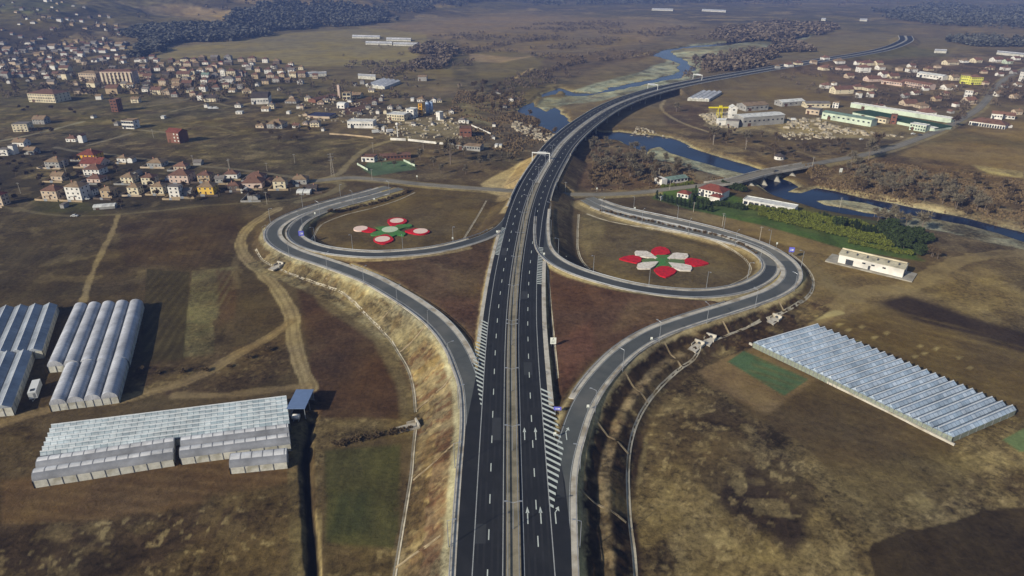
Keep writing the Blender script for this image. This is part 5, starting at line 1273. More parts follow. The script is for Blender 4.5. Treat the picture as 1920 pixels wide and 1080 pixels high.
# ------------------------------------------------------------------ larger buildings, placed by the two feet of the wall we see
def hall(label, A, B, depth, h, wall='white', roof='grey', kind='gable', cat='building', name='hall', win=None, pitch=.16, group=None, wh=1.4, ww=None, z=0):
    a = np.array(G(*A, z)); b_ = np.array(G(*B, z)); w = float(np.linalg.norm(b_-a)); th = math.atan2(b_[1]-a[1], b_[0]-a[0])
    t = empty(name, (a[0], a[1], z), th, label, cat, group)
    b = MB(); b.box(0, w, 0, depth, -1.5, h)
    rr = (depth/2 if w >= depth else w/2)*pitch*1.6
    if kind == 'gable':
        if w >= depth: b.face([(w,0,h),(w,depth,h),(w,depth/2,h+rr)]); b.face([(0,depth,h),(0,0,h),(0,depth/2,h+rr)])
        else: b.face([(0,0,h),(w,0,h),(w/2,0,h+rr)]); b.face([(w,depth,h),(0,depth,h),(w/2,depth,h+rr)])
    b.build('wall', wmat(wall), t)
    b = MB(); o = .4
    if kind == 'flat':
        b.box(-.2, w+.2, -.2, depth+.2, h, h+.25); b.box(-.2, w+.2, -.2, .05, h+.25, h+.7); b.box(-.2, w+.2, depth-.05, depth+.2, h+.25, h+.7); b.box(-.2, .05, .05, depth-.05, h+.25, h+.7); b.box(w-.05, w+.2, .05, depth-.05, h+.25, h+.7)
    elif kind == 'arc':
        n = 10; b.loft([[(xx, depth/2-(depth/2+.1)*math.cos(math.pi*i/n), h+.02+depth*.2*math.sin(math.pi*i/n)) for i in range(n+1)] for xx in (-.1, w+.1)])
    elif kind == 'hip':
        zl = h+.02; C = [(-o,-o,zl),(w+o,-o,zl),(w+o,depth+o,zl),(-o,depth+o,zl)]
        q = min(depth, w)/2; Ar = (q, depth/2, h+rr*1.6); Br = (w-q, depth/2, h+rr*1.6)
        b.face([C[0],C[1],Br,Ar]); b.face([C[1],C[2],Br]); b.face([C[2],C[3],Ar,Br]); b.face([C[3],C[0],Ar]); b.face(C[::-1])
    else:
        zl = h-.05; th_ = .2
        if w >= depth: pr = [(-o, zl), (depth/2, h+rr+.12), (depth+o, zl), (depth+o, zl-th_), (depth/2, h+rr-.08), (-o, zl-th_)]; b.loft([[(-o, p, c) for p, c in pr], [(w+o, p, c) for p, c in pr]])
        else: pr = [(-o, zl), (w/2, h+rr+.12), (w+o, zl), (w+o, zl-th_), (w/2, h+rr-.08), (-o, zl-th_)]; b.loft([[(p, -o, c) for p, c in pr], [(p, depth+o, c) for p, c in pr]])
    b.build('roof', rmat(roof), t)
    if win:
        nx, nz = win; W_w = ww or min(2.2, w/nx*.55)
        for k in range(nz):
            zc = (k+.55)*h/nz
            for i in range(nx):
                xx = (i+.5)*w/nx; b = MB(); b.box(xx-W_w/2, xx+W_w/2, -.06, .02, zc-wh/2, zc+wh/2); b.build('window', M_WIN, t)
            ny = max(1, int(depth/6))
            for i in range(ny):
                yy = (i+.5)*depth/ny; sx = w if A[0] < 960 else 0
                b = MB(); b.box(sx-.05, sx+.05, yy-.7, yy+.7, zc-wh/2, zc+wh/2); b.build('window', M_WIN, t)
    b = MB(); dx = w*.12; b.box(dx, dx+min(3, w*.1)+.8, -.09, .03, 0, min(3.2, h*.7)); b.build('door', M_DOOR if wall != 'white' else M_DARKST, t)
    t['w'] = w
    return t
# white farm building on the right, with roof vents
t = hall('long white farm building with a pale roof beside the right ramp bend', (1570,494), (1691,523), 9.5, 5.2, 'white', 'pale', win=None, pitch=.12)
t['category'] = 'barn'; w = t['w']
for k, q in enumerate((.40, .54, .71)):
    b = MB(); b.box(w*q-.8, w*q+.8, -.07, .02, 2.7, 3.5); b.build('window', M_WIN, t)
b = MB(); b.box(w*.49-.5, w*.49+.6, -.08, .02, 0, 2.4); b.build('door', M_DARKST, t)
for k in range(6):
    xx = w*(.1+.16*k); b = MB(); b.box(xx-.35, xx+.35, 2.0, 2.7, 5.3, 6.7); b.build('roof_vent', M_DARKST, t)
b = MB(); b.box(0, w, 4.4, 5.1, 6.6, 7.3); b.build('ridge_strip', wmat('cream'), t)
b = MB(); b.box(w-.02, w+.06, 3, 6, 0, 3.4); b.build('end_door', M_DARKST, t)
pad = MB(); pad.box(-6, w+5, -2, 11, -.6, .72); pd = pad.build('concrete_pad', M_CONC); pd.location = (t.location[0], t.location[1], 0); pd.rotation_euler = t.rotation_euler; pd['kind'] = 'structure'
for o in (t,): o.location.z = .5
# red roofed villa, pavilion, guest house
t = hall('large villa with a red hipped roof beside the old road bridge', (1308,366), (1352,376), 12, 5.2, 'white', 'red', 'hip', 'house', 'villa', (7, 2), pitch=.22)
b = MB(); b.box(t['w']-6, t['w']+1.5, -6, -.01, -1, 3.6); b.build('wing', wmat('white'), t)
b = MB(); w = t['w']; b.face([(w-6.4,-6.4,3.62),(w+1.9,-6.4,3.62),(w-2.2,-3,5.4)]); b.face([(w+1.9,-6.4,3.62),(w+1.9,.2,3.62),(w-2.2,-3,5.4)]); b.face([(w+1.9,.2,3.62),(w-6.4,.2,3.62),(w-2.2,-3,5.4)]); b.face([(w-6.4,.2,3.62),(w-6.4,-6.4,3.62),(w-2.2,-3,5.4)]); b.build('wing_roof', rmat('red'), t)
hall('small villa with red roof among the thuja left of the big villa', (1269,369), (1290,373), 7, 3, 'white', 'red', 'hip', 'house', 'villa', (3, 1), pitch=.22)
t = hall('long low white building with grey green roof behind the hedges', (1249,346), (1289,340), 8, 3.2, 'white', 'green', 'gable', 'house', 'lodge', (6, 1))
b = MB(); b.box(-5, -.02, -1, 8, -1, 4.6); b.build('front_block', wmat('white'), t)
t = hall('low white pavilion with big dark windows and a pale roof above the lawn', (1392,384), (1488,402), 9, 3.6, 'white', 'white', 'flat', 'house', 'pavilion', (9, 1), ww=2.6, wh=2.0)
t = hall('small white gatehouse near the tall dark thujas', (1235,374.5), (1239,375.5), 2, 2.2, 'white', 'white', 'flat', 'hut', 'gatehouse')
hall('silver grey tunnel shed at the front edge of the left village', (175,394), (216,391), 6, 1.6, 'grey', 'white', 'arc', 'shed', 'tunnel_shed')
hall('left one of two small pale tunnels at the last village house', (556,365), (567,365), 8, 1.2, 'grey', 'white', 'arc', 'shed', 'tunnel_shed')
hall('right one of two small pale tunnels at the last village house', (569,365), (581,365), 8, 1.2, 'grey', 'white', 'arc', 'shed', 'tunnel_shed')
# river works
hall('long grey works hall with a pale green roof by the yellow crane', (1392,238), (1469,232), 17, 9.5, 'grey', 'white', 'gable', 'factory', 'works_hall', (9, 1), pitch=.08)
hall('pale green works hall beside the dark green roof', (1540,222), (1632,238), 12, 7, 'green', 'green', 'gable', 'factory', 'works_hall', (10, 1), pitch=.1)
hall('wide hall with a dark green roof and pale edges', (1598,215), (1752,247), 26, 2.6, 'green', 'darkgreen', 'flat', 'factory', 'green_roofed_hall')
hall('long pale canopy building along the back of the dark green roof', (1594,201), (1782,231), 7, 4.5, 'green', 'white', 'flat', 'factory', 'long_store')
hall('pale green office block at the front corner of the green roof', (1704,243), (1734,248), 8, 6, 'green', 'white', 'flat', 'office', 'office_block', (6, 2))
hall('grey sheds behind the grey works hall', (1398,209), (1440,206), 18, 6, 'grey', 'tan', 'gable', 'factory', 'shed', (5, 1))
hall('middle shed with pale roof in the works yard', (1466,200), (1508,197), 14, 5, 'grey', 'white', 'gable', 'factory', 'shed', (4, 1))
hall('right shed with pale roof in the works yard', (1510,202), (1556,202), 12, 5, 'cream', 'grey', 'gable', 'factory', 'shed', (5, 1))
hall('white block at the right end of the yard sheds', (1560,202), (1571,203), 8, 6, 'white', 'tan', 'flat', 'factory', 'shed', (2, 2))
hall('low cream shed on the riverbank below the works', (1510,213), (1535,216), 12, 5, 'beige', 'grey', 'flat', 'factory', 'shed', (3, 1))
hall('brick outbuilding behind the office block', (1640,228), (1660,232), 6, 4.5, 'cream', 'tan', 'flat', 'factory', 'shed', (3, 1))
hall('pale low outbuilding right of the office block', (1736,244), (1750,247), 6, 3, 'green', 'white', 'flat', 'hut', 'shed')
hall('tall dark rust coloured hopper house before the green roof', (1668,232), (1679,233), 6, 9, 'brick', 'brown', 'flat', 'factory', 'hopper_house', (1, 2))
hall('white silo tower at the left end of the grey works hall', (1367,231), (1379,231), 8, 16, 'white', 'white', 'gable', 'factory', 'silo_tower', (1, 3), pitch=.4)
hall('grey lower block of the silo tower', (1360,238), (1384,240), 9, 6.5, 'grey', 'grey', 'flat', 'factory', 'works_block')
hall('white yard building left of the silo tower', (1346,236), (1362,236), 8, 6, 'white', 'white', 'gable', 'factory', 'shed')
# restaurant, yellow blocks, terracotta range
t = hall('long brown roofed restaurant with white arches on the right', (1816,234), (1883,243), 15, 4, 'white', 'brown', 'hip', 'restaurant', 'restaurant', None, pitch=.2)
w = t['w']
for k in range(14):
    b = MB(); xx = w*(k+.5)/14; b.box(xx-.8, xx+.8, -.1, .02, .2, 2.4); b.face([(xx-.8,-.1,2.4),(xx+.8,-.1,2.4),(xx,-.1,3.2)]); b.build('arch_opening', M_WIN, t)
hall('white gabled block rising behind the restaurant', (1857,223), (1878,225), 9, 6, 'white', 'terracotta', 'gable', 'building', 'gabled_block', (4, 1), pitch=.3)
hall('low orange roofed wing behind the restaurant', (1868,221), (1902,224), 12, 3.6, 'white', 'terracotta', 'gable', 'building', 'wing', (5, 1), pitch=.25)
hall('bright yellow apartment block, left one of the pair', (1800,157), (1817,158), 14, 11, 'lime', 'tan', 'flat', 'apartment block', 'apartment_block', (5, 3))
hall('bright yellow apartment block, right one of the pair', (1819,159), (1841,159), 14, 10, 'lime', 'terracotta', 'hip', 'apartment block', 'apartment_block', (6, 3))
hall('long pink building with dark windows in the right village', (1688,160), (1741,169), 12, 6.5, 'pink', 'terracotta', 'gable', 'building', 'long_building', (12, 2), pitch=.2)
hall('long red roofed range left of the long pink building', (1652,157), (1690,162), 10, 5, 'pink', 'terracotta', 'gable', 'building', 'long_building', (8, 1), pitch=.2)
hall('long white roofed shed behind the long pink building', (1718,144), (1766,151), 12, 6, 'white', 'white', 'gable', 'building', 'long_shed', (8, 1))
hall('tall white corner house by the right crossroads', (1806,188), (1820,189), 9, 12, 'white', 'tan', 'flat', 'house', 'corner_house', (3, 3))
hall('white tower house at the far right edge', (1914,153), (1918,153), 6, 13, 'white', 'grey', 'flat', 'house', 'tower_house', (1, 3))
# left landmarks
t = hall('long pinkish apartment block with upright balconies, brown roof', (192,158), (252,158), 16, 17, 'pink', 'brown', 'hip', 'apartment block', 'apartment_block', (9, 4), pitch=.12)
for k in range(8):
    b = MB(); xx = t['w']*(k+.5)/8; b.box(xx-.9, xx+.9, -1.6, -.03, .5, 15.6); b.build('balcony_column', wmat('cream'), t)
hall('lower left wing of the long apartment block', (150,152), (182,153), 18, 11, 'beige', 'tan', 'hip', 'apartment block', 'apartment_wing', (7, 3), pitch=.12)
hall('cream school with a long brown roof and many windows', (55,191), (105,193), 24, 10, 'cream', 'brown', 'hip', 'school', 'school', (11, 3), pitch=.12)
hall('tall narrow brick tower house above the meadow', (210,210), (222,210), 11, 13, 'brick', 'terracotta', 'flat', 'house', 'brick_tower', (2, 4))
t = hall('red brick house with white windows standing alone in the meadow', (315,267), (338,269.5), 11, 10, 'brick', 'red', 'gable', 'house', 'brick_house', None, pitch=.3)
for k in range(3):
    for i in range(2):
        b = MB(); xx = t['w']*(.62+.28*i); b.box(xx-.7, xx+.7, -.08, .02, 1.6+k*3, 3.0+k*3); b.build('window', M_WFR, t)
hall('unfinished white frame house with rows of openings', (230,241), (252,242), 9, 8, 'white', 'tan', 'flat', 'house', 'unfinished_house', (5, 2), ww=2.4, wh=2.0)
# left works
hall('big white hall with dark vaulted roof at the left works', (472,196), (504,195), 26, 7, 'white', 'dark', 'arc', 'factory', 'vaulted_hall', (6, 1))
hall('long low building with dull red roof at the left works', (592,193), (632,184), 12, 3.5, 'brick', 'brown', 'gable', 'factory', 'long_shed', (8, 1))
hall('pale slender tower at the left works', (634,184), (638,184), 4, 16, 'pink', 'grey', 'flat', 'tower', 'tower')
hall('unfinished concrete frame building right of the pale tower', (643,188), (658,188), 8, 9, 'cream', 'tan', 'flat', 'factory', 'frame_building', (2, 2), ww=4, wh=3)
hall('white barrel roofed store in the middle of the left works', (632,203), (646,204), 10, 4.5, 'white', 'white', 'arc', 'factory', 'barrel_store', (2, 1))
hall('low building with a navy blue roof', (577,221), (618,223), 16, 2.5, 'beige', 'navy', 'flat', 'factory', 'navy_roofed_shed')
hall('white filling station with green canopy frames', (652,240), (700,241), 12, 6.5, 'white', 'white', 'flat', 'filling station', 'filling_station', (9, 1))
hall('cream works building left of the twin silos', (726,225), (758,227), 14, 6, 'cream', 'white', 'flat', 'factory', 'works_building', (7, 2))
hall('white flat works block right of the cream building', (762,221), (776,222), 10, 9, 'white', 'white', 'flat', 'factory', 'works_block', (2, 2))
hall('orange and cream tower with window column by the twin silos', (785,217), (792,217), 6, 13, 'ochre', 'tan', 'flat', 'tower', 'works_tower', (1, 4))
hall('white upright tank house right of the silos', (818,225), (825,226), 6, 8, 'white', 'white', 'flat', 'factory', 'tank_house')
hall('ruined brick box beside the bare trees', (862,257), (884,257), 10, 8, 'brick', 'brown', 'flat', 'ruin', 'brick_ruin', (3, 1))
hall('long grey building with arched windows near the riverbank works', (855,280), (900,284), 9, 4.5, 'grey', 'tan', 'gable', 'building', 'long_building', (9, 1))
hall('white van sized kiosk in front of the long grey building', (884,279), (897,280), 4, 3, 'white', 'white', 'flat', 'kiosk', 'kiosk')
hall('small white clubhouse with upturned roof above the green court', (678,303), (702,304), 8, 4, 'white', 'brown', 'flat', 'clubhouse', 'clubhouse', (3, 1))
hall('long dull red building behind the green court', (713,300), (770,297), 9, 3.2, 'brick', 'brown', 'gable', 'building', 'long_building', (9, 1))
hall('white gate hut at the works entrance', (716,250), (721,250), 4, 5, 'white', 'white', 'flat', 'hut', 'gate_hut')
hall('barn beyond the greenhouse field with pale wall', (784,152), (800,152), 12, 6, 'grey', 'tan', 'gable', 'barn', 'barn')
def wall_run(label, pts, h, m, thick=.3, name='boundary_wall', group=None, cat='wall', zoff=0):
    P = [G(*p) for p in pts]; t = empty(name, (*P[0], 0), 0, label, cat, group); b = MB()
    for (x0, y0), (x1, y1) in zip(P[:-1], P[1:]):
        L_ = math.hypot(x1-x0, y1-y0); c, s = (x1-x0)/L_, (y1-y0)/L_; z0 = min(hz(x0, y0), hz(x1, y1)); z1 = max(hz(x0, y0), hz(x1, y1))
        def Mx(p): return (x0-P[0][0]+p[0]*c-p[1]*s, y0-P[0][1]+p[0]*s+p[1]*c, p[2])
        b.box(0, L_, -thick/2, thick/2, z0-.6, z1+h, Mx)
    b.build('wall_panels', m, t); return t
wall_run('long white wall of the works yard, left part', [(732,263),(761,264)], 2.2, wmat('white'), group='white yard walls')
wall_run('long white wall of the works yard, right part', [(765,264),(800,268),(831,271)], 2.0, wmat('white'), group='white yard walls')
wall_run('low tan wall along the left works road', [(618,252),(650,254),(690,258),(700,260)], 1.4, wmat('tan'))
wall_run('pale wall on the left side of the green court', [(670,309),(690,320)], 1.6, wmat('green'), group='walls round the green court')
wall_run('pale wall on the right side of the green court', [(757,302),(778,312)], 1.6, wmat('green'), group='walls round the green court')
wall_run('pale fence behind the green court', [(690,303),(724,300)], 1.6, wmat('green'), group='walls round the green court')
wall_run('rubble bank wall beside the river bridge foot', [(1062,256),(1040,268),(1010,262)], 1.0, wmat('beige'))
wall_run('pale wall slanting down to the river woods', [(884,236),(900,243),(920,252)], 1.4, wmat('white'))
def silo(px, py, r, h, label, m=None):
    x, y = G(px, py); t = empty('silo', (x, y, 0), 0, label, 'silo', 'twin silos'); b = MB(); b.tube((0,0,-.5), (0,0,h), r, r, 16); b.build('silo_body', m or wmat('blue'), t, True)
    b = MB(); b.tube((0,0,h+.01), (0,0,h+r*.8), r*1.03, .2, 16); b.build('silo_top', M_STEEL, t)
silo(802, 213, 2.0, 12.5, 'pale blue silo of the left works, left one of the pair'); silo(809, 212, 2.0, 12.5, 'pale blue silo of the left works, right one of the pair')
# yellow gantry crane
x0, y0 = G(1345, 222); x1, y1 = G(1352, 222); M_YEL = mat('yellow_steel', (206,190,30), .5, .1, 1)
t = empty('gantry_crane', (x0, y0, 0), 0, 'yellow gantry crane left of the white silo tower', 'crane'); w = x1-x0
for sx in (0, w):
    b = MB(); b.tube((sx,-2,-.5), (sx,0,11), .35, .3, 5); b.tube((sx,5,-.5), (sx,3,11), .35, .3, 5); b.tube((sx,-2,5), (sx,5,5), .2, .2, 5); b.build('leg', M_YEL, t)
b = MB(); b.box(-10, w+14, .6, 1.6, 10.6, 11.8); b.box(-10, w+14, 2.2, 3.2, 10.6, 11.8); b.build('beam', M_YEL, t)
b = MB(); b.box(w*.3, w*.3+3, .4, 3.4, 11.8, 13.2); b.build('trolley', M_YEL, t)
# shed with blue grey roof next to the glass rows
x0, y0 = G(540, 789); x1, y1 = G(572, 789); w = x1-x0
t = empty('canopy_shed', (x0, y0, 0), 0, 'open shed with a flat blue grey roof beside the glass greenhouse', 'shed')
b = MB(); b.box(-.3, w+.2, 1.2, 13.2, 4.2, 4.5); b.build('roof', mat('blue_grey_sheet', (108,128,160), .45, .08, .5, metal=.2), t)
for sx in (0, w-.2):
    for sy in (1.6, 7, 12.8):
        b = MB(); b.box(sx-.12, sx+.12, sy-.12, sy+.12, -.5, 4.2); b.build('post', M_STEEL, t)
b = MB(); b.box(0, w*.96, 12.9, 13.1, -.5, 4.19); b.box(-.02, .12, 1.7, 12.8, -.5, 4.19); b.build('wall', wmat('grey'), t)
x, y = G(556, 788); t = empty('water_tank', (x, y, 0), 0, 'small white water tank below the blue grey roofed shed', 'tank')
b = MB(); b.tube((-1.3,0,1.6), (1.3,0,1.6), 1.0, 1.0, 14); b.build('tank_body', wmat('white'), t, True)
for sx in (-.9, .9):
    b = MB(); b.box(sx-.1, sx+.1, -.8, .8, -.3, .9); b.build('stand', M_STEEL, t)
# brown rubble and stone blocks lying in the yards
def rubble(label, poly, n, smax, m, seed):
    P = np.array([G(*p) for p in poly]); lo, hi = P.min(0), P.max(0); r = random.Random(seed); b = MB(); k = 0
    while k < n:
        x = r.uniform(lo[0], hi[0]); y = r.uniform(lo[1], hi[1])
        if poly_sd(np.array([x]), np.array([y]), P)[0] < 0: continue
        k += 1; s = r.uniform(.3, 1)*smax; a = r.uniform(0, 3.1); c, q = math.cos(a), math.sin(a); z = hz(x, y); hh = s*r.uniform(.4, .9); l = s*r.uniform(.8, 2.2)
        def Mx(p): return (x+p[0]*c-p[1]*q, y+p[0]*q+p[1]*c, p[2])
        b.box(-l/2, l/2, -s/2, s/2, z-.3, z+hh, Mx)
    o = b.build('rubble', m); tag(o, label, 'rubble', kind='stuff'); return o
M_STONE = mat('pale_stone', (166,156,134), .95, .2, .6, dirt=(124,112,92))
rubble('pale stone blocks scattered in the right works yard', [(1312,216),(1370,212),(1395,240),(1340,240)], 150, 3.2, M_STONE, 1)
rubble('pale stones heaped below the pale green hall', [(1480,222),(1540,224),(1580,240),(1640,250),(1700,258),(1560,252),(1470,240)], 170, 2.8, M_STONE, 2)
rubble('white rocks on the riverbank right of the bridge', [(1180,250),(1195,237),(1240,250),(1300,272),(1290,276),(1235,254)], 90, 2.0, M_STONE, 3)
rubble('pale rubble on the riverbank left of the bridge', [(965,228),(1005,240),(1045,255),(1030,268),(1000,262),(960,240)], 110, 2.6, M_STONE, 4)
rubble('yard clutter between the left works buildings', [(690,200),(760,200),(850,215),(900,250),(860,262),(760,260),(700,250)], 220, 2.6, M_STONE, 5)
rubble('stone and scrap clutter of the left works, west side', [(560,195),(680,190),(720,205),(640,232),(560,225)], 110, 2.4, M_STONE, 6)
rubble('scattered pale stones below the works', [(1450,250),(1560,248),(1570,262),(1480,262)], 80, 2.0, M_STONE, 8)
# ------------------------------------------------------------------ trees
M_BARK = mat('bark', (108,96,84), .95, .2, 1)
M_TWIG = mat('bare_twigs', (104,96,78), .95, .25, .4)
M_TWIGB = mat('brown_twigs', (88,74,54), .95, .25, .4)
M_TWIGD = mat('dark_twigs', (78,66,56), .95, .25, .4)
M_SHRUB = mat('dry_shrub', (100,84,60), .95, .3, .5)
M_FIR = mat('fir_needles', (44,56,24), .9, .3, .6)
M_THUJ = mat('thuja_green', (44,60,26), .9, .3, .6)
M_THUJY = mat('yellow_green_hedge', (92,98,34), .9, .3, .6)
def crown_twigs(r, n, rx, rz, zc, w=.09, L_=1.6):
    """hundreds of thin tapering twigs fanning outward: sky and ground show between them"""
    b = MB()
    cl = [(r.uniform(-.55, .55)*rx, r.uniform(-.55, .55)*rx, zc+r.uniform(-.6, .75)*rz) for _ in range(9)]
    for _ in range(n):
        c = r.choice(cl); th = r.uniform(0, 6.28); ph = r.uniform(-.35, 1.35)
        d = Vector((math.cos(th)*math.cos(ph), math.sin(th)*math.cos(ph), math.sin(ph)))
        p = Vector(c)+d*r.uniform(0, rx*.35); l = L_*r.uniform(.5, 1.2); s = d.cross(Vector((r.uniform(-1,1), r.uniform(-1,1), r.uniform(-1,1)))).normalized()*w*r.uniform(.6, 1.4)
        q = p+d*l+Vector((0, 0, .12*l)); b.face([p-s, p+s, q])
    return b
def limbs(r, h, rt, n=6):
    b = MB(); b.tube((0,0,-.4), (0,0,h*.5), rt, rt*.6, 6); b.tube((0,0,h*.5), (r.uniform(-.3,.3), r.uniform(-.3,.3), h*.85), rt*.6, rt*.15, 5)
    for i in range(n):
        a = 6.28*i/n+r.uniform(-.4, .4); z = h*r.uniform(.28, .55); l = h*r.uniform(.25, .38)
        b.tube((0,0,z), (math.cos(a)*l*.75, math.sin(a)*l*.75, z+l*.8), rt*.4, rt*.1, 4)
    return b
def bare_tree(i, h, rx, m, n=420):
    r = random.Random(100+i); t = empty('bare_tree', (0,0,0)); limbs(r, h, h*.028).build('trunk', M_BARK, t)
    crown_twigs(r, n, rx, h*.3, h*.62, .19, h*.17).build('crown', m, t); return t
def shrub(i, h, m, n=260):
    r = random.Random(200+i); t = empty('shrub', (0,0,0)); b = MB()
    for k in range(5): b.tube((0,0,-.2), (r.uniform(-.5,.5)*h, r.uniform(-.5,.5)*h, h*.6), .06, .02, 4)
    b.build('stems', M_BARK, t); crown_twigs(r, n, h*.75, h*.34, h*.45, .16, h*.36).build('crown', m, t); return t
def cone_tree(i, h, rb, m, n=260, name='fir_tree', col=False):
    r = random.Random(300+i); t = empty(name, (0,0,0)); b = MB(); b.tube((0,0,-.4), (0,0,h*.9), h*.02, .02, 5); b.build('trunk', M_BARK, t); b = MB()
    for _ in range(n):
        z = h*(.06+.92*r.random()**1.2); f = (1-z/h); rr = rb*(f**.9 if not col else min(1, (f*3.2)**.5))*r.uniform(.55, 1.05); a = r.uniform(0, 6.28); ww = h*.055*r.uniform(.6, 1.3)+.12
        c, s = math.cos(a), math.sin(a); p = Vector((c*rr*.25, s*rr*.25, z+ww*.5)); q = Vector((c*rr, s*rr, z-ww*(.5 if not col else -.6))); k = Vector((-s, c, 0))*ww
        b.face([p-k*.4, p+k*.4, q+k, q-k])
    b.build('crown', m, t); return t
def bushy(i, h, rx, m, n=420, name='evergreen_shrub'):
    r = random.Random(400+i); t = empty(name, (0,0,0)); b = MB(); b.tube((0,0,-.3), (0,0,h*.5), h*.03, .04, 5); b.build('trunk', M_BARK, t); b = MB()
    for _ in range(n):
        th = r.uniform(0, 6.28); ph = math.asin(r.uniform(-.5, 1)); k = r.uniform(.72, 1.05)*(1+.18*math.sin(3*th+i)+.12*math.sin(5*ph+2*th)); c = Vector((math.cos(th)*math.cos(ph)*rx*k, math.sin(th)*math.cos(ph)*rx*k, h*.52+math.sin(ph)*h*.46*k))
        u = Vector((r.uniform(-1,1), r.uniform(-1,1), r.uniform(-.6,.6))).normalized()*h*.085; v = u.cross(Vector((r.uniform(-1,1), r.uniform(-1,1), r.uniform(-1,1)))).normalized()*h*.075
        b.face([c-u-v, c+u-v, c+u+v, c-u+v])
    b.build('crown', m, t); return t
PROTO = {'grey': [bare_tree(i, 9, 3.4, M_TWIG) for i in range(3)], 'brown': [bare_tree(10+i, 8, 3.3, M_TWIGB, 480) for i in range(3)], 'dark': [bare_tree(20+i, 7, 3.0, M_TWIGD, 520) for i in range(3)],
         'shrub': [shrub(i, 2.4, M_SHRUB) for i in range(2)], 'fir': [cone_tree(i, 10, 2.3, M_FIR) for i in range(2)], 'thuja': [cone_tree(5+i, 5, 1.0, M_THUJ, 200, 'thuja', True) for i in range(2)],
         'hedge': [bushy(i, 3.2, 2.3, M_THUJY) for i in range(2)], 'ever': [bushy(5+i, 6.5, 3.4, M_FIR, 520, 'evergreen_tree') for i in range(2)]}
used_p = {id(o): False for v in PROTO.values() for o in v}
CAT = {'grey':'tree','brown':'tree','dark':'tree','shrub':'shrub','fir':'tree','thuja':'thuja','hedge':'shrub','ever':'tree'}
treecount = 0
def plant(kind, px, py, sc=1.0, label=None, group=None, xy=None):
    global treecount
    src = rnd.choice(PROTO[kind])
    if xy: x, y = xy
    else: x, y = G(px, py)
    z = hz(x, y)
    if xy is None and abs(z) > 1.5:
        for _ in range(5): x, y = G(px, py, z); z = hz(x, y)
    if not used_p[id(src)]: o = src; used_p[id(src)] = True
    else: o = copy_tree(src)
    o.location = (x, y, z-.1); o.rotation_euler = (0, 0, rnd.uniform(0, 6.28)); s = sc*rnd.uniform(.82, 1.2)
    o.scale = (s, s, s*rnd.uniform(.85, 1.12)); tag(o, label, CAT[kind], group); treecount += 1
    return o
def grove(kind, poly, n, sc, label, group, seed, mind=1.0):
    """n single trees spread over the ground inside the given outline"""
    P = np.array([G(*p) for p in poly]); r = random.Random(seed); lo, hi = P.min(0), P.max(0); k = 0; t = 0; X = []
    while k < n and t < n*60:
        t += 1; x = r.uniform(lo[0], hi[0]); y = r.uniform(lo[1], hi[1])
        if poly_sd(np.array([x]), np.array([y]), P)[0] < 0: continue
        if any((x-a)**2+(y-b)**2 < (mind*4)**2 for a, b in X): continue
        z = hz(x, y)
        if z < -2.2 or z > 30: continue
        X.append((x, y)); plant(kind, 0, 0, sc, label, group, (x, y)); k += 1
def row(kind, pts, n, sc, label, group, jit=.6):
    C = catmull(np.array([(*G(*p), 0) for p in pts]), 1.0)[:, :2]
    d = np.concatenate([[0], np.cumsum(np.linalg.norm(np.diff(C, axis=0), axis=1))])
    for i in range(n):
        s = d[-1]*(i+.5)/n; plant(kind, 0, 0, sc, label, group, (np.interp(s, d, C[:, 0])+rnd.uniform(-jit, jit), np.interp(s, d, C[:, 1])+rnd.uniform(-jit, jit)))
FAR = []
def mass(kind, poly, n, sc, label, group, seed, mind=1.0):
    P = np.array([G(*p) for p in poly]); rr = np.random.RandomState(seed); lo, hi = P.min(0), P.max(0); n = int(n*2.2)
    X = rr.uniform(lo[0], hi[0], n*8); Y = rr.uniform(lo[1], hi[1], n*8); k = poly_sd(X, Y, P) > 0; X, Y = X[k][:n], Y[k][:n]; Z = height(X, Y); k = Z > -2.2
    FAR.extend(zip(X[k], Y[k], Z[k], [sc]*int(k.sum())))
def rowmass(kind, pts, n, sc, label, group):
    C = catmull(np.array([(*G(*p), 0) for p in pts]), 4.0)[:, :2]
    for i in range(n*3):
        p = C[rnd.randint(0, len(C)-1)]; x, y = p[0]+rnd.uniform(-4, 4), p[1]+rnd.uniform(-4, 4); FAR.append((x, y, hz(x, y), sc))
# big single trees first
for px, py, k, s, lab in ((845,308,'grey',2.6,'tallest bare tree standing before the long grey building left of the motorway'),(1337,268,'grey',1.7,'tall bare tree with a white trunk near the silo tower'),(1398,272,'grey',1.5,'bare tree in the yard field right of the white trunked one'),
      (1268,322,'grey',1.3,'bare tree on the gravel bar above the white lodge'),(1727,434,'grey',1.6,'tall bare tree on the near riverbank right of the gravel bar'),(1452,292,'brown',1.6,'bushy bare tree beside the round white hut'),
      (1628,300,'grey',2.0,'large bare tree at the roadside bend'),(1642,283,'brown',2.0,'dense bare tree beside the road above the river wood'),(1790,238,'dark',1.5,'dark bare tree by the crossroads'),(788,300,'grey',1.3,'thin bare tree right of the green court'),
      (1182,330,'grey',1.6,'pale branched tree in the wood between bridge and lodge'),(1128,322,'grey',1.5,'pale branched tree nearest the bridge foot in the wood'),(1268,210,'grey',1.1,'small bare tree on the field by the curved track'),(1570,430,'ever',1.0,'round dark evergreen in the hedge park')):
    plant(k, px, py, s, lab, 'single trees standing out')
gA = 'bare trees in the wood between the river bridge and the lodge'
grove('grey', [(1105,270),(1160,268),(1215,292),(1300,318),(1330,335),(1240,345),(1180,340),(1110,310)], 42, .95, 'greyish bare tree in the wood between the river bridge and the lodge', gA, 1)
grove('brown', [(1100,300),(1180,300),(1280,325),(1240,350),(1120,358),(1100,335)], 30, .85, 'brown bare tree in the wood between the river bridge and the lodge', gA+' (brown)', 2)
gB = 'bare trees in the river wood on the right'
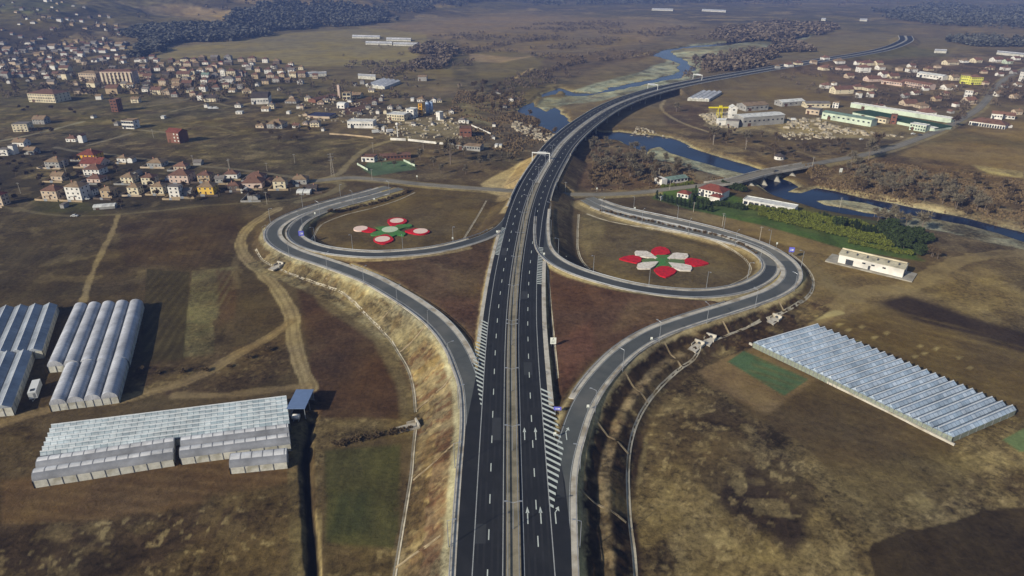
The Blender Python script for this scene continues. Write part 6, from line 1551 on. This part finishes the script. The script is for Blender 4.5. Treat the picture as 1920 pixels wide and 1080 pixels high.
grove('grey', [(1585,305),(1680,330),(1790,352),(1860,400),(1740,388),(1640,360),(1560,345)], 48, 1.05, 'grey bare tree in the river wood below the old road on the right', gB, 3)
grove('brown', [(1560,330),(1700,325),(1900,350),(1920,425),(1860,412),(1700,380),(1600,355)], 32, .9, 'brown bare tree in the river wood on the right', gB+' (brown)', 4)
grove('grey', [(1625,400),(1700,402),(1700,425),(1640,418)], 9, .9, 'grey bare tree on the gravel bank by the hedge park', 'bare trees on the gravel bank', 5)
grove('brown', [(1350,245),(1480,262),(1600,268),(1600,285),(1440,305),(1340,285),(1300,265)], 20, .8, 'brown bare tree in the rough field below the works', 'bare trees below the works', 6)
grove('dark', [(1450,260),(1530,268),(1500,290),(1440,285)], 7, .8, 'dark bare tree beside the round white hut', 'dark trees by the round hut', 7)
grove('brown', [(880,160),(960,165),(985,190),(1012,225),(1045,255),(1000,262),(950,225),(880,195)], 34, 1.05, 'brown bare tree in the thicket on the left riverbank', 'bare trees on the left riverbank', 8)
mass('dark', [(950,140),(1060,128),(1110,138),(1010,168),(975,192),(940,175)], 34, 1.0, 'dark bare tree along the outer river bend', 'dark trees along the river bend', 9)
mass('grey', [(1262,120),(1320,108),(1420,92),(1450,100),(1400,125),(1300,148),(1262,150)], 38, 1.5, 'grey bare tree between the upper river and the motorway', 'bare trees by the upper river', 10)
grove('grey', [(690,310),(800,270),(900,280),(960,300),(950,330),(820,330)], 18, .85, 'thin bare tree in the rough ground beside the green court', 'bare trees by the green court', 11)
grove('brown', [(480,236),(600,244),(620,262),(560,270),(490,265)], 10, .8, 'brown bare tree in the dark thicket above the meadow', 'bare trees above the meadow', 12)
grove('dark', [(0,285),(120,290),(230,320),(300,345),(560,345),(600,365),(560,378),(300,385),(230,392),(0,385)], 56, .75, 'dark leafless garden tree between the near village houses', 'garden trees of the near village', 13)
grove('dark', [(0,195),(130,200),(200,225),(260,232),(150,250),(0,262)], 10, .9, 'dark garden tree below the school', 'garden trees below the school', 14)
mass('dark', [(-40,110),(240,110),(480,150),(520,190),(430,195),(240,185),(-40,185)], 170, 1.15, 'dark leafless tree among the houses of the left village', 'trees of the left village', 15)
mass('dark', [(-60,60),(220,70),(250,110),(-60,112)], 60, 1.4, 'dark leafless tree on the village hillside', 'trees of the village hillside', 16)
mass('dark', [(480,120),(620,150),(700,165),(860,190),(700,195),(540,190)], 30, 1.0, 'dark bare tree behind the left works', 'trees behind the left works', 17)
mass('brown', [(1450,140),(1600,120),(1920,110),(1920,190),(1760,215),(1560,190)], 60, .95, 'brown bare tree between the houses of the right village', 'trees of the right village', 18)
mass('dark', [(1790,185),(1900,150),(1920,190),(1850,200),(1800,225)], 18, 1.1, 'dark tree beside the crossroads in the right village', 'dark trees beside the crossroads', 19)
mass('brown', [(1790,150),(1830,175),(1750,200),(1700,190),(1600,190),(1640,175)], 20, .9, 'brown bare tree behind the green roof', 'trees behind the green roof', 20)
rowmass('dark', [(720,148),(760,128),(820,112),(900,96),(960,82),(1040,72)], 26, 1.3, 'dark tree in the hedgerow crossing the far valley', 'hedgerow trees of the far valley')
rowmass('brown', [(1010,140),(1080,120),(1150,112),(1225,104)], 16, 1.2, 'brown tree in the hedgerow left of the upper river', 'hedgerow trees left of the upper river')
row('shrub', [(612,404),(660,392),(720,377),(770,358)], 26, .9, 'dry shrub in the row inside the left loop road', 'shrubs inside the left loop')
row('shrub', [(1125,398),(1200,415),(1290,436),(1370,455),(1420,485)], 34, .8, 'dry shrub in the row inside the right loop road', 'shrubs inside the right loop')
# the hedge park
g = 'thujas in rows on the lawn'
row('thuja', [(1228,372),(1262,382),(1300,392),(1340,398)], 14, 1.0, 'dark thuja in the row beside the right ramp entrance', 'thujas by the ramp entrance')
row('thuja', [(1436,402),(1470,409),(1510,418),(1545,428)], 18, .8, 'small dark thuja in the row across the lawn', g)
row('thuja', [(1530,408),(1570,420),(1610,432),(1650,446)], 16, 1.1, 'tall dark thuja in the row at the right end of the lawn', g+' (tall)')
row('hedge', [(1405,392),(1440,397),(1500,404),(1560,414),(1620,424)], 44, .95, 'yellow green clipped shrub in the long hedge above the lawn', 'shrubs of the long hedge')
row('hedge', [(1448,412),(1500,424),(1560,438),(1620,452),(1665,462)], 40, 1.15, 'yellow green shrub in the lower hedge', 'shrubs of the lower hedge')
row('hedge', [(1425,404),(1480,414),(1540,427),(1600,440),(1655,452)], 40, 1.15, 'yellow green shrub in the middle hedge of the park', 'shrubs of the middle hedge')
row('hedge', [(1470,404),(1520,411),(1580,422),(1640,434)], 36, 1.0, 'olive shrub in the second hedge of the park', 'shrubs of the second hedge')
row('hedge', [(1240,352),(1262,352),(1300,346)], 8, .8, 'green shrub beside the white lodge', 'shrubs beside the lodge')
row('ever', [(1300,376),(1330,384),(1360,388),(1395,395)], 11, .55, 'round evergreen in front of the red roofed villa', 'evergreens before the villa')
row('ever', [(1350,352),(1375,356),(1398,362)], 5, .8, 'dark evergreen right of the red roofed villa', 'evergreens right of the villa')
grove('ever', [(1655,425),(1690,425),(1740,455),(1735,482),(1690,470),(1655,450)], 20, .95, 'dark green evergreen in the clump behind the white farm building', 'evergreen clump behind the farm building', 30, .9)
row('fir', [(1310,362),(1296,380),(1338,396)], 3, .8, 'pointed fir among the hedges of the villa', 'firs of the villa garden')
row('hedge', [(1590,455),(1650,468),(1710,480)], 10, .8, 'olive green bush along the back of the farm building', 'bushes behind the farm building')
row('brown', [(1735,476),(1748,482),(1762,486)], 4, .8, 'brown bushy tree at the end of the lawn', 'brown trees at the end of the lawn')
row('shrub', [(150,600),(200,660),(300,700),(420,690),(520,650)], 14, .8, 'dry shrub on the rough ground right of the tunnel greenhouses', 'shrubs near the tunnel greenhouses')
row('shrub', [(622,838),(690,822),(740,812),(776,806)], 14, .9, 'dry shrub along the ditch leading to the white culvert', 'shrubs along the culvert ditch')
for v in PROTO.values():
    for o in v:
        if not used_p[id(o)]:
            for c in list(o.children): bpy.data.objects.remove(c)
            bpy.data.objects.remove(o)
b = MB()
for x, y, z, sc in FAR:
    k = 4*sc*rnd.uniform(.6, 1.25)
    for _ in range(34):
        th = rnd.uniform(0, 6.28); el = rnd.random(); r_ = k*(1.05-el*.6)*rnd.random()**.5; c = Vector((x+math.cos(th)*r_, y+math.sin(th)*r_, z+k*(.3+1.25*el)))
        u = Vector((rnd.uniform(-1,1), rnd.uniform(-1,1), rnd.uniform(.2,1.4))).normalized()*k*.30; v = u.cross(Vector((rnd.uniform(-1,1), rnd.uniform(-1,1), .1))).normalized()*k*.15
        b.face([c-u-v, c-u+v, c+u])
o = b.build('distant_trees', mat('distant_twigs', (92,80,66), .95, .25, .4)); tag(o, 'leafless trees seen far off among the villages and along the upper river', kind='stuff')
# scrub and dead grass that nobody could count
def scrub(name, label, poly, n, size, m, seed, hscale=.8):
    P = np.array([G(*p) for p in poly]); rr = np.random.RandomState(seed); lo, hi = P.min(0), P.max(0)
    X = rr.uniform(lo[0], hi[0], n*4); Y = rr.uniform(lo[1], hi[1], n*4)
    k = (poly_sd(X, Y, P) > 0) & (fbm(X, Y, 16, 3, seed)+rr.uniform(-.12, .12, n*4) > -.02); X, Y = X[k][:n], Y[k][:n]; Z = height(X, Y); k = Z > -2.3; X, Y, Z = X[k], Y[k], Z[k]
    n = len(X); vs = np.zeros((n, 8, 3)); 
    for b_ in range(2):
        a = rr.uniform(0, 3.14, n); s = size*rr.uniform(.4, 1.3, n); h = s*hscale*rr.uniform(.6, 1.3, n); c, q = np.cos(a)*s/2, np.sin(a)*s/2
        for i, (u, w) in enumerate(((-1, 0), (1, 0), (.6, 1), (-.7, .85))):
            vs[:, b_*4+i, 0] = X+c*u+rr.uniform(-.1, .1, n)*s; vs[:, b_*4+i, 1] = Y+q*u+rr.uniform(-.25, .25, n)*s*w; vs[:, b_*4+i, 2] = Z-.1+w*h
    V_ = vs.reshape(-1, 3); F_ = np.arange(n*8).reshape(-1, 4)
    me = bpy.data.meshes.new(name); me.vertices.add(len(V_)); me.vertices.foreach_set('co', V_.astype(np.float32).ravel())
    me.loops.add(F_.size); me.loops.foreach_set('vertex_index', F_.astype(np.int32).ravel()); me.polygons.add(len(F_)); me.polygons.foreach_set('loop_start', np.arange(0, F_.size, 4, dtype=np.int32)); me.update(calc_edges=True)
    me.materials.append(m); o = bpy.data.objects.new(name, me); COL.objects.link(o); tag(o, label, kind='stuff'); return o
M_DRYG = mat('dry_grass', (124,106,66), 1, .35, .08); M_BRAM = mat('bramble', (70,50,36), 1, .35, .1); M_DGR = mat('olive_grass', (86,76,42), 1, .35, .08)
scrub('bramble_scrub', 'brush on the rough ground by the river wood', [(1110,290),(1330,325),(1400,350),(1240,352),(1110,358)], 3500, 1.3, M_SHRUB, 8)
scrub('bramble_scrub', 'brush between the road bend and the river', [(1500,320),(1640,300),(1920,340),(1920,430),(1700,385),(1540,350)], 5000, 1.3, M_SHRUB, 9)
scrub('bramble_scrub', 'brush around the left riverbank thicket', [(860,170),(980,180),(1040,255),(960,300),(880,260),(840,200)], 4000, 1.6, M_SHRUB, 10)
# far woods that read as one mass
def wood(label, poly, n, h, m, seed, clump=20, thr=-.16, sc_=90):
    P = np.array([G(*p) for p in poly]); rr = np.random.RandomState(seed); lo, hi = P.min(0), P.max(0)
    X = rr.uniform(lo[0], hi[0], n*9); Y = rr.uniform(lo[1], hi[1], n*9); d = poly_sd(X, Y, P)+fbm(X, Y, 120, 3, seed)*160
    k = (d > 0) & (fbm(X, Y, sc_, 4, seed+5)+rr.uniform(-.04, .04, len(X)) > thr); X, Y = X[k][:n], Y[k][:n]; Z = height(X, Y); n = len(X)
    vs = np.zeros((n, clump, 4, 3)); H = h*rr.uniform(.6, 1.3, n)
    for c in range(clump):
        th = rr.uniform(0, 6.28, n); el = rr.uniform(.05, .85, n); r_ = H*.5*rr.uniform(.4, 1, n)*np.sqrt(1.05-el); cx = X+np.cos(th)*r_; cy = Y+np.sin(th)*r_; cz = Z+H*(.15+.8*el); s = H*.15
        a1 = rr.uniform(0, 6.28, n); tl = rr.uniform(-.6, .9, n)
        for i, (u, w) in enumerate(((-1,-1),(1,-1),(1,1),(-1,1))):
            vs[:, c, i, 0] = cx+(np.cos(a1)*u-np.sin(a1)*w*.6)*s; vs[:, c, i, 1] = cy+(np.sin(a1)*u+np.cos(a1)*w*.6)*s; vs[:, c, i, 2] = cz+w*s*tl
    V_ = vs.reshape(-1, 3); F_ = np.arange(len(V_)).reshape(-1, 4)
    me = bpy.data.meshes.new('wood'); me.vertices.add(len(V_)); me.vertices.foreach_set('co', V_.astype(np.float32).ravel())
    me.loops.add(F_.size); me.loops.foreach_set('vertex_index', F_.astype(np.int32).ravel()); me.polygons.add(len(F_)); me.polygons.foreach_set('loop_start', np.arange(0, F_.size, 4, dtype=np.int32)); me.update(calc_edges=True)
    me.materials.append(m); o = bpy.data.objects.new('wood', me); COL.objects.link(o); tag(o, label, kind='stuff')
M_WOOD = mat('far_wood', (84,84,76), .95, .3, .02); M_WOODB = mat('far_brown_wood', (104,92,76), .95, .3, .02)
wood('scattered copses and scrub over the far hills', [(-500,40),(0,30),(250,60),(500,36),(700,24),(900,10),(1200,6),(1600,14),(1900,10),(2300,20),(2300,-30),(1500,-35),(900,-30),(300,-30),(-500,-20)], 6500, 12, M_WOODB, 31, thr=.04, sc_=150)
wood('loose scrub between the fields of the far valley', [(620,110),(760,70),(900,60),(1100,40),(1300,50),(1420,64),(1220,92),(1000,130),(860,165),(700,150)], 1500, 6, M_WOODB, 32, thr=.09, sc_=90)
wood('dark wood at the foot of the left hill', [(238,98),(262,72),(330,66),(360,72),(320,92),(262,108)], 1600, 13, M_WOOD, 1)
wood('long dark wood along the foot of the far hill', [(300,60),(420,56),(480,40),(600,34),(720,28),(760,40),(640,52),(500,64),(420,76),(330,80)], 3600, 15, M_WOOD, 2)
wood('dark wood on the far centre slope', [(640,0),(760,-6),(900,-6),(960,4),(860,20),(760,32),(700,22)], 2600, 16, M_WOOD, 3)
wood('brown wood on the left hilltop', [(-300,0),(120,-10),(260,10),(240,36),(100,30),(-300,36)], 2000, 12, M_WOODB, 4)
wood('small dark wood in the far valley', [(762,128),(800,112),(850,106),(842,118),(790,134)], 320, 8, M_WOODB, 5)
wood('wide dark wood at the far right', [(1650,22),(1760,10),(1940,18),(2100,30),(2100,62),(1900,56),(1760,46),(1680,38)], 3000, 15, M_WOOD, 6)
wood('brown woods along the far river', [(1340,60),(1440,46),(1560,52),(1540,66),(1440,78),(1360,76)], 1300, 14, M_WOODB, 7)
wood('far wooded haze line in the centre', [(900,-4),(1200,-12),(1500,-12),(1500,4),(1240,8),(1000,12)], 2600, 18, M_WOOD, 8)
wood('brown wood beside the upper motorway', [(1320,112),(1440,96),(1480,78),(1500,86),(1470,104),(1400,124),(1330,134)], 700, 11, M_WOODB, 9)
wood('dark hedge wood right of the motorway end', [(1800,72),(1900,74),(1960,80),(1960,88),(1820,86)], 500, 12, M_WOOD, 10)
wood('brown copse beside the far white tunnels', [(780,78),(820,84),(860,98),(830,108),(790,100)], 300, 11, M_WOODB, 11)
# ------------------------------------------------------------------ lamps, gantries, signs, poles, vehicles
def lamp_proto(double, h):
    t = empty('street_lamp', (0,0,0)); b = MB(); b.tube((0,0,-.4), (0,0,h), .14, .08, 6); b.build('pole', M_STEEL, t)
    for sg in ((1, -1) if double else (1,)):
        b = MB(); b.tube((0,0,h-.05), (0,sg*1.7,h+.45), .07, .05, 5); b.build('arm', M_STEEL, t)
        b = MB(); b.box(-.18,.18,min(sg*1.5,sg*2.4),max(sg*1.5,sg*2.4),h+.42,h+.6); b.build('lamp_head', M_STEEL, t)
    return t
lp2 = lamp_proto(True, 9.5); lp1 = lamp_proto(False, 9.0); first = {id(lp2): True, id(lp1): True}
def lamp(src, path, s, off, face, label, group, dz=0):
    x, y, z = path.at(s, off, dz); o = src if first[id(src)] else copy_tree(src); first[id(src)] = False
    o.location = (x, y, z); o.rotation_euler = (0, 0, path.head(s)+face); tag(o, label, 'street lamp', group)
s = MW.near(960,640)
while s < S_BR0+10:
    lamp(lp2, MW, s, 0, 0, 'double armed street lamp in the motorway median', 'double armed lamps in the motorway median'); s += 33
for s in svals(0, MW.near(960,650), 36): lamp(lp2, MW, s, 0, 0, 'double armed street lamp in the motorway median', 'double armed lamps in the motorway median')
for path, off, f, lab, a in ((LRAMP, 5.6, math.pi, 'single armed lamp on the outer edge of the left slip road', 60), (RRAMP, -5.6, 0, 'single armed lamp on the outer edge of the right slip road', 60), (LLOOP, -5.3, 0, 'single armed lamp inside the left loop road', 70), (RLOOP, 5.3, math.pi, 'single armed lamp inside the right loop road', 60)):
    s = a
    while s < path.L-10: lamp(lp1, path, s, off, f, lab, lab.replace('lamp', 'lamps')); s += 31
def gantry(s, o0, o1, h, label):
    x0, y0, z0 = MW.at(s, o0); x1, y1, z1 = MW.at(s, o1); L_ = math.hypot(x1-x0, y1-y0); t = empty('sign_gantry', (x0, y0, z0), math.atan2(y1-y0, x1-x0), label, 'gantry', 'white sign gantries')
    for xx in (0, L_):
        b = MB(); b.box(xx-.22, xx+.22, -.22, .22, -.5, h); b.build('leg', mat('white_paint', (205,205,200), .5, .05, 1), t)
    b = MB(); b.box(-.3, L_+.3, -.35, .35, h, h+.75); b.build('beam', mat('white_paint', (205,205,200), .5, .05, 1), t)
    b = MB(); b.box(L_*.3, L_*.8, .4, .5, h-.9, h+1.5); b.build('sign_back', M_STEEL, t)
gantry(MW.near(1030,303), 13.6, -.2, 6.5, 'white portal gantry over the left carriageway before the bridge')
gantry(MW.near(1318,151), 13.6, -.2, 6.5, 'white portal gantry beyond the far end of the bridge')
gantry(MW.near(1235,169), .2, 14.0, 6.0, 'pale gantry at the far end of the bridge deck')
M_BLUE = mat('blue_sign_face', (96,98,190), .5, .05, 1); M_WSIGN = mat('white_sign_face', (214,216,206), .5, .05, 1); M_DGREY = mat('sign_lettering', (96,110,98), .6, .05, 1)
def sign(px, py, z, w, h, post, m, label, rz=0, marks=0, name='road_sign', legs=2, cat='sign', group=None):
    x, y = G(px, py, z); t = empty(name, (x, y, z), R(rz), label, cat, group)
    for xx in ((-w*.3, w*.3) if legs == 2 else (0,)):
        b = MB(); b.tube((xx,.1,-.6), (xx,.1,post+h*.9), .07, .07, 6); b.build('post', M_STEEL, t)
    b = MB(); b.box(-w/2, w/2, -.05, .03, post, post+h); p = b.build('sign_panel', m, t)
    if marks:
        b = MB()
        b.box(-w*.38, w*.38, -.075, -.055, post+h*.08, post+h*.3) if marks == 2 else None
        if marks == 1:
            b.box(-w*.3, w*.3, -.075, -.055, post+h*.55, post+h*.63); b.box(-w*.3, w*.3, -.075, -.055, post+h*.3, post+h*.38); b.box(.1*w, .3*w, -.075, -.055, post+h*.38, post+h*.55)
        b.build('sign_marks', M_DGREY if m is M_WSIGN else M_WSIGN, p)
    return t
t = sign(1037, 652, 6, 2.4, 3.0, 1.8, M_WSIGN, 'white direction board with faint lettering on the right triangular island', 0)
b = MB()
for k, (a0, a1, zz) in enumerate(((-.4,.35,3.9),(-.7,-.1,3.1),(0,.8,3.1),(-.8,.5,2.5),(-.2,.2,4.3))): b.box(a0, a1, -.09, -.07, zz, zz+.22)
b.build('sign_marks', M_DGREY, t)
sign(566, 448, 3.3, 3.0, 3.0, 2.0, M_BLUE, 'blue sign on two posts inside the bend of the left ramps', 8, 1)
sign(1483, 477, 3.2, 2.8, 2.8, 1.4, M_BLUE, 'blue sign outside the bend of the right ramp', -12, 1)
sign(1045, 778, 7, 2.6, 1.4, 2.0, M_BLUE, 'wide violet blue sign at the nose of the right triangular island', -4, 1)
W1 = 'small white road signs'
for px, py, z, lab in ((1040,822,8,'small white sign with a dark post at the tip of the hatched wedge'),(1102,770,8,'small white sign beside the lamp on the lower right slip road'),(849,452,1,'small white marker board in the east of the left loop'),(591,405,2.2,'small white sign on the strip between the upper left ramps'),
     (702,378,1,'small white sign near the top of the left ramps'),(782,335,1,'white board beside the local road left of the motorway'),(1221,642,7,'small white sign on the right slip road near the upper chute'),(1190,395,1,'small white sign beside the upper right ramp entrance'),
     (1119,358,1,'white board beside the local road right of the motorway'),(1456,462,2,'small white sign left of the blue one at the right bend'),(1061,488,2,'small white marker in the dark dip beside the right loop'),(1020,482,8,'white marker at the gore of the right loop road'),(932,440,8,'white marker at the gore of the left loop road')):
    sign(px, py, z, .9, 1.3, 1.2, M_WSIGN, lab, 0, 2, group=W1, legs=1)
# poles and the lattice mast
def pole(px, y0, h, label, arm=True, group='thin power poles', z=None):
    x, y = G(px, y0); z = hz(x, y); t = empty('power_pole', (x, y, z), 0, label, 'pole', group)
    b = MB(); b.tube((0,0,-.5), (0,0,h), .17, .11, 6); b.build('pole_shaft', mat('pale_pole', (164,156,140), .8, .1, 1), t)
    if arm: b = MB(); b.box(-1.1, 1.1, -.07, .07, h-.7, h-.55); b.build('cross_arm', M_STEEL, t)
for i, (px, py, h) in enumerate(((363,309,8),(430,318,8),(501,321,7),(501,383,9),(125,327,11),(39,363,8),(794,283,9),(700,286,9),(1235,336,9),(1337,272,9),(1255,360,8),(1300,398,7),(1354,425,9),(1424,451,9),(1576,383,8),(1678,398,8),(288,258,8),(553,306,8),(431,316,8),(1521,322,8),(1398,280,8),(1060,362,8),(698,339,9))):
    pole(px, py, h, 'thin pale pole %s' % ['at the village edge below the meadow','by the village road with a crossbar','at the end of the village houses','on the field edge below the last houses','leaning line pole in the left gardens','in the dark gardens far left','between the green court and the works wall','beside the track above the clubhouse','in the wood above the lodge','near the curved field track','beside the lodge drive','left of the thuja rows','beside the upper right ramp, western one','beside the upper right ramp, eastern one','on the near riverbank below the old bridge','on the riverbank opposite the river wood','in the meadow above the village','near the meadow track','close to another pole at the village road','beside the old road above the bridge','in the works field','under the right edge of the motorway','beside the junction left of the loop'][i])
x, y = G(624, 330); t = empty('lattice_mast', (x, y, hz(x, y)), R(20), 'tall pale lattice power mast at the road junction left of the motorway', 'mast')
b = MB(); Hm = 18.0
for sx in (-1, 1):
    for sy in (-1, 1):
        b.tube((sx*1.2, sy*1.2, -.5), (sx*.25, sy*.25, Hm), .12, .08, 4)
for k in range(9):
    z0 = Hm*k/9; z1 = Hm*(k+1)/9; a = 1.2-.95*k/9; c = 1.2-.95*(k+1)/9
    for u, v in (((-a,-a),(c,-c)),((a,-a),(c,c)),((a,a),(-c,c)),((-a,a),(-c,-c))): b.tube((*u, z0), (*v, z1), .05, .05, 3)
b.build('lattice', mat('pale_pole', (164,156,140), .8, .1, 1), t)
for zz in (12.5, 15, 17.2):
    b = MB(); b.box(-2.2, 2.2, -.1, .1, zz, zz+.16); b.build('cross_arm', M_STEEL, t)
x, y = G(746, 257); t = empty('ball_water_tower', (x, y, 0), 0, 'slim white water tower with a ball top by the works wall', 'water tower')
b = MB(); b.tube((0,0,-.5), (0,0,11), .5, .45, 10); b.build('shaft', wmat('white'), t)
b = MB(); rr_ = [[(math.sin(math.pi*i/8)*1.5*math.cos(a*math.pi/6), math.sin(math.pi*i/8)*1.5*math.sin(a*math.pi/6), 12.3-math.cos(math.pi*i/8)*1.5) for a in range(12)] for i in range(1, 8)]; b.loft(rr_); b.build('ball_tank', wmat('white'), t, True)
# vehicles
M_TYRE = mat('tyre_rubber', (30,30,32), .9, .05, 1)
def vehicle(px, py, rz, col, label, kind='car', z=None, group=None):
    x, y = G(px, py, z or 0); z = z if z is not None else hz(x, y)+.02
    L_, W_c, H = {'car': (4.3, 1.8, 1.45), 'van': (5.6, 2.1, 2.5), 'truck': (8.5, 2.5, 3.3)}[kind]
    t = empty({'car':'parked_car','van':'parked_van','truck':'parked_truck'}[kind], (x, y, z), R(rz), label, kind, group)
    m = mat('car_paint', col, .35, .03, 1, spec=.5)
    b = MB()
    if kind == 'car':
        pr = [(-2.15,.35),(-2.1,.85),(-1.5,.95),(-1.1,1.4),(.6,1.45),(1.2,.98),(2.05,.8),(2.15,.35)]
    elif kind == 'van': pr = [(-2.8,.4),(-2.8,2.5),(1.5,2.5),(2.1,1.4),(2.75,1.15),(2.8,.4)]
    else: pr = [(-4.2,.9),(-4.2,3.3),(2.0,3.3),(2.0,.9)]
    b.loft([[(a, -W_c/2, c) for a, c in pr], [(a, W_c/2, c) for a, c in pr]]); b.build('body', m, t)
    if kind == 'truck':
        b = MB(); pr = [(2.2,.5),(2.2,2.5),(3.6,2.4),(4.2,1.4),(4.25,.5)]; b.loft([[(a, -1.15, c) for a, c in pr], [(a, 1.15, c) for a, c in pr]]); b.build('cab', m, t)
    b = MB()
    if kind == 'car': b.box(-1.2, .75, -.91, .91, 1.0, 1.36); b.face([(.62,-.7,1.44),(1.2,-.75,1.01),(1.2,.75,1.01),(.62,.7,1.44)])
    elif kind == 'van': b.box(.6, 1.5, -1.06, 1.06, 1.5, 2.1); b.face([(1.56,-.9,2.46),(2.13,-.9,1.43),(2.13,.9,1.43),(1.56,.9,2.46)])
    else: b.box(2.5, 3.4, -1.17, 1.17, 1.5, 2.1)
    b.build('windows', M_WIN, t)
    for sx in (-L_*.31, L_*.31):
        for sy in (-1, 1):
            b = MB(); b.tube((sx, sy*(W_c/2-.2), .34), (sx, sy*(W_c/2+.02), .34), .34, .34, 12); b.build('wheel', M_TYRE, t)
    return t
vehicle(140,406,5,(200,200,196),'white car parked at the field edge below the village')
vehicle(117,368,60,(180,176,160),'pale car parked between the village gardens')
vehicle(1456,322.5,15,(40,40,44),'dark car driving over the old road bridge', z=4.62)
vehicle(706,250,20,(206,206,200),'white lorry parked before the filling station','truck')
vehicle(733,249,28,(206,206,204),'long white lorry beside the dark works yard','truck')
vehicle(395,204,10,(206,206,204),'white van parked below the village, left one','van'); vehicle(405,204,10,(206,206,204),'white van parked below the village, right one','van')
vehicle(163,374,0,(196,196,190),'white car in the garden beside the tall white house'); vehicle(1712,252,10,(190,190,186),'white car parked near the pale green office block')
vehicle(1725,255,10,(60,62,66),'dark car on the road in front of the works')
vehicle(1615,262,20,(190,188,180),'pale car parked on the works track'); vehicle(1488,226,0,(210,210,206),'white van in the works yard','van')
vehicle(900,277,5,(206,204,198),'white car parked by the long grey building'); vehicle(846,273,10,(206,204,198),'white van parked by the end of the yard wall','van')
# white trailer between the greenhouses
x, y = G(64, 750); x2, y2 = G(79, 708); t = empty('site_trailer', (x, y, hz(x, y)), math.atan2(y2-y, x2-x), 'long white site trailer with a dark roof hatch between the greenhouses', 'trailer')
b = MB(); b.box(0, 9.5, -1.35, 1.35, .7, 3.5); b.build('body', mat('white_paint', (205,205,200), .5, .05, 1), t)
b = MB(); b.box(.9, 2.5, -.7, .7, 3.51, 3.62); b.build('roof_hatch', M_DARKST, t)
b = MB(); b.tube((-1.8,0,.6), (0,-.6,.75), .08, .08, 5); b.tube((-1.8,0,.6), (0,.6,.75), .08, .08, 5); b.build('drawbar', M_STEEL, t)
for sx in (1.4, 7.9):
    for sy in (-1, 1):
        b = MB(); b.tube((sx, sy*1.0, .45), (sx, sy*1.3, .45), .45, .45, 12); b.build('wheel', M_TYRE, t)
b = MB(); b.box(-.02, .02, -1.0, -.2, 1.0, 2.9); b.build('door', M_STEEL, t)
# round white hut in the rough field
x, y = G(1461, 298); t = empty('round_hut', (x, y, hz(x, y)), 0, 'round dark roofed hut with white walls in the rough field', 'hut')
b = MB(); b.tube((0,0,-.5), (0,0,2.8), 4.2, 4.2, 18); b.build('wall', wmat('white'), t); b = MB(); b.tube((0,0,2.81), (0,0,5.2), 4.8, .3, 18); b.build('roof', rmat('dark'), t)
for a in (-2.2, -1.6, -1.0):
    b = MB(); c, s = math.cos(a)*4.22, math.sin(a)*4.22; b.box(c-.5, c+.5, s-.08, s+.04, 1.1, 2.2); b.build('window', M_WIN, t)
x, y = G(1575, 327); sg_ = sign(1575, 328, 0, 2.6, 3.2, 2.2, M_WSIGN, 'pale board on posts beside the old road above the river wood', 10, 0)
# ------------------------------------------------------------------ the air between the drone and the far valley
hb_ = MB(); hb_.box(-14000, 14000, -2500, 30000, -30, 520)
hz_o = hb_.build('haze', None); tag(hz_o, kind='stuff')
hm = bpy.data.materials.new('haze'); hm.use_nodes = True; T = hm.node_tree; T.nodes.clear()
pv = T.nodes.new('ShaderNodeVolumePrincipled'); o_ = T.nodes.new('ShaderNodeOutputMaterial')
pv.inputs['Color'].default_value = (.25, .38, .86, 1); pv.inputs['Density'].default_value = 0.00014; pv.inputs['Anisotropy'].default_value = 0.0
T.links.new(pv.outputs[0], o_.inputs['Volume']); hz_o.data.materials.append(hm)
